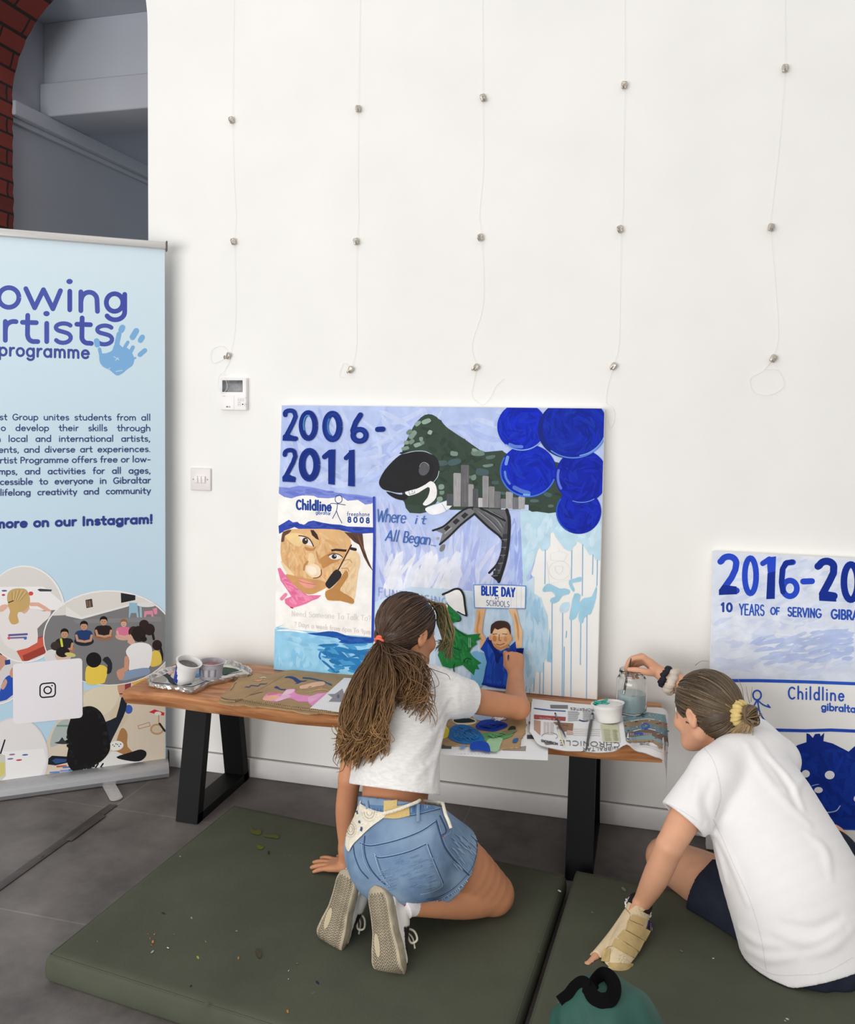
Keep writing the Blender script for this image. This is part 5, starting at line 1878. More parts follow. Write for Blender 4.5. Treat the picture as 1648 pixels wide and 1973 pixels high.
num2([[(160, 138)] + earc(212, 148, 48, 42, 200, 370, 12) + [(254, 190), (230, 240), (172, 322), (262, 322)]], 40, NB)
ar.poly([(150, 318), (176, 285), (262, 296), (264, 345), (150, 350)], ND)
num2([earc(350, 228, 36, 112, 0, 360, 32)], 36, NB)
num2([[(428, 150), (470, 122)]], 34, NB)
ar.poly([(452, 112), (512, 105), (508, 210), (460, 215)], NB)
ar.poly([(458, 212), (508, 200), (504, 374), (450, 376)], ND)
num2([[(620, 142), (580, 146), (556, 180), (548, 260)] + earc(600, 308, 44, 50, 190, 540, 26)], 36, NB)
ar.stroke([(612, 140), (572, 150), (552, 190), (546, 270), (556, 330)], 34, ND)
num2([[(684, 264), (740, 262)]], 38, NB)
num2([[(778, 168)] + earc(832, 172, 46, 36, 200, 370, 12) + [(876, 210), (852, 260), (806, 345), (880, 356)]], 46, ND)
ar.poly([(784, 358), (812, 322), (892, 336), (894, 392), (786, 386)], ND)
num2([earc(986, 268, 44, 112, 0, 360, 32)], 42, ND)
ar.text('10', (166, 452), (236, 454), 56, 14, (40, 70, 160), gap=.2)
ar.text('YEARS', (280, 474), (438, 480), 74, 9, (44, 88, 188), gap=.1)
ar.text('OF', (478, 472), (534, 474), 48, 9, (44, 88, 188), gap=.1)
ar.text('SERVING', (586, 482), (800, 494), 60, 10, (44, 84, 184), gap=.1)
ar.text('GIBRALTAR', (862, 498), (1180, 514), 62, 12, (44, 84, 184), gap=.1)
ar.stroke(earc(392, 984, 26, 30, 0, 360, 24), 10, (48, 92, 196))
for q in ([(388, 1022), (372, 1050), (345, 1065)], [(400, 1020), (430, 1045), (468, 1060)], [(395, 1020), (412, 1100), (458, 1168)], [(460, 1045), (474, 1062)]):
    ar.stroke(q, 9, (48, 92, 196), 3)
ar.text('Childline', (590, 1006), (945, 1022), 80, 11, (46, 90, 196), gap=.22)
ar.text('gibraltar', (800, 1078), (1040, 1096), 46, 10, (46, 90, 196), gap=.1)
HB = (14, 44, 138)
ar.poly([(560, 1440), (600, 1330), (650, 1300), (705, 1282), (705, 1225), (725, 1232), (745, 1255), (760, 1230), (790, 1228), (795, 1245), (818, 1222), (812, 1275), (870, 1290), (930, 1320), (972, 1342), (1020, 1300), (1100, 1280), (1220, 1300), (1300, 1380), (1310, 1500), (1250, 1650), (1120, 1740), (960, 1812), (840, 1806), (700, 1720), (600, 1600)], HB)
ar.brush([(600, 1350), (860, 1300), (1000, 1340), (1280, 1400), (1100, 1720), (850, 1780), (620, 1560)], 80, [(18, 52, 152), (12, 36, 120), (20, 60, 164)], 70, 130, 28, 40, .5)
ar.poly([(700, 1755), (1100, 1760), (1300, 1800), (1300, 1850), (760, 1815)], (18, 52, 150))
ar.ellipse(852, 1490, 31, 27, (236, 236, 238))
ar.ellipse(700, 1482, 26, 24, (236, 236, 238))
ar.ellipse(781, 1585, 27, 19, (236, 236, 238))
ar.ellipse(1180, 1640, 30, 26, (236, 236, 238))
ar.ellipse(1030, 1640, 26, 24, (236, 236, 238))
ar.stroke([(735, 1560), (760, 1552), (786, 1548)], 5, (150, 170, 214), 3, taper=True)
ar.stroke([(800, 1725), (850, 1726), (895, 1715), (918, 1685)], 7, (170, 186, 220), 3)
ar.build('painted_picture', M_paint, t2, label='painted picture of a blue heart with a face')

# ================================================================== things on the bench
S1, S2 = (230, 1240, 490 / 1648), (820, 1240, 500 / 1648)
S7, S8 = (270, 1240, 230 / 1648), (420, 1270, 260 / 1648)


def zp(s, p, z):
    return PZ(s[0] + p[0] * s[2], s[1] + p[1] * s[2], z)


def sheet_prism(s, pts, z, th, name, m, parent, jag=0.0, per=1, **kw):
    """flat torn sheet: outline in pixels on the plane z, thickness th"""
    q = [zp(s, p, z)[:2] for p in pts]
    if jag:
        o = []
        for i in range(len(q)):
            a, b = q[i], q[(i + 1) % len(q)]
            k = max(1, int(np.linalg.norm(b - a) / .007))
            for j in range(k):
                p = a + (b - a) * j / k
                o.append(p + (RNG.normal(0, jag, 2) if j else 0))
        q = o
    q = np.array(q)
    q[:, 1] = np.minimum(q[:, 1], -.104)
    n = len(q)
    tr = tessellate_polygon([[Vector((p[0], p[1], 0)) for p in q]])
    V = [(p[0], p[1], z) for p in q] + [(p[0], p[1], z - th) for p in q]
    F = []
    for f in tr:
        a, b, c_ = [q[i] for i in f]
        ccw = (b[0] - a[0]) * (c_[1] - a[1]) - (b[1] - a[1]) * (c_[0] - a[0]) > 0
        f = tuple(f) if ccw else tuple(f[::-1])
        F += [f, tuple(i + n for i in f[::-1])]
    area2 = np.sum(q[:, 0] * np.roll(q[:, 1], -1) - np.roll(q[:, 0], -1) * q[:, 1])
    for i in range(n):
        j = (i + 1) % n
        F.append((i, n + i, n + j, j) if area2 > 0 else (j, n + j, n + i, i))
    return obj(name, V, F, m, parent, False, **kw)


M_card = mat('corrugated_cardboard', (172, 144, 108), rough=.85, spec=.1, var=.05, scale=14, bump=.1, bscale=120)
M_paper = mat('white_paper', (236, 236, 236), rough=.8, spec=.1, var=.01)

# foil tray with leftover paint
t = thing('foil_tray', 'crumpled silver foil tray smeared with paint, on the left end of the bench', 'tray', zp(S7, (750, 480), BZ))
out = [(100, 500), (110, 440), (200, 395), (330, 345), (470, 310), (700, 270), (950, 235), (1180, 215), (1320, 245), (1440, 290), (1540, 340), (1550, 380), (1480, 415), (1350, 430), (1220, 462), (1080, 492), (960, 520), (860, 585), (730, 632), (620, 628), (500, 600), (360, 580), (240, 570), (150, 545)]
oc = catmull(np.array(out), 4, True)
rim = np.array([zp(S7, p, BZ + .020)[:2] for p in oc])
cen = rim.mean(0)
V, F = [], []
rr_ = random.Random(3)
n_ = len(rim)
rings = [(1.0, .010), (1.0, .017), (.985, .019), (.96, .017), (.925, .006), (.88, .0025)]
for s_, z in rings:
    for i, p in enumerate(rim):
        jx = .0016 * rr_.gauss(0, 1)
        q = cen + (p - cen) * s_ + nrm(p - cen) * jx
        V.append((q[0], q[1], BZ + .001 + z + (rr_.gauss(0, .0016) if z > .004 else 0)))
V.append((cen[0], cen[1], BZ + .003))
m_ = len(rings)
for r_ in range(m_ - 1):
    for i in range(n_):
        F.append((r_ * n_ + i, r_ * n_ + (i + 1) % n_, (r_ + 1) * n_ + (i + 1) % n_, (r_ + 1) * n_ + i))
for i in range(n_):
    F.append(((m_ - 1) * n_ + i, (m_ - 1) * n_ + (i + 1) % n_, len(V) - 1))
k = len(V)
base = [zp(S7, p, BZ)[:2] for p in oc]
for i, p in enumerate(rim):
    q = cen + (p - cen) * .93
    V.append((q[0], q[1], BZ + .0008))
for i in range(n_):
    F.append((k + i, k + (i + 1) % n_, (i + 1) % n_, i))
F.append(tuple(k + n_ - 1 - i for i in range(n_)))
obj('tray_body', V, F, mat('crinkled_foil', (206, 202, 198), rough=.28, metal=.85, bump=.5, bscale=60, var=.06), t, False)
ar = Art((0, 0, BZ + .0045), (0, 0, 1), S7, lift=.0002, step=4e-5)
ar.poly([(180, 480), (300, 400), (520, 350), (900, 300), (1150, 280), (1400, 320), (1420, 380), (1100, 440), (850, 540), (700, 590), (500, 560), (260, 540)], (206, 206, 204), 2)
for q, c_ in (([(140, 500), (190, 460), (270, 430), (340, 450), (370, 490), (350, 530), (260, 540), (170, 530)], (174, 164, 158)),
              ([(250, 400), (400, 340), (470, 350), (460, 400), (420, 450), (480, 500), (560, 560), (420, 550), (370, 480), (300, 430)], (56, 58, 66)),
              ([(380, 390), (460, 380), (470, 410), (400, 430)], (214, 160, 150)), ([(560, 540), (700, 480), (760, 520), (700, 570), (600, 575)], (62, 70, 82)),
              ([(740, 420), (820, 390), (840, 460), (760, 470)], (90, 140, 190)), ([(760, 380), (820, 370), (810, 410), (760, 420)], (120, 170, 210)),
              ([(1130, 340), (1220, 330), (1370, 370), (1280, 400), (1140, 430)], (50, 78, 66)), ([(1150, 300), (1300, 290), (1360, 340), (1200, 330)], (226, 226, 206)),
              ([(1300, 280), (1400, 300), (1450, 340), (1400, 350), (1330, 320)], (222, 142, 86)), ([(1220, 240), (1330, 250), (1340, 280), (1240, 290)], (236, 214, 170)), ([(700, 520), (840, 460), (880, 490), (740, 560)], (230, 226, 220))):
    ar.poly(q, c_, 3)
ar.build('leftover_paint', M_paint, t)


def pot(name, label, cat, top, bot, rt, rb, m, fill=None, wall=.0022, lip=.004, group=None):
    """open plastic tub from its bottom centre to its top centre"""
    top, bot = np.asarray(top), np.asarray(bot)
    a = nrm(top - bot)
    h = np.linalg.norm(top - bot)
    t = thing(name, label, cat, bot, group)
    mb = MB()
    mb.lathe([(0, .002), (rb * .7, .002), (rb * .8, 0), (rb, .001), (rb + (rt - rb) * .3, h * .3), (rb + (rt - rb) * .75, h * .75), (rt, h * .80), (rt * 1.01, h * .95), (rt + lip, h * .97), (rt + lip + .001, h), (rt, h + .0005), (rt - wall, h - .003), (rt - wall - .002, h * .7), (rb - wall, .006), (0, .005)], bot, a, 40)
    mb.build('tub', m, t, autosmooth=40)
    if fill:
        mb = MB()
        rf = rb + (rt - rb) * fill[0] - wall - .0015
        z = h * fill[0]
        mb.lathe([(0, z + .002), (rf * .5, z + .003), (rf * .9, z + .001), (rf, z)], bot, a, 30)
        mb.build('paint', fill[1], t)
    return t, a, h


M_tub = mat('white_tub_plastic', (232, 230, 228), rough=.35, var=.01)
M_tub2 = mat('cloudy_tub_plastic', (176, 172, 180), rough=.3, var=.06, scale=25)
M_pgrey = mat('charcoal_paint', (66, 66, 68), rough=.4, bump=.4, bscale=90, c2=(120, 112, 104), scale=60)
M_pred = mat('crimson_paint', (150, 30, 44), rough=.35, bump=.4, bscale=90, c2=(196, 150, 140), scale=40)
tz = BZ + .0045
b0 = zp(S7, (590, 530), tz)
top0 = P(S7[0] + 680 * S7[2], S7[1] + 245 * S7[2], b0[1] - .004)
t, a_, h_ = pot('paint_tub', 'white tub of charcoal paint with a blue streak, tilted in the foil tray', 'paint tub', top0, b0, .040, .031, M_tub, (.8, M_pgrey), group='paint tubs in the tray')
# blue paint run down its left side
V, F = [], []
ax2 = nrm(np.cross(a_, (0, 1, 0)))
ay2 = np.cross(ax2, a_)
ths = np.radians(np.linspace(190, 262, 9))
for i, hh in enumerate(np.linspace(.02, .8, 9)):
    r_ = .031 + (.040 - .031) * hh + .0014
    for th in ths:
        d_ = np.array([math.cos(th), math.sin(th)])
        V.append(b0 + a_ * h_ * hh + r_ * ((ax2 * -1 if False else nrm(np.cross((0, 1, 0), a_))) * d_[0] + np.array([0, 1, 0]) * d_[1]))
for i in range(8):
    for j in range(8):
        if j < 8 - i * .65:
            F.append((i * 9 + j, i * 9 + j + 1, i * 9 + j + 10, i * 9 + j + 9))
obj('paint_run', V, F, mat('ultramarine_paint', (24, 50, 150), rough=.35), t, True)
b0 = zp(S7, (975, 470), tz)
top0 = P(S7[0] + 985 * S7[2], S7[1] + 245 * S7[2], b0[1])
t, a_, h_ = pot('paint_tub', 'cloudy plastic tub with crimson paint round its rim in the foil tray', 'paint tub', top0, b0, .043, .037, M_tub2, (.72, M_pred), group='paint tubs in the tray')
V, F = [], []
for i, hh in enumerate((.22, .66)):
    for th in np.radians(np.linspace(198, 330, 14)):
        r_ = .037 + .006 * hh + .0012
        V.append(b0 + a_ * h_ * hh + r_ * np.array([math.cos(th), math.sin(th), 0]))
F = [(j, j + 1, 14 + j + 1, 14 + j) for j in range(13)]
C = [lin((118, 140, 176) if j % 14 < 5 else ((186, 184, 190) if (j % 14) % 3 else (110, 108, 116))) for j in range(28)]
obj('tub_label', V, F, M_print, t, True, col=C)

# left cardboard with test strokes
t = thing('cardboard_sheet', 'torn cardboard sheet with pink and blue test strokes on the left half of the bench', 'cardboard', zp(S8, (800, 400), BZ))
sheet_prism(S8, [(0, 520), (30, 470), (330, 430), (1640, 600), (1640, 672), (1400, 668), (1280, 650), (1120, 665), (1000, 650), (920, 626), (840, 620), (760, 606), (640, 592), (500, 574), (420, 580), (330, 555), (190, 560), (60, 540)], BZ + .004, .0036, 'lower_ply', M_card, t, jag=.0009)
sheet_prism(S8, [(30, 478), (75, 410), (140, 375), (185, 290), (245, 240), (250, 205), (330, 192), (480, 172), (600, 192), (720, 180), (800, 145), (900, 133), (1130, 155), (1300, 175), (1460, 165), (1700, 172), (1720, 640), (1560, 640), (1300, 632), (1100, 610), (940, 590), (760, 566), (510, 520), (300, 478), (210, 512), (90, 500)], BZ + .0085, .004, 'upper_ply', M_card, t, jag=.0011)
ar = Art((0, 0, BZ + .0085), (0, 0, 1), S8, lift=.0003, step=4e-5)
BLU = (48, 62, 124)
ar.poly([(812, 228), (840, 212), (900, 210), (950, 225), (990, 252), (1025, 265), (1095, 258), (1060, 275), (1020, 280), (985, 298), (935, 302), (965, 288), (940, 275), (920, 250), (870, 232)], BLU, 2)
ar.stroke([(322, 352), (345, 338), (380, 345), (410, 322), (490, 330), (520, 305), (580, 305), (606, 288)], 14, (66, 72, 110), 3, taper=True)
ar.poly([(685, 350), (715, 330), (745, 345), (770, 365), (860, 368), (862, 382), (770, 380), (735, 365)], BLU, 2)
ar.stroke([(1042, 230), (1130, 238), (1230, 258)], 20, (56, 84, 108), 3)
ar.stroke([(1180, 250), (1290, 272), (1400, 330)], 14, (58, 92, 120), 3, taper=True)
ar.stroke([(1315, 285), (1350, 300), (1385, 312)], 16, (60, 96, 128))
ar.poly([(1002, 330), (1060, 315), (1150, 290), (1230, 278), (1290, 275), (1312, 300), (1280, 325), (1200, 335), (1120, 355), (1010, 366)], (238, 190, 158), 2)
ar.poly([(1095, 350), (1120, 335), (1145, 330), (1130, 350)], (170, 140, 104), 2)
ar.poly([(545, 495), (590, 430), (700, 412), (790, 425), (830, 375), (880, 365), (945, 370), (940, 410), (1000, 435), (1140, 450), (1200, 425), (1300, 410), (1400, 405), (1330, 450), (1220, 540), (1160, 575), (1110, 545), (1095, 525), (980, 520), (900, 485), (820, 490), (720, 522), (620, 512)], (232, 148, 196), 2)
ar.poly([(545, 495), (600, 450), (700, 440), (760, 460), (700, 500), (610, 510)], (240, 178, 152), 2)
ar.poly([(840, 380), (900, 370), (940, 375), (900, 420), (800, 450), (780, 440)], (240, 200, 220), 2)
ar.poly([(700, 500), (800, 440), (900, 450), (820, 490), (720, 520)], (240, 190, 214), 2)
ar.poly([(600, 445), (640, 418), (740, 415), (700, 435)], (226, 110, 160), 2)
ar.poly([(1100, 470), (1200, 440), (1290, 430), (1200, 500), (1120, 540)], (238, 176, 208), 2)
ar.stroke([(1120, 410), (1200, 385), (1290, 372), (1350, 385)], 9, (230, 178, 140), 3)
ar.stroke([(1070, 412), (1140, 402), (1180, 392)], 7, (186, 180, 120), 3)
ar.stroke([(1190, 386), (1230, 372), (1270, 350), (1260, 370)], 8, (226, 160, 120), 3)
for q, c_ in (([(400, 245), (470, 240)], (206, 196, 170)), ([(430, 268), (520, 262), (540, 240)], (226, 150, 124)), ([(500, 240), (560, 225), (600, 235)], (196, 190, 160)), ([(540, 260), (600, 250)], (208, 190, 160)), ([(490, 275), (530, 262)], (236, 220, 206))):
    ar.stroke(q, 15, c_, 2, taper=True)
ar.stroke([(380, 442), (440, 430), (480, 415), (560, 404)], 7, (120, 104, 96), 3, taper=True)
ar.stroke([(150, 385), (190, 345), (200, 310), (225, 290)], 6, (110, 90, 66), 2)
ar.stroke([(330, 470), (620, 310), (800, 205)], 3, (150, 124, 92))
for i in range(52):
    f_ = i / 51
    x = 215 + 1150 * f_
    y = 500 + 150 * f_ + (8 if i % 5 == 0 else 0)
    ar.stroke([(x, y + 14), (x + 10, y - (8 if f_ > .5 else 16))], 7, (92, 76, 52), caps=False)
ar.stroke([(40, 478), (70, 492), (150, 510), (215, 512)], 8, (90, 72, 50), 2)
ar.build('test_strokes', M_paint, t)
t = sheet_prism(S8, [(1128, 598), (1542, 228), (1640, 232), (1800, 300), (1780, 640), (1640, 650), (1500, 646)], BZ + .0105, .0008, 'paper_sheet', M_paper, None, loc=None)
tag(t, 'white paper sheet with a torn grey star, lying on the pink-stained cardboard', 'paper')
BASE[t.name] = np.zeros(3)
ar = Art((0, 0, BZ + .0105), (0, 0, 1), S8)
ar.poly([(1340, 428), (1430, 425), (1480, 390), (1520, 360), (1540, 420), (1640, 400), (1600, 480), (1650, 540), (1520, 525), (1350, 520), (1400, 470)], (150, 146, 152))
ar.ellipse(1470, 455, 16, 26, (112, 108, 112), 0)
ar.build('printed_star', M_print, t)

# right cardboard palette on a newspaper sheet
t = sheet_prism(S2, [(20, 560), (90, 600), (640, 440), (700, 420), (780, 600), (778, 740), (500, 728), (60, 700)], BZ + .0012, .0008, 'newspaper_page', M_paper, None)
tag(t, 'white newspaper page hanging over the bench edge under the paint-covered cardboard', 'newspaper')
ar = Art((0, 0, BZ + .0012), (0, 0, 1), S2, lift=.0002)
ar.poly([(645, 505), (700, 500), (700, 620), (645, 612)], (226, 226, 226))
for i in range(9):
    ar.stroke([(648, 515 + i * 6), (668, 515 + i * 6)], 2, (150, 150, 150))
ar.poly([(645, 580), (715, 580), (715, 608), (645, 606)], (70, 70, 74))
ar.poly([(655, 495), (690, 490), (690, 512), (655, 512)], (120, 120, 126))
ar.poly([(98, 640), (168, 640), (165, 670), (98, 668)], (88, 88, 90))
ar.poly([(490, 672), (640, 650), (637, 684), (490, 680)], (160, 146, 134))
for i in range(12):
    ar.stroke([(200 + i * 22, 700), (212 + i * 22, 701)], 2, (190, 190, 190))
ar.build('newsprint', M_print, t)
t = thing('cardboard_palette', 'torn cardboard used as a palette, covered in wet blue, green and yellow paint', 'cardboard', zp(S2, (350, 550), BZ))
sheet_prism(S2, [(0, 600), (30, 400), (200, 350), (470, 330), (655, 345), (680, 352), (665, 400), (640, 420), (622, 455), (640, 480), (636, 560), (608, 600), (600, 655), (520, 660), (470, 668), (330, 650), (120, 640)], BZ + .0062, .0045, 'board', M_card, t, jag=.0011)
ar = Art((0, 0, BZ + .0062), (0, 0, 1), S2, lift=.0004, step=1.2e-4)
for q, c_ in (([(60, 520), (100, 505), (146, 540), (150, 575), (130, 600), (80, 602)], (246, 220, 40)),
              ([(120, 470), (150, 445), (165, 460), (150, 490), (110, 496)], (138, 116, 160)),
              ([(150, 395), (200, 388), (270, 425), (266, 434), (180, 430), (148, 420)], (236, 62, 52)),
              ([(170, 490), (210, 470), (300, 478), (325, 495), (300, 515), (220, 520)], (230, 214, 172)),
              ([(178, 488), (210, 470), (270, 474), (318, 494), (280, 504), (200, 505)], (22, 34, 30)),
              ([(300, 460), (340, 445), (410, 455), (420, 480), (350, 492), (310, 480)], (170, 182, 206)),
              ([(320, 520), (360, 490), (430, 485), (515, 510), (512, 535), (460, 555), (430, 560), (380, 556), (330, 545)], (26, 62, 168)),
              ([(350, 580), (420, 565), (490, 570), (560, 575), (530, 600), (440, 620), (380, 620)], (96, 158, 104)),
              ([(390, 620), (430, 600), (490, 605), (480, 640), (465, 680), (430, 690), (395, 670)], (160, 200, 160)),
              ([(148, 580), (160, 540), (200, 518), (260, 520), (320, 545), (350, 570), (375, 610), (350, 640), (300, 640), (220, 635), (150, 605)], (40, 112, 180)),
              ([(282, 655), (300, 630), (360, 622), (400, 640), (412, 690), (380, 688), (330, 678), (290, 680)], (28, 76, 180)),
              ([(520, 560), (540, 530), (572, 532), (566, 570), (530, 575)], (46, 60, 50)), ([(470, 570), (560, 550), (580, 560), (520, 585)], (120, 128, 96)),
              ([(560, 610), (590, 605), (580, 630), (555, 632)], (48, 100, 160)), ([(215, 655), (260, 645), (240, 670)], (120, 150, 190)), ([(430, 455), (520, 470), (500, 490), (440, 480)], (196, 190, 206))):
    ar.poly(q, c_, 3)
ar.brush([(150, 580), (200, 525), (310, 550), (350, 600), (300, 630), (200, 625)], 40, [(48, 124, 192), (34, 98, 166), (60, 136, 200)], 15, 70, 9, 30, .4)
ar.brush([(330, 520), (430, 492), (505, 515), (440, 550), (350, 540)], 26, [(34, 74, 186), (20, 50, 146)], 10, 60, 8, 30, .4)
ar.brush([(360, 585), (480, 572), (540, 580), (430, 615)], 16, [(110, 170, 118), (84, 144, 94)], 10, 60, 8, 30, .4)
ar.build('wet_paint', M_paint, t)

# open newspaper with its end curling over the bench
bk = [(676, 350), (870, 372), (1080, 390), (1250, 402), (1400, 404), (1480, 406)]
fr = [(662, 560), (745, 655), (1000, 690), (1182, 692), (1272, 664), (1350, 690), (1462, 722)]
bk3 = [zp(S2, p, BZ + .0045) for p in bk]
fr3 = [zp(S2, p, BZ + .0045 + (.016 if i == 4 else (.004 if i in (0, 1) else 0))) for i, p in enumerate(fr)]
B_ = catmull(np.array(bk3), 8)
Fp = catmull(np.array(fr3), 8)


def resamp(p, n):
    d = np.concatenate([[0], np.cumsum(np.linalg.norm(np.diff(p, axis=0), axis=1))])
    return np.stack([np.interp(np.linspace(0, d[-1], n), d, p[:, i]) for i in range(3)], 1)


B_, Fp = resamp(B_, 44), resamp(Fp, 44)
curlB = [(.013, -.001), (.024, -.006), (.031, -.018), (.034, -.04), (.034, -.06)]
curlF = [(.010, -.002), (.020, -.008), (.027, -.024), (.030, -.06), (.030, -.10), (.028, -.15)]
B_ = np.concatenate([B_, resamp(np.array([B_[-1]] + [B_[-1] + [a, 0.0, b] for a, b in curlB]), 15)[1:]])
Fp = np.concatenate([Fp, resamp(np.array([Fp[-1]] + [Fp[-1] + [a, .004, b] for a, b in curlF]), 15)[1:]])
nv = 18
V = []
for i in range(len(B_)):
    for j in range(nv):
        s_ = j / (nv - 1)
        p = B_[i] * (1 - s_) + Fp[i] * s_
        u = i / (len(B_) - 1)
        rid = math.exp(-((u - .60) / .035) ** 2) * .010 * s_ ** 2
        fl_ = min(1, u / .05)
        V.append((p[0], p[1], max(p[2], BZ + .0045 if p[0] < .03 else -1) + rid + .0012 * (1 + math.sin(u * 40 + s_ * 5)) * s_))
F = grid_faces(len(B_), nv)
F = [f[::-1] for f in F]
V = [(max(v[0], .0485 + .004 * min(1, (BZ - v[2]) / .03)) if v[2] < BZ + .001 and v[0] > .02 else v[0], v[1], v[2]) for v in V]
k = len(V)
V2 = [(v[0], v[1], v[2] - .0012) for v in V]
F2 = F + [tuple(k + i for i in f[::-1]) for f in F]
t = thing('newspaper', 'open newspaper on the right end of the bench, its end curling over the edge', 'newspaper', zp(S2, (1000, 550), BZ))
obj('pages', list(V) + V2, F2, M_paper, t, True)
tr_np = bvh(V, F)
ar = Art((0, 0, 0), (0, 0, 1), S2, tree=tr_np, lift=.0008, step=1e-5)


def dpoly(q, c, n=5):
    """polygon draped on the paper: split into a fine fan so that it follows the curl"""
    q = np.array(q, float)
    if len(q) == 4:
        off = ar.next()
        G_ = [[(q[0] * (1 - a) + q[1] * a) * (1 - b) + (q[3] * (1 - a) + q[2] * a) * b for a in np.linspace(0, 1, n + 1)] for b in np.linspace(0, 1, n + 1)]
        k = [ar.w(p, off) for r_ in G_ for p in r_]
        ar.tri(k, grid_faces(n + 1, n + 1), c)
    else:
        ar.poly(q, c)


INK = (70, 70, 76)
dpoly([(792, 390), (905, 392), (905, 415), (795, 412)], (120, 124, 128))
ar.stroke([(692, 412), (790, 425), (888, 430)], 7, (66, 100, 170))
dpoly([(690, 452), (892, 468), (890, 492), (690, 480)], (166, 74, 72))
ar.text('SALE NOTICE', (870, 482), (705, 468), -12, 2, (220, 190, 186), down=(0, 1))
dpoly([(690, 486), (732, 494), (730, 585), (690, 548)], (186, 150, 132))
ar.stroke([(695, 500), (728, 580)], 10, (236, 232, 230))
dpoly([(752, 498), (815, 504), (815, 580), (752, 575)], (206, 196, 196))
for x in (768, 790):
    ar.stroke([(x, 500), (x, 575)], 4, (236, 234, 234))
dpoly([(812, 500), (940, 508), (936, 555), (870, 560)], (150, 112, 86))
ar.stroke([(860, 520), (900, 525)], 12, (120, 80, 60))
dpoly([(900, 552), (935, 556), (940, 580), (895, 580)], (206, 176, 158))
ar.stroke(earc(790, 590, 50, 22, 180, 400, 14), 3, (130, 130, 136))
for cx_, cw in ((905, 75), (1000, 80)):
    for i in range(9):
        y = 432 + i * 7
        ar.stroke([(cx_, y + i * .6), (cx_ + cw * random.uniform(.8, 1), y + 2)], 2.2, (150, 150, 156), caps=False)
ar.text('PROPERTIES', (1085, 418), (920, 408), -15, 2.5, (100, 100, 106), down=(0, 1))
ar.stroke([(978, 488), (1005, 495), (1030, 492)], 7, (50, 60, 120), 2)
dpoly([(1112, 515), (1225, 515), (1240, 630), (1130, 630)], (206, 206, 174))
for i in range(11):
    ar.stroke([(1130 + i, 548 + i * 7), (1175 + i, 548 + i * 7)], 2.2, (140, 140, 120), caps=False)
    ar.stroke([(1185 + i, 552 + i * 6.6), (1226 + i * .8, 552 + i * 6.6)], 2.2, (140, 140, 120), caps=False)
for i in range(4):
    ar.stroke([(940, 545 + i * 13), (1110, 548 + i * 13)], 2, (200, 186, 176), caps=False)
# masthead, printed upside down as the paper lies
ar.text('GIBRALTAR', (1225, 658), (1000, 664), -24, 3, INK, gap=.12, down=(0.02, 1))
ar.text('CHRONICLE', (1235, 632), (850, 618), -32, 3.6, INK, gap=.12, down=(0.02, 1))
dpoly([(755, 630), (800, 622), (815, 642), (765, 645)], (120, 112, 110))
ar.text('MORRISONS', (840, 634), (735, 612), -15, 3.4, (60, 60, 66), down=(0, 1))
# photo strip on the right page
cols_ = [(128, 160, 170), (150, 128, 104), (110, 138, 150), (120, 100, 92), (140, 168, 176), (168, 146, 112), (88, 92, 104)]
px0, px1 = (1262, 478), (1530, 470)
rows_ = [(1255, 470, 1410, 440, 1522, 455), (1258, 505, 1410, 482, 1530, 505), (1265, 540, 1420, 512, 1534, 545), (1268, 570, 1420, 545, 1536, 590), (1272, 600, 1430, 585, 1540, 635), (1276, 618, 1440, 612, 1541, 662), (1282, 628, 1440, 628, 1541, 690)]
for i in range(len(rows_) - 1):
    a, b = rows_[i], rows_[i + 1]
    dpoly([(a[0], a[1]), (a[2], a[3]), (b[2], b[3]), (b[0], b[1])], cols_[i])
    dpoly([(a[2], a[3]), (a[4], a[5]), (b[4], b[5]), (b[2], b[3])], cols_[i])
for i in (1, 3):
    a = rows_[i]
    ar.stroke([(a[0], a[1]), (a[2], a[3]), (a[4], a[5])], 5, (226, 226, 220), 3)
for i in range(60):
    a = random.choice(rows_)
    f_ = random.random()
    x = a[0] + (a[2] - a[0]) * f_ if random.random() < .6 else a[2] + (a[4] - a[2]) * f_
    y = a[1] + (a[3] - a[1]) * f_ + random.uniform(4, 26) if x < a[2] else a[3] + (a[5] - a[3]) * f_ + random.uniform(4, 26)
    ar.stroke([(x, y), (x + random.uniform(6, 16), y + random.uniform(-3, 3))], random.uniform(3, 7), random.choice([(90, 70, 64), (190, 170, 140), (70, 84, 100), (150, 120, 90), (206, 204, 196), (110, 90, 80)]), caps=False)
for i in range(16):
    ar.stroke([(1300 + i * 9, 572 + abs(i - 8) * .4), (1301 + i * 9, 588)], 2.5, (226, 226, 224))
ar.stroke(earc(1398, 530, 24, 18, 0, 360, 16), 6, (56, 104, 196))
ar.stroke([(1378, 545), (1400, 540), (1420, 528)], 5, (56, 104, 196), 3)
ar.stroke([(1330, 578), (1352, 575), (1378, 580)], 14, (50, 96, 190), 3)
ar.text('See Inside', (1420, 640), (1365, 636), -11, 2, (110, 110, 116), down=(0, 1))
for i in range(2):
    ar.stroke([(1310, 640 + i * 14), (1420, 648 + i * 14), (1520, 690 + i * 14)], 2, (196, 196, 196), 3, caps=False)
ar.build('newsprint', M_print, t)

# paint brushes lying on the newspaper
M_bk = mat('black_lacquer', (30, 28, 30), rough=.3)
M_br = mat('dark_brown_lacquer', (72, 54, 48), rough=.35)
M_cream = mat('bare_wood', (226, 216, 188), rough=.6, var=.04)
M_ferr = mat('tin_ferrule', (176, 176, 180), rough=.3, metal=.8)
M_brist = mat('brush_bristle', (60, 62, 70), rough=.8, bump=.4, bscale=300)
M_teal = mat('teal_paint', (38, 148, 136), rough=.35, bump=.3, bscale=90, c2=(70, 176, 160), scale=40)


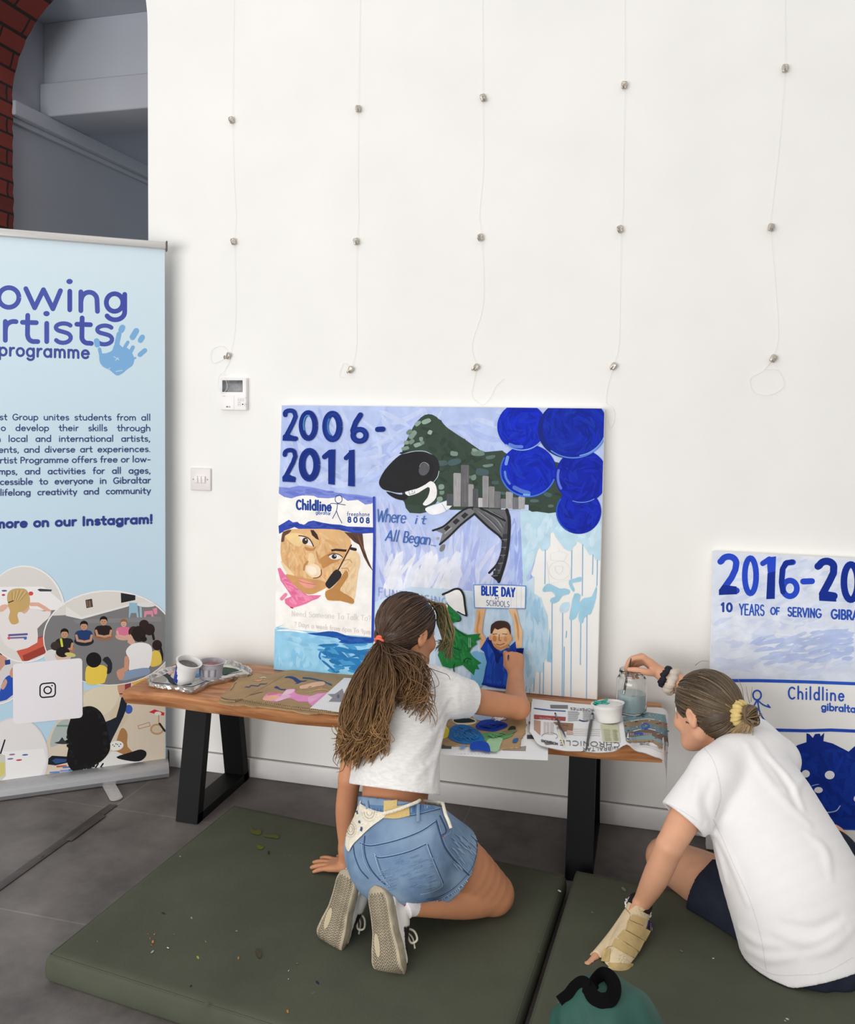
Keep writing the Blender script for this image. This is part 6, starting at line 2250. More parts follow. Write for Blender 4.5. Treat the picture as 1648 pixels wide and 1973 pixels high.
def brush_thing(label, tip, end, mh, r=.0032, mtip=None):
    tip, end = np.asarray(tip), np.asarray(end)
    t = thing('paint_brush', label, 'paint brush', tip, 'paint brushes')
    L = np.linalg.norm(end - tip)
    d = (end - tip) / L
    f_ = lambda s: tip + d * L * s
    mb = MB()
    mb.tube([f_(.22), f_(.35), f_(.55), f_(.85), f_(1)], [r * .8, r * 1.15, r, r * .7, r * .35], 12)
    mb.build('handle', mh, t)
    mb = MB()
    mb.tube([f_(.10), f_(.16), f_(.23)], [r * .85, r * .9, r * .95], 12)
    mb.build('ferrule', M_ferr, t)
    mb = MB()
    mb.tube([f_(0), f_(.03), f_(.08), f_(.11)], [r * .2, r * .7, r * .95, r * .8], 12)
    mb.build('bristles', mtip or M_brist, t)
    return t


def onp(p, lift):
    l, n, ok = hit(tr_np, S2[0] + p[0] * S2[2], S2[1] + p[1] * S2[2])
    return l + np.array([0, 0, lift])


brush_thing('black paint brush lying beside the white tub, teal paint near its tip', onp((1062, 448), .005), onp((1022, 683), .005), M_bk, .0046, M_brist)
brush_thing('short brown paint brush with a worn tip, crossing the pale stick on the newspaper', onp((822, 456), .009), onp((890, 604), .005), M_br, .0034)
brush_thing('pale unpainted brush lying nearest the newspaper masthead', onp((835, 526), .004), onp((882, 664), .004), M_cream, .0028, M_cream)
l = onp((1168, 492), .001)
topc = P(S2[0] + 1158 * S2[2], S2[1] + 378 * S2[2], l[1] + .004)
t, a_, h_ = pot('paint_tub', 'white tub with teal and white paint standing on the newspaper beside the jar', 'paint tub', topc, l, .046, .036, M_tub, (.90, M_tub))
mb = MB()
for k in range(26):
    a0 = RNG.uniform(0, 6.28)
    rr0 = RNG.uniform(0, .012)
    p = topc + np.array([-.018 + rr0 * 1.5 * math.cos(a0), .006 + rr0 * math.sin(a0), -.006 + RNG.uniform(-.003, .005)])
    mb.tube([p, p + RNG.normal(0, .006, 3) * [1, 1, .4], p + RNG.normal(0, .009, 3) * [1, 1, .4]], [.003, .004, .002], 7)
mb.build('paint_smear', M_teal, t)

# glass jar of rinsing water with a brush in it
def glass():
    m, nt, b = new_mat('clear_glass')
    b.inputs['Base Color'].default_value = (.97, .985, .98, 1)
    b.inputs['Roughness'].default_value = 0.02
    b.inputs['Transmission Weight'].default_value = 1.0
    b.inputs['IOR'].default_value = 1.45
    return m


JB = onp((1304, 462), .0012)
JB = np.array([JB[0], JB[1] + .046, BZ + .0085])
jar = thing('glass_jar', 'glass jar of cloudy blue rinsing water on the newspaper at the bench end', 'jar', JB)
jr, jh = .0475, .134
outp = [(0, 0), (jr * .8, 0), (jr * .95, .003), (jr, .010), (jr, .030), (jr * .99, .08), (jr, .094), (jr * .96, .106), (jr * .84, .115), (jr * .80, .118), (jr * .80, .124), (jr * .84, .125), (jr * .84, .128), (jr * .80, .129), (jr * .80, jh), (jr * .77, jh + .001)]
inp = [(jr * .75, jh), (jr * .74, .116), (jr * .90, .105), (jr * .945, .093), (jr * .94, .03), (jr * .94, .012), (jr * .88, .006), (0, .006)]
mb = MB()
mb.lathe(outp + inp, JB, n=56)
mb.build('glass', glass(), jar, autosmooth=50)
M_wat = mat('cloudy_paint_water', (194, 214, 217), rough=.08, spec=.5, c2=(180, 204, 209), scale=9)
mb = MB()
mb.lathe([(0, .0068), (jr * .87, .0068), (jr * .932, .013), (jr * .932, .062), (0, .062)], JB, n=48)
mb.build('rinsing_water', M_wat, jar, autosmooth=50)
RB_tip = JB + np.array([-.026, -.022, .045])
RB_end = P(1216, 1270, -.208)
brush_thing('dark paint brush dipped in the jar, held by the girl in the white tee', RB_tip, RB_tip + (RB_end - RB_tip) * 1.02, M_bk, .0036)

# green bag in front
M_bag = mat('green_nylon', (40, 84, 74), rough=.55, var=.06, scale=8, bump=.2, bscale=300)
BGC = PZ(1172, 1960, .20)
bag = thing('green_bag', 'dark green drawstring bag with a black strap, on the mat at the bottom edge', 'bag', (BGC[0], BGC[1], .07))
f = Field(BGC + [-.2, -.2, -.16], BGC + [.2, .2, .12], .005)
topz = P(1172, 1893, BGC[1])[2]
f.ell((BGC[0], BGC[1] - .03, .07 + (topz - .07) * .45), np.eye(3), (.115, .10, (topz - .07) * .55), .02)
f.ell((BGC[0], BGC[1] - .01, topz - .05), np.eye(3), (.075, .05, .05), .05)
f.ell((BGC[0] + .03, BGC[1] - .05, .12), np.eye(3), (.13, .10, .055), .05)
f.disp(lambda p: .004 * np.sin(p[:, 0] * 60 + 2 * np.sin(p[:, 2] * 30)) * np.sin(p[:, 1] * 40 + p[:, 2] * 20) + .002 * np.sin(p[:, 0] * 110 + p[:, 2] * 60))
f.cut((0, 0, .0712), (0, 0, -1))
V, F = f.mesh()
V = relax(V, F, 2)
obj('bag_body', V, F, M_bag, bag, True)
tr_b = bvh(V, F)
ZS = (1100, 1700, 180 / 1301)
pth = [(-120, 1700, 0), (0, 1600, 0), (90, 1490, 0), (180, 1440, .004), (250, 1510, .006), (300, 1600, .006), (370, 1660, .008), (470, 1690, .010), (560, 1670, .014), (600, 1590, .02), (590, 1480, .022), (540, 1400, .024), (470, 1370, .024), (390, 1385, .018), (330, 1430, .010), (320, 1500, .002)]
q3 = []
for x, y, off in pth:
    px_, py_ = ZS[0] + x * ZS[2], ZS[1] + y * ZS[2]
    l, n, ok = hit(tr_b, px_, py_)
    if not ok:
        l = P(px_, py_, BGC[1] - .05)
        n = np.array([0, -1, 0.0])
    q3.append(l + nrm(n) * (.004 + off * (.35 if ok else 0.0)))
q3 = catmull(np.array(q3), 8)
T_ = np.gradient(q3, axis=0)
T_ /= np.linalg.norm(T_, axis=1)[:, None]
vd = np.array([0.05, -.9, .42])
W_ = np.cross(T_, vd)
W_ /= np.linalg.norm(W_, axis=1)[:, None]
tw = np.linspace(0, 1, len(q3))
ang = np.where(tw > .72, (tw - .72) * 3.0, 0)
N_ = np.cross(W_, T_)
W2 = W_ * np.cos(ang)[:, None] + N_ * np.sin(ang)[:, None]
N2 = np.cross(W2, T_)
V, F = [], []
for i in range(len(q3)):
    for a, b in ((-1, -1), (1, -1), (1, 1), (-1, 1)):
        V.append(q3[i] + W2[i] * a * .0135 + N2[i] * b * .0014)
for i in range(len(q3) - 1):
    for j in range(4):
        F.append((i * 4 + j, i * 4 + (j + 1) % 4, i * 4 + 4 + (j + 1) % 4, i * 4 + 4 + j))
obj('strap', V, F, mat('black_webbing', (9, 9, 10), rough=.9, spec=.1, bump=.3, bscale=600), bag, True, autosmooth=40)

# ================================================================== people
M_skin = mat('tanned_skin', (196, 136, 100), rough=.5, spec=.35, var=.03, scale=18, sss=.12)
M_skin2 = mat('fair_tanned_skin', (216, 162, 130), rough=.5, spec=.35, var=.03, scale=18, sss=.12)
M_hair = attr_mat('long_brown_hair', rough=.42, spec=.45, var=.05, scale=120)
M_tee1 = mat('heather_tee', (236, 234, 232), rough=.9, spec=.1, var=.035, scale=60, stretch=(1, 1, 4), bump=.25, bscale=700, sheen=.2)
M_tee2 = mat('white_tee', (240, 238, 238), rough=.9, spec=.1, var=.006, bump=.2, bscale=700, sheen=.2)
M_denim = mat('washed_denim', (98, 124, 156), rough=.85, spec=.15, c2=(142, 165, 190), scale=11, bump=.3, bscale=900)
M_navy = mat('navy_jersey', (38, 42, 56), rough=.85, spec=.15, var=.06, bump=.2, bscale=500)
M_eye = attr_mat('eye', rough=.15, spec=.6, var=.0)
M_thread = attr_mat('stitching', rough=.85, spec=.1, var=.05, scale=300)


def head(f, c, Fv, Uv, s):
    Fv = nrm(Fv)
    Uv = nrm(Uv - Fv * np.dot(Uv, Fv))
    Rv = np.cross(Fv, Uv)
    ax = (Rv, Fv, Uv)
    p = lambda r, fw, u: c + s * (Rv * r + Fv * fw + Uv * u)
    f.ell(p(0, -.012, .022), ax, np.array([.073, .092, .082]) * s, .02)
    f.ell(p(0, .026, -.032), ax, np.array([.056, .062, .072]) * s, .03)
    f.ell(p(0, .062, -.088), ax, np.array([.026, .024, .020]) * s, .03)
    for k in (-1, 1):
        f.chain([p(k * .050, .0, -.055), p(k * .030, .055, -.085)], [.022 * s, .020 * s], .025)
        f.ell(p(k * .031, .094, .004), ax, np.array([.017, .012, .011]) * s, .012, sub=True)
        f.ell(p(k * .036, .066, -.030), ax, np.array([.022, .020, .020]) * s, .02)
        # ear: rim, hollow and lobe
        e = p(k * .073, -.008, -.006)
        out = nrm(Rv * k - Fv * .35)
        fwd = nrm(np.cross(Uv, out))
        f.ell(e + out * .006 * s, (out, fwd, nrm(Uv - Fv * .2)), np.array([.0075, .0155, .0255]) * s, .006)
        f.ell(e + out * .014 * s + Fv * .002, (out, fwd, Uv), np.array([.0055, .008, .014]) * s, .004, sub=True)
        f.ell(e - Uv * .023 * s + out * .004 * s, ax, np.array([.007, .009, .010]) * s, .006)
    f.chain([p(0, .090, .004), p(0, .106, -.022)], [.007 * s, .011 * s], .012)
    f.ell(p(0, .099, -.028), ax, np.array([.016, .012, .009]) * s, .008)
    f.ell(p(0, .084, -.052), ax, np.array([.022, .009, .005]) * s, .005)
    f.ell(p(0, .082, -.062), ax, np.array([.019, .009, .006]) * s, .005)
    return Rv, Fv, Uv


def eyes(c, Rv, Fv, Uv, s, parent, brow):
    for k in (-1, 1):
        o = c + s * (Rv * k * .031 + Fv * .0690 + Uv * .004)
        V, F, C = [], [], []
        n, m = 16, 12
        for i in range(m + 1):
            th = math.pi * i / m
            for j in range(n):
                ph = 2 * math.pi * j / n
                V.append(o + .0125 * s * (Fv * math.cos(th) + math.sin(th) * (Rv * math.cos(ph) + Uv * math.sin(ph))))
                C.append(lin((20, 16, 14)) if i < 2 else (lin((96, 66, 44)) if i < 4 else lin((236, 232, 228))))
        F = [(i * n + j, i * n + (j + 1) % n, (i + 1) * n + (j + 1) % n, (i + 1) * n + j) for i in range(m) for j in range(n)]
        obj('eye', V, F, M_eye, parent, True, col=C)
        mb = MB()
        pts = [c + s * (Rv * k * a + Fv * b + Uv * u) for a, b, u in ((.016, .0865, .022), (.028, .0815, .026), (.040, .070, .023))]
        mb.tube(catmull(np.array(pts), 5), .0026 * s, 6, flat=.5, c=brow)
        mb.build('eyebrow', M_hair, parent)


def hand(f, W, D, N, side, s=1.0, curls=None, thumb=None, spread=(-.10, -.03, .05, .14), lens=(.066, .074, .069, .054), palm=.072):
    """five-fingered hand; Lat points to the thumb side"""
    D = nrm(D)
    N = nrm(N - D * np.dot(N, D))
    Lat = np.cross(D, N) * side
    pts = []
    for i, (a, kd) in enumerate(zip((.027, .009, -.009, -.026), (.96, 1.0, .97, .90))):
        K = W + s * (D * palm * kd + Lat * a)
        f.chain([W + s * Lat * a * .55, W + s * (D * palm * .5 + Lat * a * .9 + N * .002), K], [.0125 * s, .0125 * s, .0105 * s], .010)
        cu = curls[i]
        q, ang = K, 0
        path, rad = [K], [.0098 * s]
        dirb = nrm(D - Lat * spread[i])
        for j, fr in enumerate((.45, .31, .24)):
            ang += cu[j]
            d = math.cos(ang) * dirb - math.sin(ang) * N
            q = q + d * lens[i] * fr * s
            path.append(q)
            rad.append((.0088, .0080, .0064)[j] * s)
        rad = np.array(rad) * (1 if i < 3 else .9)
        f.chain(path, rad, .004, n=4)
        pts.append(path)
    t0 = W + s * (D * .018 + Lat * .020)
    th = thumb or [(.030, .030, 0), (.055, .042, 0), (.078, .046, 0)]
    tp = [t0] + [W + s * (D * a + Lat * b + N * c_) for a, b, c_ in th]
    f.chain(tp, [.0135 * s, .0115 * s, .0095 * s, .0075 * s], .007, n=4)
    pts.append(tp)
    return pts


def flowto(dirs, e, t):
    """great-circle steps from unit directions to e"""
    w = math.acos(max(-1, min(1, float(np.dot(dirs, e)))))
    if w < 1e-4:
        return e
    return (math.sin((1 - t) * w) * dirs + math.sin(t * w) * e) / math.sin(w)


class Strands:
    def __init__(s):
        s.V, s.F, s.C = [], [], []

    def add(s, pts, r0, r1, c0, c1, n=5):
        pts = np.asarray(pts, float)
        m = len(pts)
        t = np.linspace(0, 1, m)
        r = r0 + (r1 - r0) * t
        r[-1] *= .3
        V, F = tube_geo(pts, r, n, True)
        k = len(s.V)
        s.V += list(V)
        s.F += [tuple(i + k for i in f) for f in F]
        c0, c1 = np.array(lin(c0)), np.array(lin(c1))
        for i in range(m):
            s.C += [c0 + (c1 - c0) * t[i]] * n

    def build(s, name, m, parent, **kw):
        return obj(name, np.array(s.V), s.F, m, parent, True, col=np.array(s.C), **kw)


def pick(c, d=12):
    j = random.gauss(0, d)
    return tuple(np.clip(np.array(c) + j * np.array([1, .85, .7]), 8, 240))


def hair_cap(c, ax, s, hairline, parent, m, col, grow=.006):
    """scalp hair: the skull a few millimetres thicker, cut back to the hairline"""
    Rv, Fv, Uv = ax
    f = Field(c - .14, c + .14, .004)
    f.ell(c + s * (Fv * -.012 + Uv * .022), ax, np.array([.073, .092, .082]) * s + grow, .0)
    f.ell(c + s * (Fv * -.045 - Uv * .02), ax, np.array([.060, .055, .055]) * s + grow * .6, .02)
    for o, n in hairline:
        f.cut(o, n, k=.006)
    for k in (-1, 1):
        f.ell(c + s * (Rv * k * .080 + Fv * .004 - Uv * .016), ax, np.array([.022, .026, .036]) * s, .006, sub=True)
    V, F = f.mesh()
    V = relax(V, F, 2)
    C = np.tile(lin(col), (len(V), 1))
    return obj('hair', V, F, m, parent, True, col=C)


# ------------------------------------------------------------------ the kneeling girl
g1 = thing('person', 'girl with long brown ponytail kneeling in pale tee and denim shorts, painting the canvas', 'person', (-.60, -.85, .07))
Bp, Bt = nrm([.55, .83, 0]), nrm([.28, .96, 0])
f = Field((-1.0, -1.12, .05), (-.24, -.06, .93), .0036)
c1 = P(786, 1214, -.52)
F1 = nrm([.50, .82, -.26])
pel, wai, che, upc, c7 = P(765, 1650, -.87), P(760, 1545, -.80), P(775, 1425, -.675), P(793, 1350, -.61), P(800, 1300, -.58)
f.chain([pel, wai, che, upc], [.118, .094, .108, .10], .02, flat=(Bt, 1.38))
Rsh, Lsh = P(872, 1342, -.56), P(704, 1348, -.63)
f.chain([Lsh, upc, Rsh], [.038, .050, .038], .02)
f.chain([upc, c7, c1 - np.array([0, 0, .06])], [.058, .043, .043], .025)
Rel, Rwr = P(1000, 1364, -.405), P(994, 1296, -.205)
f.chain([Rsh, P(935, 1354, -.48), Rel], [.038, .037, .033], .012)
f.chain([Rel, P(994, 1338, -.30), Rwr], [.034, .032, .0245], .008)
Lel, Lwr = P(674, 1500, -.675), P(669, 1636, -.675)
f.chain([Lsh, P(686, 1420, -.65), Lel], [.042, .037, .031], .012)
f.chain([Lel, P(667, 1565, -.675), Lwr], [.031, .030, .0225], .01)
# legs folded under
Rhip = P(812, 1625, -.88)
Rkn = PZ(952, 1722, .122)
Ran = P(800, 1740, -.945)
f.chain([Rhip, (Rhip + Rkn) / 2 + [0, 0, .012], Rkn], [.088, .074, .054], .015)
f.chain([Rkn + [0, 0, -.004], (Rkn * .6 + Ran * .4) + [0, 0, -.006], Ran], [.047, .046, .030], .008)
lv = nrm([-.83, .55, 0])
Lkn = Rkn + lv * .19
Lhip = P(715, 1625, -.84)
Lan = P(702, 1714, -.865)
f.chain([P(728, 1630, -.85), (Lhip + Lkn) / 2 + [0, 0, .012], Lkn], [.076, .072, .054], .015)
f.chain([Lkn, (Lkn * .6 + Lan * .4), Lan], [.047, .046, .030], .008)
# hands
Dh = P(990, 1256, -.165) - Rwr
hand(f, Rwr, Dh, -CF + np.array([.1, 0, .1]), -1, .86, curls=[(.9, 1.5, .9), (1.25, 1.5, .9), (1.35, 1.5, .9), (1.45, 1.5, .9)],
     thumb=[(.035, .030, -.016), (.058, .026, -.034), (.070, .014, -.048)])
fing = PZ(613, 1664, .082)
Dl = fing - Lwr
Dl[2] = -.012
pal = Lwr.copy()
pal[2] = .094
f.chain([Lwr, pal + [-.004, 0, .004]], [.024, .020], .012)
hand(f, pal, Dl, np.array([0, 0, 1.0]), 1, .86, curls=[(-.06, .16, .1), (-.04, .14, .1), (-.02, .16, .1), (0, .2, .1)],
     thumb=[(.030, .036, -.002), (.050, .052, -.004), (.066, .064, -.004)], spread=(-.28, -.08, .10, .30), palm=.060)
R1, F1, U1 = head(f, c1, F1, np.array([0, 0, 1.0]), .97)
V, F = f.mesh()
V = relax(V, F, 1)
body1 = obj('body', V, F, M_skin, g1, True)
eyes(c1, R1, F1, U1, .97, g1, (60, 42, 32))

# T-shirt
f = Field((-.95, -.95, .30), (-.36, -.40, .72), .0034)
f.chain([P(757, 1600, -.845), P(760, 1525, -.785), P(766, 1450, -.705), P(780, 1385, -.635), P(793, 1345, -.605)], [.132, .129, .124, .119, .104], .02, flat=(Bt, 1.26))
f.chain([Lsh, P(745, 1330, -.605), P(795, 1318, -.59), P(835, 1322, -.575), Rsh], [.053, .058, .062, .060, .057], .02)
f.chain([Rsh, P(905, 1347, -.515), P(945, 1358, -.46)], [.057, .055, .054], .024)
f.chain([Lsh, P(690, 1400, -.645), P(682, 1440, -.655)], [.053, .050, .049], .022)
f.disp(lambda p: .0016 * np.sin((p[:, 2] + .5 * p[:, 0]) * 60 + 2 * np.sin(p[:, 0] * 18)) * np.clip(np.sin(p[:, 0] * 11 + p[:, 2] * 9), 0, 1))
ridges(f, [([(858, 1372), (842, 1400), (815, 1440), (780, 1475)], .007, .004, False), ([(862, 1385), (850, 1425), (838, 1470), (832, 1510)], .007, .004, False), ([(852, 1378), (832, 1392), (800, 1405)], .006, .004, False),
           ([(845, 1440), (825, 1470), (800, 1500)], .006, .004, False), ([(875, 1335), (862, 1352), (856, 1372)], .006, .003, False), ([(720, 1500), (760, 1490), (800, 1480)], .005, .004, False), ([(690, 1520), (730, 1512), (770, 1500)], .005, .004, False),
           ([(885, 1325), (880, 1345), (884, 1362)], .005, .003, False), ([(850, 1405), (840, 1440), (820, 1470)], .006, -.004, True), ([(866, 1352), (850, 1385), (835, 1405)], .005, -.003, True)])
f.shell(.010)
ad = nrm(P(945, 1358, -.46) - P(880, 1343, -.55))
f.cut(P(905, 1346, -.515), ad, P(905, 1346, -.515) + ad * .05, .079)
ld = nrm(P(682, 1440, -.655) - Lsh)
f.cut(P(686, 1425, -.65), ld, P(686, 1425, -.65) + ld * .04, .068)
hc = P(762, 1521, -.785)
sd = nrm(P(757, 1600, -.845) - P(768, 1440, -.70))
hn = nrm(np.array([.0, -.45, -1.0]))
f.cut(hc, hn)
f.ell(P(800, 1292, -.565), np.eye(3), (.060, .058, .05), .004, sub=True)
V, F = f.mesh()
V = relax(V, F, 2)
tee1 = obj('t_shirt', V, F, M_tee1, g1, True)
tr_t1 = bvh(V, F)

# denim shorts
f = Field((-.90, -1.10, .08), (-.36, -.58, .42), .0034)
f.chain([P(760, 1500, -.76), P(762, 1550, -.80), P(766, 1600, -.84), P(764, 1648, -.87)], [.108, .112, .124, .124], .02, flat=(Bp, 1.22))
f.ell(P(730, 1655, -.91), (Bp, lv, (0, 0, 1)), (.080, .075, .085), .05)
f.ell(P(800, 1660, -.93), (Bp, lv, (0, 0, 1)), (.085, .09, .088), .05)
tdir = nrm(Rkn - Rhip)
f.chain([Rhip + [0, 0, .0], Rhip + tdir * .10, Rhip + tdir * .22], [.100, .099, .092], .03)
f.chain([P(728, 1630, -.85), Lhip + nrm(Lkn - Lhip) * .1, Lhip + nrm(Lkn - Lhip) * .2], [.086, .088, .086], .03)
f.disp(lambda p: .0022 * np.sin((p[:, 0] * 1.0 + p[:, 2] * .8) * 75 + 2 * np.sin(p[:, 2] * 25)) * np.clip(np.sin(p[:, 0] * 17 + p[:, 1] * 9), 0, 1))
oc_ = P(878, 1688, -.86)
on_ = nrm(np.array([.66, .42, -.55]))
f.cut(oc_, on_, oc_ + on_ * .09, .17)
lo_ = Lhip + nrm(Lkn - Lhip) * .13
f.cut(lo_, nrm(Lkn - Lhip), lo_ + nrm(Lkn - Lhip) * .06, .11)
f.cut(P(760, 1543, -.795), nrm(np.array([.0, .50, 1.0])))
V, F = f.mesh()
V = relax(V, F, 2)
shorts = obj('denim_shorts', V, F, M_denim, g1, True)
tr_s = bvh(V, F)
SS = (640, 1500, 360 / 1648)
ar = Art((0, 0, 0), (0, 0, 1), SS, tree=tr_s, lift=.0010, step=8e-6)


def dense(q, n=8):
    return catmull(np.array(q, float), n)


LT, DK, MDK = (150, 172, 196), (56, 80, 118), (78, 106, 144)


def seam(q, w=9):
    q = dense(q)
    ar.stroke(q + [0, w * .9], w, DK, caps=False)
    ar.stroke(q, w * .55, LT, caps=False)
    ar.stroke(q + [0, w * 1.9], w * .3, LT, caps=False)


def drape(A, B, c, off=None):
    """band between two pixel paths laid on the shorts"""
    off = off or ar.next()
    A, B = resamp2(A, 24), resamp2(B, 24)
    k = []
    for s_ in (0, .33, .66, 1):
        k += [ar.w(a * (1 - s_) + b * s_, off) for a, b in zip(A, B)]
    ar.tri(k, grid_faces(4, 24), c)


def resamp2(p, n):
    p = dense(p) if len(p) > 2 else np.array(p, float)
    d = np.concatenate([[0], np.cumsum(np.linalg.norm(np.diff(p, axis=0), axis=1))])
    return np.stack([np.interp(np.linspace(0, d[-1], n), d, p[:, i]) for i in range(2)], 1)


drape([(150, 190), (300, 225), (450, 240), (700, 215), (940, 160)], [(160, 262), (300, 300), (450, 330), (700, 320), (950, 262)], (92, 122, 160))
seam([(160, 262), (300, 300), (450, 335), (700, 322), (955, 262)], 8)
for i in range(26):
    f_ = i / 25
    x = 200 + 730 * f_
    y = 215 + 60 * math.sin(math.pi * f_) - 40 * f_
    ar.stroke(dense([(x, y + 10), (x + random.uniform(-14, 14), y + 70)], 4), random.uniform(6, 16), random.choice([(120, 146, 176), (74, 100, 140), (138, 160, 188)]), taper=True, caps=False)
seam([(250, 560), (320, 585), (420, 575), (600, 530), (780, 460), (915, 372)], 10)
seam([(370, 660), (420, 690), (560, 670), (700, 630), (830, 572)], 10)
ar.stroke(dense([(375, 665), (410, 780), (450, 870), (520, 960)]), 7, LT)
ar.stroke(dense([(392, 680), (428, 790), (470, 880)]), 4, MDK)
ar.stroke(dense([(835, 575), (870, 680), (920, 800), (968, 920), (950, 960), (860, 1000), (780, 1020)]), 8, LT)
ar.stroke(dense([(845, 585), (882, 690), (932, 810), (978, 920)]), 8, DK)
ar.stroke(dense([(812, 590), (850, 690), (900, 810), (940, 910)]), 4, (120, 146, 178))
ar.stroke(dense([(290, 510), (285, 600), (300, 700), (345, 800), (420, 890), (470, 930)]), 9, DK)
ar.stroke(dense([(262, 570), (270, 650), (290, 740), (340, 830)]), 5, LT)
ar.stroke(dense([(190, 600), (205, 690), (250, 800), (320, 880)]), 7, DK)
ar.stroke(dense([(918, 372), (945, 470), (990, 600), (1060, 700), (1140, 790), (1215, 860)]), 9, DK)
ar.stroke(dense([(930, 372), (958, 470), (1004, 596), (1070, 690), (1150, 780), (1222, 850)]), 5, LT)
ar.stroke(dense([(950, 330), (1000, 440), (1000, 480), (965, 500)]), 8, DK)
ar.stroke(dense([(960, 320), (1016, 440), (1040, 470), (1010, 500), (975, 520)]), 5, LT)
ar.ellipse(976, 512, 7, 7, (150, 70, 60))
# whiskering and wash marks
for i in range(60):
    x, y = random.uniform(400, 860), random.uniform(700, 1000)
    ar.stroke(dense([(x, y), (x + 40, y - 10), (x + 80, y - 26)], 4), random.uniform(4, 10), random.choice([(124, 150, 180), (112, 140, 172), (100, 128, 164)]), taper=True, caps=False)
for i in range(40):
    x, y = random.uniform(1040, 1240), random.uniform(480, 760)
    ar.stroke(dense([(x, y), (x + 30, y + 24), (x + 60, y + 60)], 4), random.uniform(5, 14), random.choice([(140, 162, 186), (124, 150, 180)]), taper=True, caps=False)
# frayed hem
HM = dense([(860, 1095), (960, 1075), (1080, 1010), (1180, 920), (1260, 820), (1300, 700), (1305, 600), (1290, 575)], 14)
ar.stroke(HM + [-14, -16], 6, LT, caps=False)
ar.stroke(HM + [-30, -32], 4, DK, caps=False)
for i in range(len(HM) - 1):
    d = HM[i + 1] - HM[i]
    nn = np.array([d[1], -d[0]]) / (np.linalg.norm(d) + 1e-9)
    if i % 2 == 0:
        ar.stroke([HM[i] + nn * 20, HM[i] + nn * 2], 8, random.choice([(188, 204, 218), (150, 172, 196), (96, 122, 156)]), caps=False)
ar.build('seams', M_thread, shorts, label='pale stitching, pockets and frayed hem')
# waistband patch and belt loops
ar = Art((0, 0, 0), (0, 0, 1), SS, tree=tr_s, lift=.0028, step=8e-6)
drape([(460, 200), (570, 196), (680, 185)], [(458, 352), (570, 358), (686, 335)], (206, 180, 122))
ar.text('703', (545, 272), (580, 268), 22, 3, (170, 104, 70))
ar.build('waist_patch', M_thread, shorts, label='tan leather waist patch')
for q in ([(755, 175), (757, 280), (758, 390)], [(318, 205), (325, 270)]):
    mb = MB()
    pts = [ar.w(p, .0048) for p in dense(q, 8)]
    mb.tube(np.array(pts), .0042, 8, flat=.35, ref=-CF)
    mb.build('belt_loop', M_denim, shorts)

# crochet shawl tied round the hips
M_cro = mat('cream_crochet', (236, 228, 210), rough=.95, spec=.05, var=.04, scale=90, bump=.9, bscale=260)
KW = [(128, 160), (190, 185), (300, 250), (400, 292), (480, 305), (470, 345), (400, 395), (330, 450), (260, 520), (190, 590), (160, 650), (130, 600), (112, 500), (108, 380), (115, 260)]


def two(p, off):
    x, y = SS[0] + p[0] * SS[2], SS[1] + p[1] * SS[2]
    l, n, ok = hit(tr_s, x, y)
    l2, n2, ok2 = hit(tr_t1, x, y)
    if not ok or (ok2 and np.linalg.norm(l2 - CAM_C) < np.linalg.norm(l - CAM_C)):
        if ok2:
            return l2 + n2 * off
    return l + n * off


kw = catmull(np.array(KW, float), 4, True)
cenk = np.array([250, 380.0])
V, F = [], []
nr = 14
for r_ in range(nr + 1):
    for p in kw:
        q = cenk + (p - cenk) * r_ / nr
        V.append(two(q, .007 - .003 * (r_ == nr)))
m_ = len(kw)
for r_ in range(nr):
    for i in range(m_):
        F.append((r_ * m_ + i, (r_ + 1) * m_ + i, (r_ + 1) * m_ + (i + 1) % m_, r_ * m_ + (i + 1) % m_))
V = np.array(V)
for _ in range(3):
    W3 = V.reshape(nr + 1, m_, 3).copy()
    W3[1:-1] = .5 * W3[1:-1] + .25 * (W3[:-2] + W3[2:])
    W3 = .6 * W3 + .2 * (np.roll(W3, 1, 1) + np.roll(W3, -1, 1))
    V = W3.reshape(-1, 3)
scarf = obj('crochet_shawl', V, F, M_cro, g1, True)
tr_k = bvh(V, F)
ar = Art((0, 0, 0), (0, 0, 1), SS, tree=tr_k, lift=.0012, step=8e-6)
for cx_, cy_, rs in ((165, 450, (20, 38, 56)), (330, 300, (28, 52, 76))):
    for r_ in rs:
        for a in np.arange(0, 360, 16):
            if cy_ < 400 and not (0 <= a <= 190):
                continue
            a = math.radians(a)
            p0 = np.array([cx_ + r_ * .85 * math.cos(a), cy_ + r_ * 1.25 * math.sin(a) * (.85 if cy_ < 400 else 1)])
            t_ = np.array([-math.sin(a), math.cos(a)]) * 5
            if inside(p0, kw):
                ar.stroke([p0 - t_, p0 + t_], 4.5, (166, 154, 134) if r_ == rs[1] else (206, 196, 176), caps=False)
for x, y in ((162, 265), (222, 305), (218, 290), (262, 440), (243, 385), (258, 455)):
    ar.poly([(x - 9, y + 8), (x - 4, y - 14), (x + 8, y - 6), (x + 10, y + 14)], (66, 86, 120), 0)
ar.build('lace_pattern', M_thread, scarf)
mb = MB()
cord = [(470, 318), (560, 300), (620, 282), (700, 250), (760, 225), (850, 200), (930, 190), (955, 205), (965, 260), (980, 330), (1005, 390), (1026, 450)]
mb.tube(np.array([two(p, .009) for p in dense(cord, 6)]), .0042, 8)
mb.tube(np.array([two(p, .008) for p in dense([(930, 150), (935, 190), (985, 225)], 6)]), .005, 8)
mb.build('tie_cord', M_cro, scarf)

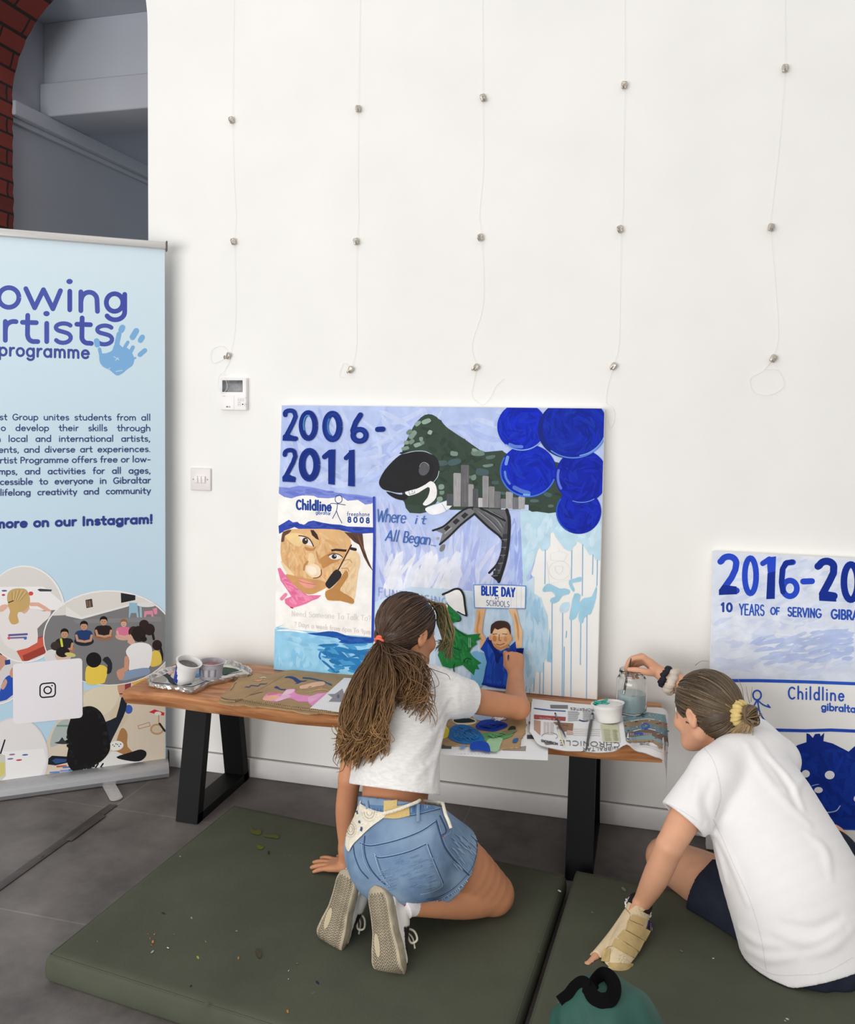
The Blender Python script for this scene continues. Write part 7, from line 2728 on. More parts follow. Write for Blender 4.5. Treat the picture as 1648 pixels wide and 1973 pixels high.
# hair
cap = hair_cap(c1, (R1, F1, U1), .97, [(c1 + F1 * .050, nrm(F1 * .80 - U1 * .45)), (c1 - U1 * .088, nrm(-U1 + F1 * .3))], g1, M_hair, (54, 40, 32))
st = Strands()
tie = P(735, 1236, -.603)
rad1 = np.array([.073, .092, .082]) * .97 + .007
hc1 = c1 + .97 * (F1 * -.012 + U1 * .022)
ed = tie - hc1
ed = np.array([np.dot(ed, R1), np.dot(ed, F1), np.dot(ed, U1)]) / rad1
er = np.linalg.norm(ed)
ed = ed / er
DKB, MDB, GLD = (54, 39, 31), (92, 66, 46), (150, 110, 68)
n_h = 0
while n_h < 620:
    d = nrm(RNG.normal(0, 1, 3))
    if d[1] > .62 or d[2] < -.75:
        continue
    if d[1] * .80 - d[2] * .45 > .42:
        continue
    if abs(d[0]) > .8 and d[1] > -.15 and d[2] < -.25:
        continue
    w0 = RNG.uniform(.99, 1.035)
    pts = []
    nz_ = RNG.normal(0, .02, 3)
    for t_ in np.linspace(0, 1, 16):
        q = flowto(d, ed, t_)
        rr0 = w0 + (er * .98 - w0) * max(0, (t_ - .72) / .28) ** 1.5 + .012 * math.sin(t_ * 9 + n_h)
        q = nrm(q + nz_ * math.sin(t_ * math.pi))
        v = q * rr0 * rad1
        pts.append(hc1 + R1 * v[0] + F1 * v[1] + U1 * v[2])
    c0 = pick(DKB, 8) if RNG.random() < .75 else pick(MDB, 10)
    st.add(pts, RNG.uniform(.0012, .0024), .0014, c0, pick((84, 60, 44), 10))
    n_h += 1


def nape(n, c, ax, s, tie, c0, c1_):
    """hair swept up from the nape over the back of the head to the tie"""
    Rv, Fv, Uv = ax
    o = c + s * (Fv * -.045 - Uv * .02)
    ra = np.array([.060, .055, .055]) * s + .0055
    e = tie - o
    e = np.array([np.dot(e, Rv), np.dot(e, Fv), np.dot(e, Uv)]) / ra
    le = np.linalg.norm(e)
    e = e / le
    k = 0
    while k < n:
        d = nrm(RNG.normal(0, 1, 3))
        if d[1] > .45 or d[2] > .35 or d[2] < -.93:
            continue
        w0 = RNG.uniform(.97, 1.03)
        pts = []
        for t_ in np.linspace(0, 1, 12):
            q = flowto(d, e, t_)
            v = q * (w0 + (le * .99 - w0) * max(0, (t_ - .6) / .4) ** 1.4) * ra
            pts.append(o + Rv * v[0] + Fv * v[1] + Uv * v[2])
        st.add(pts, RNG.uniform(.0010, .0022), .0012, pick(c0, 8), pick(c1_, 10))
        k += 1


def pony(n, pix, ex, ey, wave, r, c0, c1_, yoff=0.0):
    """strands from the tie through spread pixel stations (x0, x1, y, Y)"""
    for i in range(n):
        a = RNG.uniform(0, 1)
        b = RNG.normal(0, 1)
        ctrl = [tie + RNG.normal(0, .004, 3)]
        for k, (x0, x1, y, Y) in enumerate(pix):
            ctrl.append(P(x0 + (x1 - x0) * a + RNG.normal(0, 3), y + RNG.normal(0, 4), Y + b * .010 + yoff))
        e = P(ex[0] + (ex[1] - ex[0]) * a, RNG.uniform(*ey) - 30 * abs(a - .5), pix[-1][3] + b * .008 + yoff)
        ctrl.append(e)
        pts = catmull(np.array(ctrl), 10)
        m = len(pts)
        t_ = np.linspace(0, 1, m)
        kk = int(a * 9)
        ph = kk * 2.1 + RNG.normal(0, .5)
        fr = 1.5 + (kk % 4) * .32 + RNG.normal(0, .10)
        am = wave * RNG.uniform(.6, 1.3) * np.clip((t_ - .15) * 1.7, 0, 1.3)
        pts = pts + (np.sin(t_ * fr * 6.28 + ph) * am)[:, None] * CR + (np.cos(t_ * fr * 6.28 + ph) * am * .7)[:, None] * CF
        st.add(pts, RNG.uniform(*r), .0010, pick(c0, 10), pick(c1_, 16))


st2 = [(716, 744, 1262, -.645), (688, 748, 1310, -.705), (668, 742, 1370, -.765), (656, 738, 1420, -.82)]
pony(170, st2, (650, 730), (1440, 1480), .004, (.0030, .0050), (58, 42, 32), (84, 62, 44), .010)
pony(520, [(714, 747, 1262, -.652), (683, 756, 1310, -.714), (663, 752, 1370, -.777), (653, 745, 1420, -.834)], (648, 736), (1410, 1486), .010, (.0008, .0017), (70, 50, 37), (136, 100, 62))
pony(160, [(714, 748, 1262, -.656), (680, 760, 1310, -.720), (660, 756, 1370, -.784), (650, 748, 1420, -.842)], (643, 742), (1395, 1490), .013, (.0006, .0011), (84, 60, 42), (158, 118, 72))
pony(130, [(735, 765, 1262, -.645), (752, 806, 1298, -.680), (772, 818, 1335, -.715)], (764, 830), (1345, 1425), .017, (.0007, .0016), (66, 48, 36), (138, 100, 62))
pony(110, [(745, 772, 1255, -.640), (775, 816, 1268, -.640), (795, 822, 1300, -.672)], (786, 822), (1320, 1395), .013, (.0007, .0014), (60, 43, 33), (124, 90, 57))
nape(300, c1, (R1, F1, U1), .97, tie, (60, 44, 34), (92, 66, 46))
# hair swept back from the nape under the tie
for i in range(150):
    a = RNG.uniform(0, 1)
    q0 = c1 + .97 * (R1 * (.062 - .085 * a) - F1 * (.030 + .04 * a) - U1 * RNG.uniform(.055, .088))
    q1 = (q0 + tie) / 2 - F1 * .016 - U1 * .006 + RNG.normal(0, .002, 3)
    st.add(catmull(np.array([q0, q1, tie + RNG.normal(0, .004, 3)]), 7), RNG.uniform(.0012, .0022), .0012, pick((66, 48, 36), 8), pick((96, 70, 48), 10))
for q in ([(800, 1272), (822, 1282), (832, 1300), (824, 1318), (834, 1322)], [(812, 1275), (836, 1295), (846, 1318), (832, 1328)], [(800, 1280), (815, 1310), (826, 1345), (830, 1348)],
          [(815, 1282), (840, 1292), (862, 1300), (868, 1310)], [(752, 1330), (765, 1352), (758, 1372), (748, 1382)], [(800, 1290), (806, 1320), (800, 1345)], [(655, 1440), (642, 1462), (652, 1478)], [(668, 1450), (662, 1482), (648, 1488)]):
    st.add(catmull(np.array([P(x, y, -.655 - (y - 1280) * .0013) for x, y in q]), 8), .0011, .0007, DKB, (120, 84, 54))
# lock falling in front of the face, sun-bleached
for i in range(190):
    a = RNG.uniform(0, 1)
    q = [(826 + 10 * a, 1156 + 6 * a), (842 + 18 * a, 1166 + 14 * (1 - a)), (847 + 22 * a, 1200 + 6 * a), (850 + 24 * a, 1232), (846 + 24 * a + RNG.normal(0, 4), 1232 + 52 * RNG.random() * (.4 + .6 * a))]
    pts = catmull(np.array([P(x + RNG.normal(0, 1.5), y, -.452 + RNG.normal(0, .008)) for x, y in q]), 7)
    t_ = np.linspace(0, 1, len(pts))
    pts = pts + (np.sin(t_ * 10 + int(a * 6) * 1.7) * .006 * np.clip(t_ * 2, 0, 1))[:, None] * CR
    c0 = random.choice([(96, 76, 50), (168, 130, 74), (110, 100, 66), (76, 62, 46)])
    st.add(pts, RNG.uniform(.0012, .0024), .0010, pick(c0, 10), pick((136, 130, 92), 12))
for i in range(26):
    x0 = RNG.uniform(770, 850)
    y0 = 1146 + (x0 - 770) ** 2 * .004
    st.add(catmull(np.array([P(x0 - 14, y0 + 10, -.53), P(x0, y0 - 3, -.52), P(x0 + RNG.uniform(6, 16), y0 - RNG.uniform(0, 9) + 4, -.51)]), 5), .0006, .0004, MDB, (140, 110, 80))
st.build('ponytail', M_hair, g1, label='long wavy brown ponytail lightening to its ends')
ax_t = nrm(P(722, 1262, -.645) - P(748, 1222, -.585))
mb = MB()
ta = nrm(np.cross(ax_t, (0, 0, 1)))
tb = np.cross(ax_t, ta)
for k in (-.004, .0035):
    ring = [tie + ax_t * k + .0165 * (ta * math.cos(a) + tb * math.sin(a)) for a in np.linspace(0, 2 * math.pi, 30)]
    mb.tube(np.array(ring), .0042, 8, cap=False)
mb.build('hair_tie', mat('coral_elastic', (238, 112, 84), rough=.7), g1)


# shoes
def shoe(Hp, Tp, nS, L, toe_bend, lab):
    """low canvas shoe: heel point and toe point of the sole, nS points out of the sole"""
    e1 = nrm(Tp - Hp)
    nS = nrm(nS - e1 * np.dot(nS, e1))
    e2 = np.cross(nS, e1)

    def base(t):
        """sole centre line and its normal: bends at the ball of the foot"""
        b = .70
        if t <= b:
            return Hp + e1 * L * t, e1, nS
        a = min(1, (t - b) / .12) * toe_bend
        p = Hp + e1 * L * b
        n = 10
        for i in range(n):
            aa = min(1, ((t - b) * (i + .5) / n) / .12) * toe_bend
            p = p + (e1 * math.cos(aa) - nS * math.sin(aa)) * L * (t - b) / n
        return p, e1 * math.cos(a) - nS * math.sin(a), nS * math.cos(a) + e1 * math.sin(a)

    def hw(t):
        ks = [(0, 0), (.02, .016), (.06, .025), (.14, .031), (.3, .0305), (.45, .032), (.6, .040), (.72, .043), (.84, .040), (.93, .030), (.98, .017), (1, 0)]
        return np.interp(t, *zip(*ks))
    ts = np.concatenate([np.linspace(0, .06, 6), np.linspace(.1, .9, 30), np.linspace(.93, 1, 6)])
    s = thing_child = []
    V, F = [], []
    for t_ in ts:
        p, d, n = base(t_)
        w = max(hw(t_), .002)
        skew = .006 * math.sin(t_ * 3.1)
        for a, z in ((-1, .0), (-.9, .0022), (0, .003), (.9, .0022), (1, .0), (1.03, -.011), (1.0, -.024), (0, -.024), (-1.0, -.024), (-1.03, -.011)):
            V.append(p + e2 * (a * w + skew) + n * z)
    k = 10
    F = [(i * k + j, i * k + (j + 1) % k, (i + 1) * k + (j + 1) % k, (i + 1) * k + j) for i in range(len(ts) - 1) for j in range(k)]
    F += [tuple(range(k - 1, -1, -1)), tuple((len(ts) - 1) * k + j for j in range(k))]
    sole = obj('sneaker', V, F, mat('worn_rubber', (168, 156, 134), rough=.8, var=.10, scale=40), g1, True, autosmooth=50, label=lab)
    # tread: zigzag grooves
    Vt, Ft = [], []
    for r_ in np.arange(.09, .97, .028):
        pts = []
        m = 11
        for j in range(m):
            u = -1 + 2 * j / (m - 1)
            t_ = r_ + (.017 if j % 2 else -.017)
            p, d, n = base(np.clip(t_, 0, 1))
            pts.append((p + e2 * (u * hw(np.clip(t_, 0, 1)) * .84 + .006 * math.sin(t_ * 3.1)) + n * (.0030 + .0003), d))
        k0 = len(Vt)
        for p, d in pts:
            Vt += [p - d * .0014, p + d * .0014]
        Ft += [(k0 + 2 * j, k0 + 2 * j + 1, k0 + 2 * j + 3, k0 + 2 * j + 2) for j in range(m - 1)]
    obj('tread', Vt, Ft, mat('tread_groove', (104, 94, 78), rough=.9), sole, False)
    # oval maker's disc near the ball of the foot
    p, d, n = base(.56)
    q = [p + e2 * (-.019 + .008 * math.cos(a) + .006 * math.sin(.56 * 3.1)) + d * .025 * math.sin(a) + n * .0036 for a in np.linspace(0, 2 * math.pi, 26)[:-1]]
    obj('sole_disc', q, [tuple(range(25))], mat('pale_rubber', (186, 171, 143), rough=.8), sole, False)
    # upper
    lo = np.min(V, 0) - .1
    hi = np.max(V, 0) + .1
    f = Field(lo, hi, .0036)
    def at(t_, a, h):
        p, d, n = base(t_)
        return p + e2 * (a + .006 * math.sin(t_ * 3.1)) - n * (h + .02)
    f.chain([at(.14, 0, .0), at(.45, 0, .002), at(.70, 0, .0), at(.88, 0, .0)], [.031, .031, .038, .032], .02, flat=(nS, 1.15), n=6)
    f.chain([at(.11, 0, .018), at(.13, 0, .05)], [.031, .030], .02)
    f.chain([at(.13, 0, .05), at(.34, 0, .045), at(.55, 0, .026), at(.75, 0, .012)], [.030, .031, .030, .030], .02)
    f.chain([at(.11, 0, .064), at(.16, 0, .10)], [.026, .028], .012, sub=True)
    f.cut(Hp - nS * .020, nS, Hp + e1 * L * .33, L * .42)
    pb, db, nb = base(.90)
    f.cut(pb - nb * .020, nb, pb - nb * .01 + db * .015, .062)
    Vu, Fu = f.mesh()
    Vu = relax(Vu, Fu, 2)
    C = []
    for v in Vu:
        q = v - Hp
        t_ = np.dot(q, e1) / L
        h = -np.dot(q, nS)
        blk = (t_ > .44 and t_ < .80 and h > .034 + .06 * abs(t_ - .62)) or (t_ < .30 and h > .088)
        C.append(lin((30, 28, 30)) if blk else (lin((236, 232, 226)) if t_ < .8 else lin((214, 206, 190))))
    up = obj('upper', Vu, Fu, attr_mat('shoe_leather', rough=.6, var=.02, scale=30), sole, True, col=C)
    mb = MB()
    for r_ in (.46, .54, .62, .70):
        a_ = [at(r_, -.026, .030 - .03 * (r_ - .46)), at(r_, -.012, .052 - .07 * (r_ - .46)), at(r_, .0, .056 - .08 * (r_ - .46)), at(r_, .012, .052 - .07 * (r_ - .46)), at(r_, .026, .030 - .03 * (r_ - .46))]
        mb.tube(catmull(np.array(a_), 5), .0026, 6, c=(226, 220, 204))
    for sg in (-1, 1):
        lp = [at(.46, 0, .058), at(.50, sg * .025, .068), at(.58, sg * .042, .056), at(.60, sg * .030, .046), at(.50, sg * .01, .058)]
        mb.tube(catmull(np.array(lp), 8), .0026, 6, c=(226, 220, 204))
        mb.tube(catmull(np.array([at(.47, 0, .058), at(.56, sg * .02, .066), at(.66, sg * .034, .054)]), 6), .0022, 6, c=(226, 220, 204))
    mb.build('laces', M_thread, sole, label='cream laces')
    return sole, base, e1, e2, nS


Hr, Tr_ = P(724, 1706, -.995), P(741, 1858, -1.06)
nR = np.array([-.36, -.87, .32])
shoe(Hr, Tr_, nR, .228, 1.0, 'white and black sneaker, worn beige sole towards the camera')
Hl, Tl = P(672, 1676, -.945), P(633, 1800, -.995)
nL = np.array([-.30, -.88, .36])
shoe(Hl, Tl, nL, .218, 1.0, 'white and black sneaker, worn beige sole towards the camera')
# socks
for An, Kn, tr_lab in ((Ran, Rkn, 'R'), (Lan, Lkn, 'L')):
    d_ = nrm(An - Kn)
    mb = MB()
    ring = [An - d_ * .012, An + d_ * .012, An + d_ * .05]
    V, F = tube_geo(catmull(np.array([An - d_ * .008, An + d_ * .006, An + d_ * .02, An + d_ * (.034 if tr_lab == 'R' else .022) + [0, 0, -.006]]), 5), np.full(16, .0295 if tr_lab == 'R' else .026), 24, True)
    C = [lin((178, 36, 52)) if i < 24 * 1 + 12 and i < 36 else lin((236, 232, 232)) for i in range(len(V))]
    so = obj('sock', V, F, M_thread, g1, True, col=C)
    if tr_lab == 'R':
        trk = bvh(V, F)
        a_ = Art((0, 0, 0), (0, 0, 1), SS, tree=trk, lift=.0008)
        a_.stroke(dense([(598, 1060), (608, 1085), (596, 1120), (600, 1140)]), 9, (200, 40, 66))
        a_.stroke(dense([(612, 1130), (630, 1120), (636, 1098), (622, 1096), (618, 1120), (636, 1124), (650, 1112)]), 8, (200, 40, 66))
        a_.build('sock_lettering', M_thread, so)
# brush in her right hand
bt = P(981, 1243, -.118)
be = Rwr + nrm(Dh) * .075 + np.array([-.012, -.03, -.012])
brush_thing('slim paint brush in the fist of the kneeling girl, touching the painted boy', bt, bt + (be - bt) * 1.35, M_bk, .003)

# ------------------------------------------------------------------ the seated girl
g2 = thing('person', 'seated girl in white tee with a yellow scrunchie and a beige wrist splint', 'person', (.30, -.62, .07))
B2v = nrm([-.60, .78, 0])
c2 = P(1361, 1368, -.46)
F2 = nrm([-.74, .62, -.27])
f = Field((-.20, -1.0, .05), (.66, -.06, .76), .0036)
sp = [P(1550, 1815, -.68), P(1528, 1730, -.66), P(1488, 1630, -.61), P(1452, 1535, -.555), P(1432, 1470, -.52)]
f.chain(sp, [.13, .115, .115, .118, .075], .02, flat=(B2v, 1.35))
Ls2, Rs2 = P(1380, 1490, -.62), P(1500, 1462, -.46)
f.chain([Ls2, P(1440, 1460, -.535), Rs2], [.043, .055, .043], .03)
f.chain([P(1430, 1455, -.515), P(1408, 1425, -.49), c2 + [.01, 0, -.055]], [.055, .045, .044], .025)
Le2, Lw2 = P(1291, 1630, -.735), P(1236, 1742, -.70)
f.chain([Ls2, P(1330, 1560, -.68), Le2], [.045, .042, .0345], .008)
f.chain([Le2, P(1264, 1690, -.725), Lw2], [.0345, .0325, .0215], .004)
Re2, Rw2 = P(1400, 1362, -.26), P(1276, 1299, -.19)
f.chain([Rs2, P(1450, 1410, -.35), Re2], [.042, .038, .033], .012)
f.chain([Re2, P(1330, 1325, -.215), Rw2], [.033, .030, .0225], .01)
# right hand pinching the brush above the jar
for K, js in ((P(1240, 1266, -.200), [(1217, 1270, -.200), (1208, 1286, -.197), (1207, 1303, -.193)]), (P(1237, 1264, -.180), [(1215, 1271, -.178), (1210, 1291, -.175), (1214, 1309, -.176)]),
              (P(1237, 1268, -.162), [(1219, 1276, -.158), (1217, 1297, -.157), (1222, 1312, -.160)]), (P(1241, 1275, -.146), [(1225, 1284, -.143), (1227, 1300, -.143), (1231, 1309, -.147)])):
    f.chain([Rw2, (Rw2 + K) / 2 + [0, 0, .002], K], [.0155, .0135, .0098], .008)
    f.chain([K] + [P(*j) for j in js], [.0094, .0082, .0074, .0060], .003, n=4)
f.chain([Rw2 * .7 + P(1240, 1290, -.20) * .3, P(1247, 1295, -.214), P(1229, 1291, -.220), P(1212, 1290, -.217)], [.0125, .0110, .0092, .0074], .006, n=4)
# left hand inside the splint: fingers to the mat, thumb out to the side
Dl2 = P(1196, 1838, -.835) - Lw2
Nl2 = nrm(np.array([.55, -.75, .55]))
hand(f, Lw2, Dl2, Nl2, 1, .72, curls=[(.25, .35, .2), (.25, .35, .2), (.25, .35, .2), (.25, .35, .2)], thumb=[(.030, .012, 0), (.045, .012, 0), (.055, .012, 0)])
tb_ = [P(1206, 1780, -.75), P(1172, 1817, -.815), P(1146, 1847, -.868), P(1133, 1859, -.89)]
f.chain(tb_, [.013, .0115, .0100, .0085], .004)
f.ell(P(1132, 1860, -.893), np.eye(3), (.010, .010, .008), .006)
f.chain([P(1175, 1805, -.76), P(1160, 1806, -.74), P(1153, 1808, -.73)], [.0085, .0082, .0065], .004)
# legs
Lh2, Rh2 = P(1470, 1790, -.62), P(1606, 1800, -.60)
Lk2 = P(1282, 1652, -.42)
f.chain([Lh2, (Lh2 + Lk2) / 2 + [0, 0, .006], Lk2], [.088, .076, .054], .02)
f.chain([Lk2, P(1350, 1668, -.30), P(1430, 1690, -.28)], [.050, .046, .034], .01)
Rk2 = P(1600, 1625, -.33)
f.chain([Rh2, (Rh2 + Rk2) / 2 + [0, 0, .01], Rk2], [.088, .074, .054], .02)
f.chain([Rk2, P(1570, 1690, -.26), P(1500, 1712, -.25)], [.050, .044, .034], .01)
f.chain([P(1440, 1692, -.28), P(1480, 1700, -.24)], [.030, .024], .01)
R2, F2, U2 = head(f, c2, F2, np.array([.04, 0, 1.0]), .98)
f.cut((0, 0, .0715), (0, 0, -1))
V, F = f.mesh()
V = relax(V, F, 1)
body2 = obj('body', V, F, M_skin2, g2, True)
tr_g2 = bvh(V, F)
eyes(c2, R2, F2, U2, .98, g2, (84, 66, 48))

# white tee
f = Field((-.02, -.98, .06), (.66, -.26, .56), .0036)
spt = [P(1575, 1850, -.70), P(1546, 1750, -.675), P(1496, 1635, -.615), P(1460, 1540, -.56), P(1436, 1478, -.525)]
f.chain(spt, [.192, .184, .166, .138, .088], .02, flat=(B2v, 1.30))
f.chain([Ls2, P(1410, 1462, -.57), P(1445, 1448, -.53), P(1478, 1448, -.49), Rs2], [.056, .060, .058, .058, .054], .02)
f.chain([Ls2, P(1340, 1548, -.665), P(1300, 1602, -.70)], [.062, .064, .064], .025)
f.chain([Rs2, P(1462, 1425, -.385), P(1440, 1405, -.34)], [.055, .055, .053], .02)


f.disp(lambda p: .0022 * np.sin((p[:, 2] + .8 * p[:, 0]) * 34 + 1.5 * np.sin(p[:, 0] * 14)) * np.clip(np.sin(p[:, 0] * 8 + p[:, 2] * 7), 0, 1))
ridges(f, [([(1465, 1430), (1490, 1470), (1525, 1510), (1548, 1560)], .010, .006, False), ([(1440, 1435), (1470, 1490), (1510, 1540), (1560, 1590)], .011, .007, False), ([(1500, 1520), (1530, 1520), (1548, 1500)], .010, .006, False),
           ([(1560, 1610), (1590, 1640), (1600, 1690)], .012, .008, False), ([(1375, 1600), (1410, 1660), (1440, 1740)], .009, .006, False), ([(1362, 1590), (1385, 1640), (1400, 1700)], .008, .005, False),
           ([(1425, 1790), (1460, 1815), (1500, 1822)], .009, .006, False), ([(1440, 1830), (1480, 1846), (1530, 1845)], .009, .006, False), ([(1500, 1800), (1560, 1815), (1620, 1790)], .010, .007, False), ([(1560, 1840), (1600, 1825), (1640, 1795)], .010, .007, False),
           ([(1350, 1580), (1340, 1545), (1345, 1500)], .008, .005, False), ([(1372, 1585), (1362, 1545), (1370, 1510)], .006, -.004, True), ([(1480, 1465), (1510, 1500), (1535, 1550)], .008, -.005, True), ([(1510, 1780), (1570, 1790), (1620, 1765)], .008, -.005, True)])
f.shell(.012)
a2 = nrm(P(1300, 1602, -.70) - Ls2)
o2_ = P(1315, 1577, -.69)
f.cut(o2_, a2, o2_ + a2 * .055, .088)
b2 = nrm(P(1440, 1405, -.34) - Rs2)
f.cut(P(1452, 1416, -.36), b2, P(1452, 1416, -.36) + b2 * .05, .078)
f.cut(P(1500, 1868, -.72), nrm(np.array([.36, -.30, -1.0])))
f.cut((0, 0, .0735), (0, 0, -1))
f.ell(P(1412, 1424, -.487), np.eye(3), (.066, .064, .052), .004, sub=True)
V, F = f.mesh()
V = relax(V, F, 2)
tee2 = obj('t_shirt', V, F, M_tee2, g2, True)
tr_t2 = bvh(V, F)
ar = Art((0, 0, 0), (0, 0, 1), (1080, 1220, 568 / 1601), tree=tr_t2, lift=.0006, step=8e-6)
for q in ([(770, 610), (830, 690), (862, 800), (870, 900), (840, 1000)], [(830, 1010), (870, 1090), (940, 1250), (1030, 1450), (1090, 1650), (1120, 1840)]):
    ar.stroke(catmull(np.array(q, float), 10), 4, (226, 222, 222), caps=False)
ar.stroke(catmull(np.array([(588, 930), (660, 965), (745, 1020)], float), 8), 3, (224, 220, 220), caps=False)
ar.stroke(catmull(np.array([(1010, 1775), (1150, 1850), (1300, 1856), (1440, 1840), (1590, 1760)], float), 10), 4, (226, 222, 222), caps=False)
ar.build('seams', M_thread, tee2)

# navy shorts
f = Field((.02, -.98, .06), (.66, -.20, .36), .0038)
f.chain([P(1570, 1800, -.68), P(1560, 1850, -.70)], [.145, .155], .02, flat=(B2v, 1.25))
f.ell(P(1555, 1845, -.74), np.eye(3), (.145, .11, .095), .04)
f.chain([Lh2, (Lh2 * .5 + Lk2 * .5), Lh2 * .2 + Lk2 * .8], [.104, .096, .088], .03)
f.chain([Rh2, (Rh2 * .5 + Rk2 * .5), Rh2 * .2 + Rk2 * .8], [.088, .086, .082], .03)
f.disp(lambda p: .0025 * np.sin((p[:, 0] + p[:, 1] * .6) * 90 + 2 * np.sin(p[:, 2] * 30)))
ld2 = nrm(Lk2 - Lh2)
lo2 = P(1352, 1712, -.545)
f.cut(lo2, ld2, lo2 + ld2 * .09, .16)
rd2 = nrm(Rk2 - Rh2)
ro2 = Rh2 + (Rk2 - Rh2) * 1.12
f.cut(ro2, rd2, ro2 + rd2 * .08, .14)
f.cut((0, 0, .0712), (0, 0, -1))
V, F = f.mesh()
V = relax(V, F, 2)
obj('shorts', V, F, M_navy, g2, True)

# wrist splint
M_spl = mat('beige_splint_foam', (228, 208, 172), rough=.9, spec=.1, var=.03, scale=40, bump=.3, bscale=400)
M_str = mat('tan_hook_strap', (204, 178, 126), rough=.95, spec=.05, var=.04, scale=60, bump=.35, bscale=700)
f = Field((-.20, -.99, .06), (.06, -.62, .20), .0028)
f.chain([P(1231, 1751, -.703), P(1217, 1792, -.765), P(1200, 1835, -.83), P(1191, 1860, -.87)], [.0310, .0345, .0385, .035], .006, flat=(Nl2, 1.25))
f.chain([P(1212, 1768, -.735), P(1186, 1802, -.785), P(1161, 1831, -.84), P(1146, 1847, -.868)], [.019, .0165, .0145, .0135], .006)
f.shell(.0045)
so_ = P(1231, 1751, -.705)
sdn = nrm(P(1214, 1795, -.765) - P(1226, 1762, -.715))
f.cut(so_, -sdn)
f.cut(P(1146, 1847, -.857), nrm(P(1147, 1846, -.855) - P(1190, 1800, -.775)), P(1140, 1853, -.87), .030)
f.cut((0, 0, .0715), (0, 0, -1))
V, F = f.mesh()
V = relax(V, F, 2)
splint = obj('wrist_splint', V, F, M_spl, g2, True)
tr_sp = bvh(V, F)
ZS = (1100, 1700, 180 / 1301)


def strap_on(q, th=.0022, off0=.002):
    """strip laid on the splint: four pixel corners, real thickness"""
    q = np.array(q, float)
    n, m = 10, 5
    G_ = []
    for i in range(n + 1):
        for j in range(m + 1):
            a, b = i / n, j / m
            p = (q[0] * (1 - a) + q[1] * a) * (1 - b) + (q[3] * (1 - a) + q[2] * a) * b
            l, nn, ok = hit(tr_sp, ZS[0] + p[0] * ZS[2], ZS[1] + p[1] * ZS[2])
            G_.append((l, nn, ok, p))
    good = [g for g in G_ if g[2]]
    if good:
        for i, g in enumerate(G_):
            if not g[2]:
                near = min(good, key=lambda h: np.linalg.norm(h[3] - g[3]))
                G_[i] = (PP(ZS[0] + g[3][0] * ZS[2], ZS[1] + g[3][1] * ZS[2], near[0], nrm(near[1] - CF)), near[1], True, g[3])
    # keep the strip stiff: smooth the landing points
    Pn = np.array([g[0] for g in G_]).reshape(n + 1, m + 1, 3)
    for _ in range(3):
        Pn[1:-1] = .5 * Pn[1:-1] + .25 * (Pn[:-2] + Pn[2:])
    Nn = nrm(np.mean([g[1] for g in G_], 0))
    V = [p + Nn * (off0 + th) for p in Pn.reshape(-1, 3)] + [p + Nn * off0 * .3 for p in Pn.reshape(-1, 3)]
    k = (n + 1) * (m + 1)
    F = grid_faces(n + 1, m + 1)
    F = F + [tuple(k + i for i in g[::-1]) for g in F]
    rim = [i * (m + 1) for i in range(n + 1)] + [n * (m + 1) + j for j in range(1, m + 1)] + [i * (m + 1) + m for i in range(n - 1, -1, -1)] + [j for j in range(m - 1, 0, -1)]
    for a, b in zip(rim, rim[1:] + rim[:1]):
        F.append((a, b, k + b, k + a))
    obj('strap', V, F, M_str, splint, True, autosmooth=40)


strap_on([(850, 455), (1040, 520), (1010, 610), (810, 530)], .0014)
strap_on([(790, 535), (1095, 692), (1022, 830), (762, 672)], .0022, .0040)
strap_on([(722, 668), (1020, 830), (948, 975), (645, 765)], .0022, .0030)
strap_on([(610, 790), (930, 950), (888, 1060), (565, 885)], .0020, .0020)
strap_on([(520, 1118), (862, 1130), (852, 1262), (520, 1232)], .0024, .0025)
strap_on([(296, 962), (392, 1082), (325, 1168), (228, 1050)], .0026, .0022)
strap_on([(470, 935), (560, 930), (540, 1110), (430, 1100)], .0012, .0012)
ar = Art((0, 0, 0), (0, 0, 1), ZS, tree=tr_sp, lift=.0008, step=8e-6)
ar.stroke(catmull(np.array([(745, 285), (770, 370), (830, 450), (815, 525)], float), 6), 9, (176, 148, 108))
ar.stroke(catmull(np.array([(700, 300), (690, 400), (560, 560), (420, 760), (300, 940)], float), 8), 8, (190, 164, 124))
ar.stroke(catmull(np.array([(470, 960), (520, 905), (600, 890)], float), 6), 8, (180, 150, 110))
ar.poly([(820, 470), (838, 440), (858, 470), (832, 522)], (226, 222, 216))
ar.build('edge_binding', M_thread, splint)
# cuff: black band with a white frill and purple threads
wv = nrm(Le2 - Lw2)


def wrist_ring(c, ax, r, tube, wob=0.0, k=40, n=8, freq=0, col=None, flat=1.0):
    ta = nrm(np.cross(ax, (.3, 0, 1)))
    tb = np.cross(ax, ta)
    ring = []
    for a in np.linspace(0, 2 * math.pi, k + 1):
        rr = r + wob * math.sin(a * freq)
        ring.append(c + rr * (ta * math.cos(a) + tb * math.sin(a)) + ax * wob * .8 * math.cos(a * freq * .5 + 1))
    mb = MB()
    mb.tube(np.array(ring), tube, n, cap=False, flat=flat, ref=ax, c=col)
    return mb


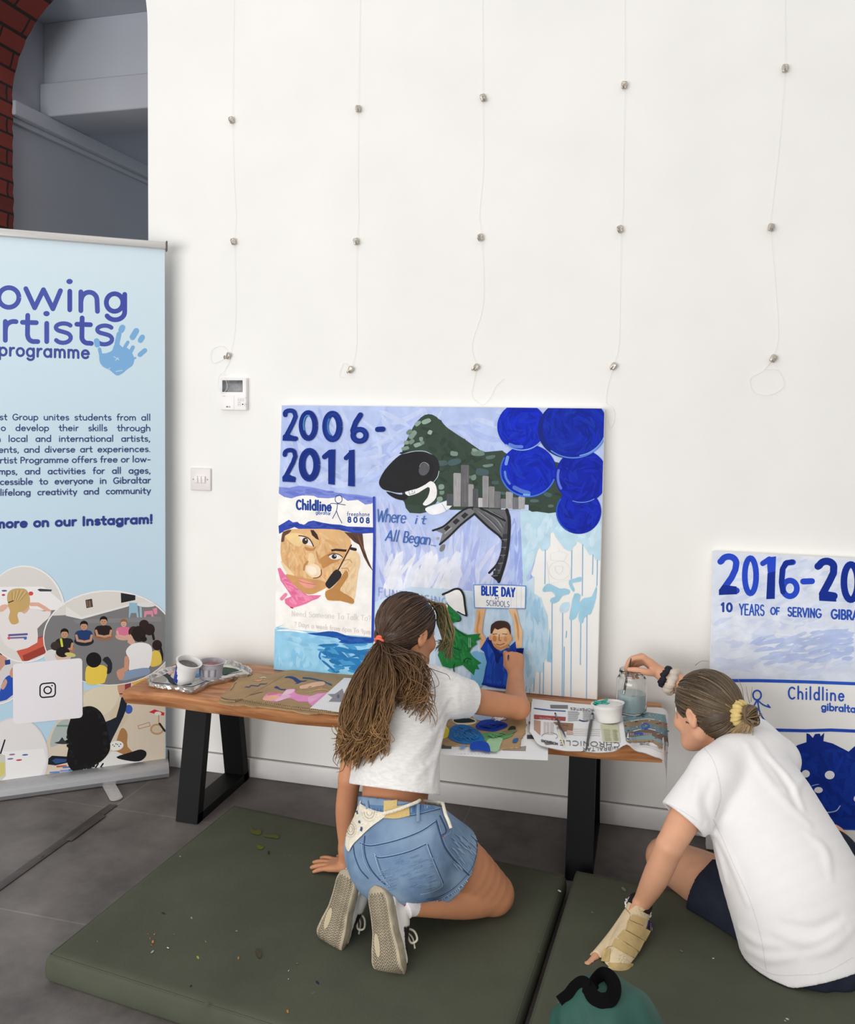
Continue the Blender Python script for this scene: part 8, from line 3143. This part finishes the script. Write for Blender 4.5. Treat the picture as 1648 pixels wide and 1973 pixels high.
cw = P(1233, 1744, -.702)
V, F = tube_geo(catmull(np.array([cw - wv * .014, cw, cw + wv * .010]), 6), np.full(13, .0305), 28, True)
obj('wristband', V, F, M_navy if False else mat('black_wristband', (24, 24, 28), rough=.8), g2, True, autosmooth=50)
wrist_ring(cw - wv * .012, wv, .0325, .0028, .0020, 60, 6, 17).build('frill', mat('white_frill', (232, 228, 224), rough=.9), g2)
mb = MB()
for i in range(14):
    a = RNG.normal(0, 1, 3)
    p0 = P(1247 + RNG.uniform(-2, 3), 1768, -.715)
    mb.tube(catmull(np.array([p0, p0 + [.006, -.004, -.008] + a * .004, p0 + [.004, -.006, -.022] + a * .008]), 5), .0012, 5, c=random.choice([(70, 50, 90), (90, 70, 110), (200, 196, 206), (60, 44, 78)]))
mb.build('loose_threads', M_thread, g2)

# scrunchies on the right wrist
wd = nrm(Re2 - Rw2)


def scrunchie(name, c, ax, r, t, col, parent, lab, freq=11):
    ta = nrm(np.cross(ax, (.2, .1, 1)))
    tb = np.cross(ax, ta)
    V, F, n, k = [], [], 14, 72
    for i in range(k):
        a = 2 * math.pi * i / k
        cen = c + r * (ta * math.cos(a) + tb * math.sin(a)) + ax * t * .25 * math.sin(a * freq * .37 + 1)
        rad = ta * math.cos(a) + tb * math.sin(a)
        for j in range(n):
            b = 2 * math.pi * j / n
            tt = t * (1 + .14 * math.sin(a * freq + 1.5 * math.sin(b)) + .09 * math.sin(a * freq * 2.3 + b * 2))
            V.append(cen + tt * (rad * math.cos(b) + ax * 1.15 * math.sin(b)))
    F = [(i * n + j, i * n + (j + 1) % n, ((i + 1) % k) * n + (j + 1) % n, ((i + 1) % k) * n + j) for i in range(k) for j in range(n)]
    return obj(name, V, F, mat(lab.replace(' ', '_'), col, rough=.8, var=.05, scale=60, bump=.4, bscale=300), parent, True, label=lab)


scrunchie('scrunchie', Rw2 + wd * .012 + [0, 0, -.003], wd, .0265, .0085, (26, 32, 44), g2, 'black satin scrunchie', 13)
scrunchie('scrunchie', Rw2 + wd * .036 + [0, 0, -.007], wd, .030, .0125, (208, 196, 180), g2, 'beige velvet scrunchie', 9)

# hair drawn back into a bun
ar_ = (R2, F2, U2)
hair_cap(c2, ar_, .98, [(c2 + F2 * .064, nrm(F2 * .86 - U2 * .38)), (c2 - U2 * .080, nrm(-U2 + F2 * .3))], g2, M_hair, (78, 64, 50), .006)
st = Strands()
rad2 = np.array([.073, .092, .082]) * .98 + .007
hc2 = c2 + .98 * (F2 * -.012 + U2 * .022)
tie2 = P(1420, 1374, -.522)
ed = tie2 - hc2
ed = np.array([np.dot(ed, R2), np.dot(ed, F2), np.dot(ed, U2)]) / rad2
er = np.linalg.norm(ed)
ed = ed / er
n_h = 0
while n_h < 900:
    d = nrm(RNG.normal(0, 1, 3))
    if d[1] > .72 or d[2] < -.82 or d[1] * .86 - d[2] * .38 > .56:
        continue
    if abs(d[0]) > .8 and d[1] > -.2 and d[2] < -.32:
        continue
    w0 = RNG.uniform(.985, 1.02)
    pts = []
    nz_ = RNG.normal(0, .012, 3)
    for t_ in np.linspace(0, 1, 16):
        q = flowto(d, ed, t_)
        rr0 = w0 + (er * .98 - w0) * max(0, (t_ - .75) / .25) ** 1.5
        q = nrm(q + nz_ * math.sin(t_ * math.pi))
        v = q * rr0 * rad2
        pts.append(hc2 + R2 * v[0] + F2 * v[1] + U2 * v[2])
    x_ = RNG.random()
    c0 = pick((76, 62, 48), 8) if x_ < .62 else (pick((104, 86, 64), 9) if x_ < .9 else pick((148, 126, 94), 10))
    st.add(pts, RNG.uniform(.0009, .0019), .0011, c0, pick((100, 82, 60), 10))
    n_h += 1
nape(360, c2, ar_, .98, tie2, (78, 63, 48), (104, 86, 62))
bun = P(1447, 1379, -.545)
ba = nrm(bun - tie2)
bu = nrm(np.cross(ba, (0, 0, 1)))
bw = np.cross(ba, bu)
for i in range(170):
    ph = RNG.uniform(0, 6.28)
    tilt = RNG.normal(0, .5)
    r_ = RNG.uniform(.014, .030)
    pts = []
    for a in np.linspace(0, RNG.uniform(2.2, 4.6), 16):
        v = bu * math.cos(a + ph) + (bw * math.cos(tilt) + ba * math.sin(tilt)) * math.sin(a + ph)
        pts.append(bun + v * r_ * np.array([1.0, 1.0, .92]))
    st.add(pts, RNG.uniform(.0014, .0030), .0014, pick((92, 74, 54), 12), pick((136, 112, 80), 14))
for i in range(60):
    a = RNG.uniform(-1, 1)
    e = P(1425 + 24 * a + RNG.normal(0, 3), 1404 + 20 * RNG.random(), -.55)
    st.add(catmull(np.array([tie2 + ba * .012 + RNG.normal(0, .006, 3), P(1440 + 12 * a, 1392, -.565), e]), 7), .0014, .0008, pick((124, 102, 72), 14), pick((170, 144, 104), 14))
for q in ([(1445, 1355), (1440, 1335), (1438, 1322)], [(1448, 1352), (1448, 1340), (1450, 1322)], [(1420, 1405), (1412, 1412), (1416, 1422)], [(1434, 1350), (1430, 1325), (1422, 1308)], [(1306, 1335), (1304, 1370), (1308, 1396)], [(1340, 1282), (1352, 1274), (1368, 1274)]):
    st.add(catmull(np.array([P(x, y, -.53 if x > 1400 else -.47) for x, y in q]), 6), .0009, .0005, (126, 104, 76), (150, 124, 90))
st.build('bun', M_hair, g2, label='ash brown hair drawn back into a loose bun')
scrunchie('scrunchie', tie2 + ba * .010, ba, .0225, .0135, (222, 196, 128), g2, 'yellow ruffled scrunchie', 15)
scrunchie('hair_elastic', tie2 - ba * .010 + [0, 0, .004], ba, .016, .0055, (226, 216, 200), g2, 'white hair elastic', 12)
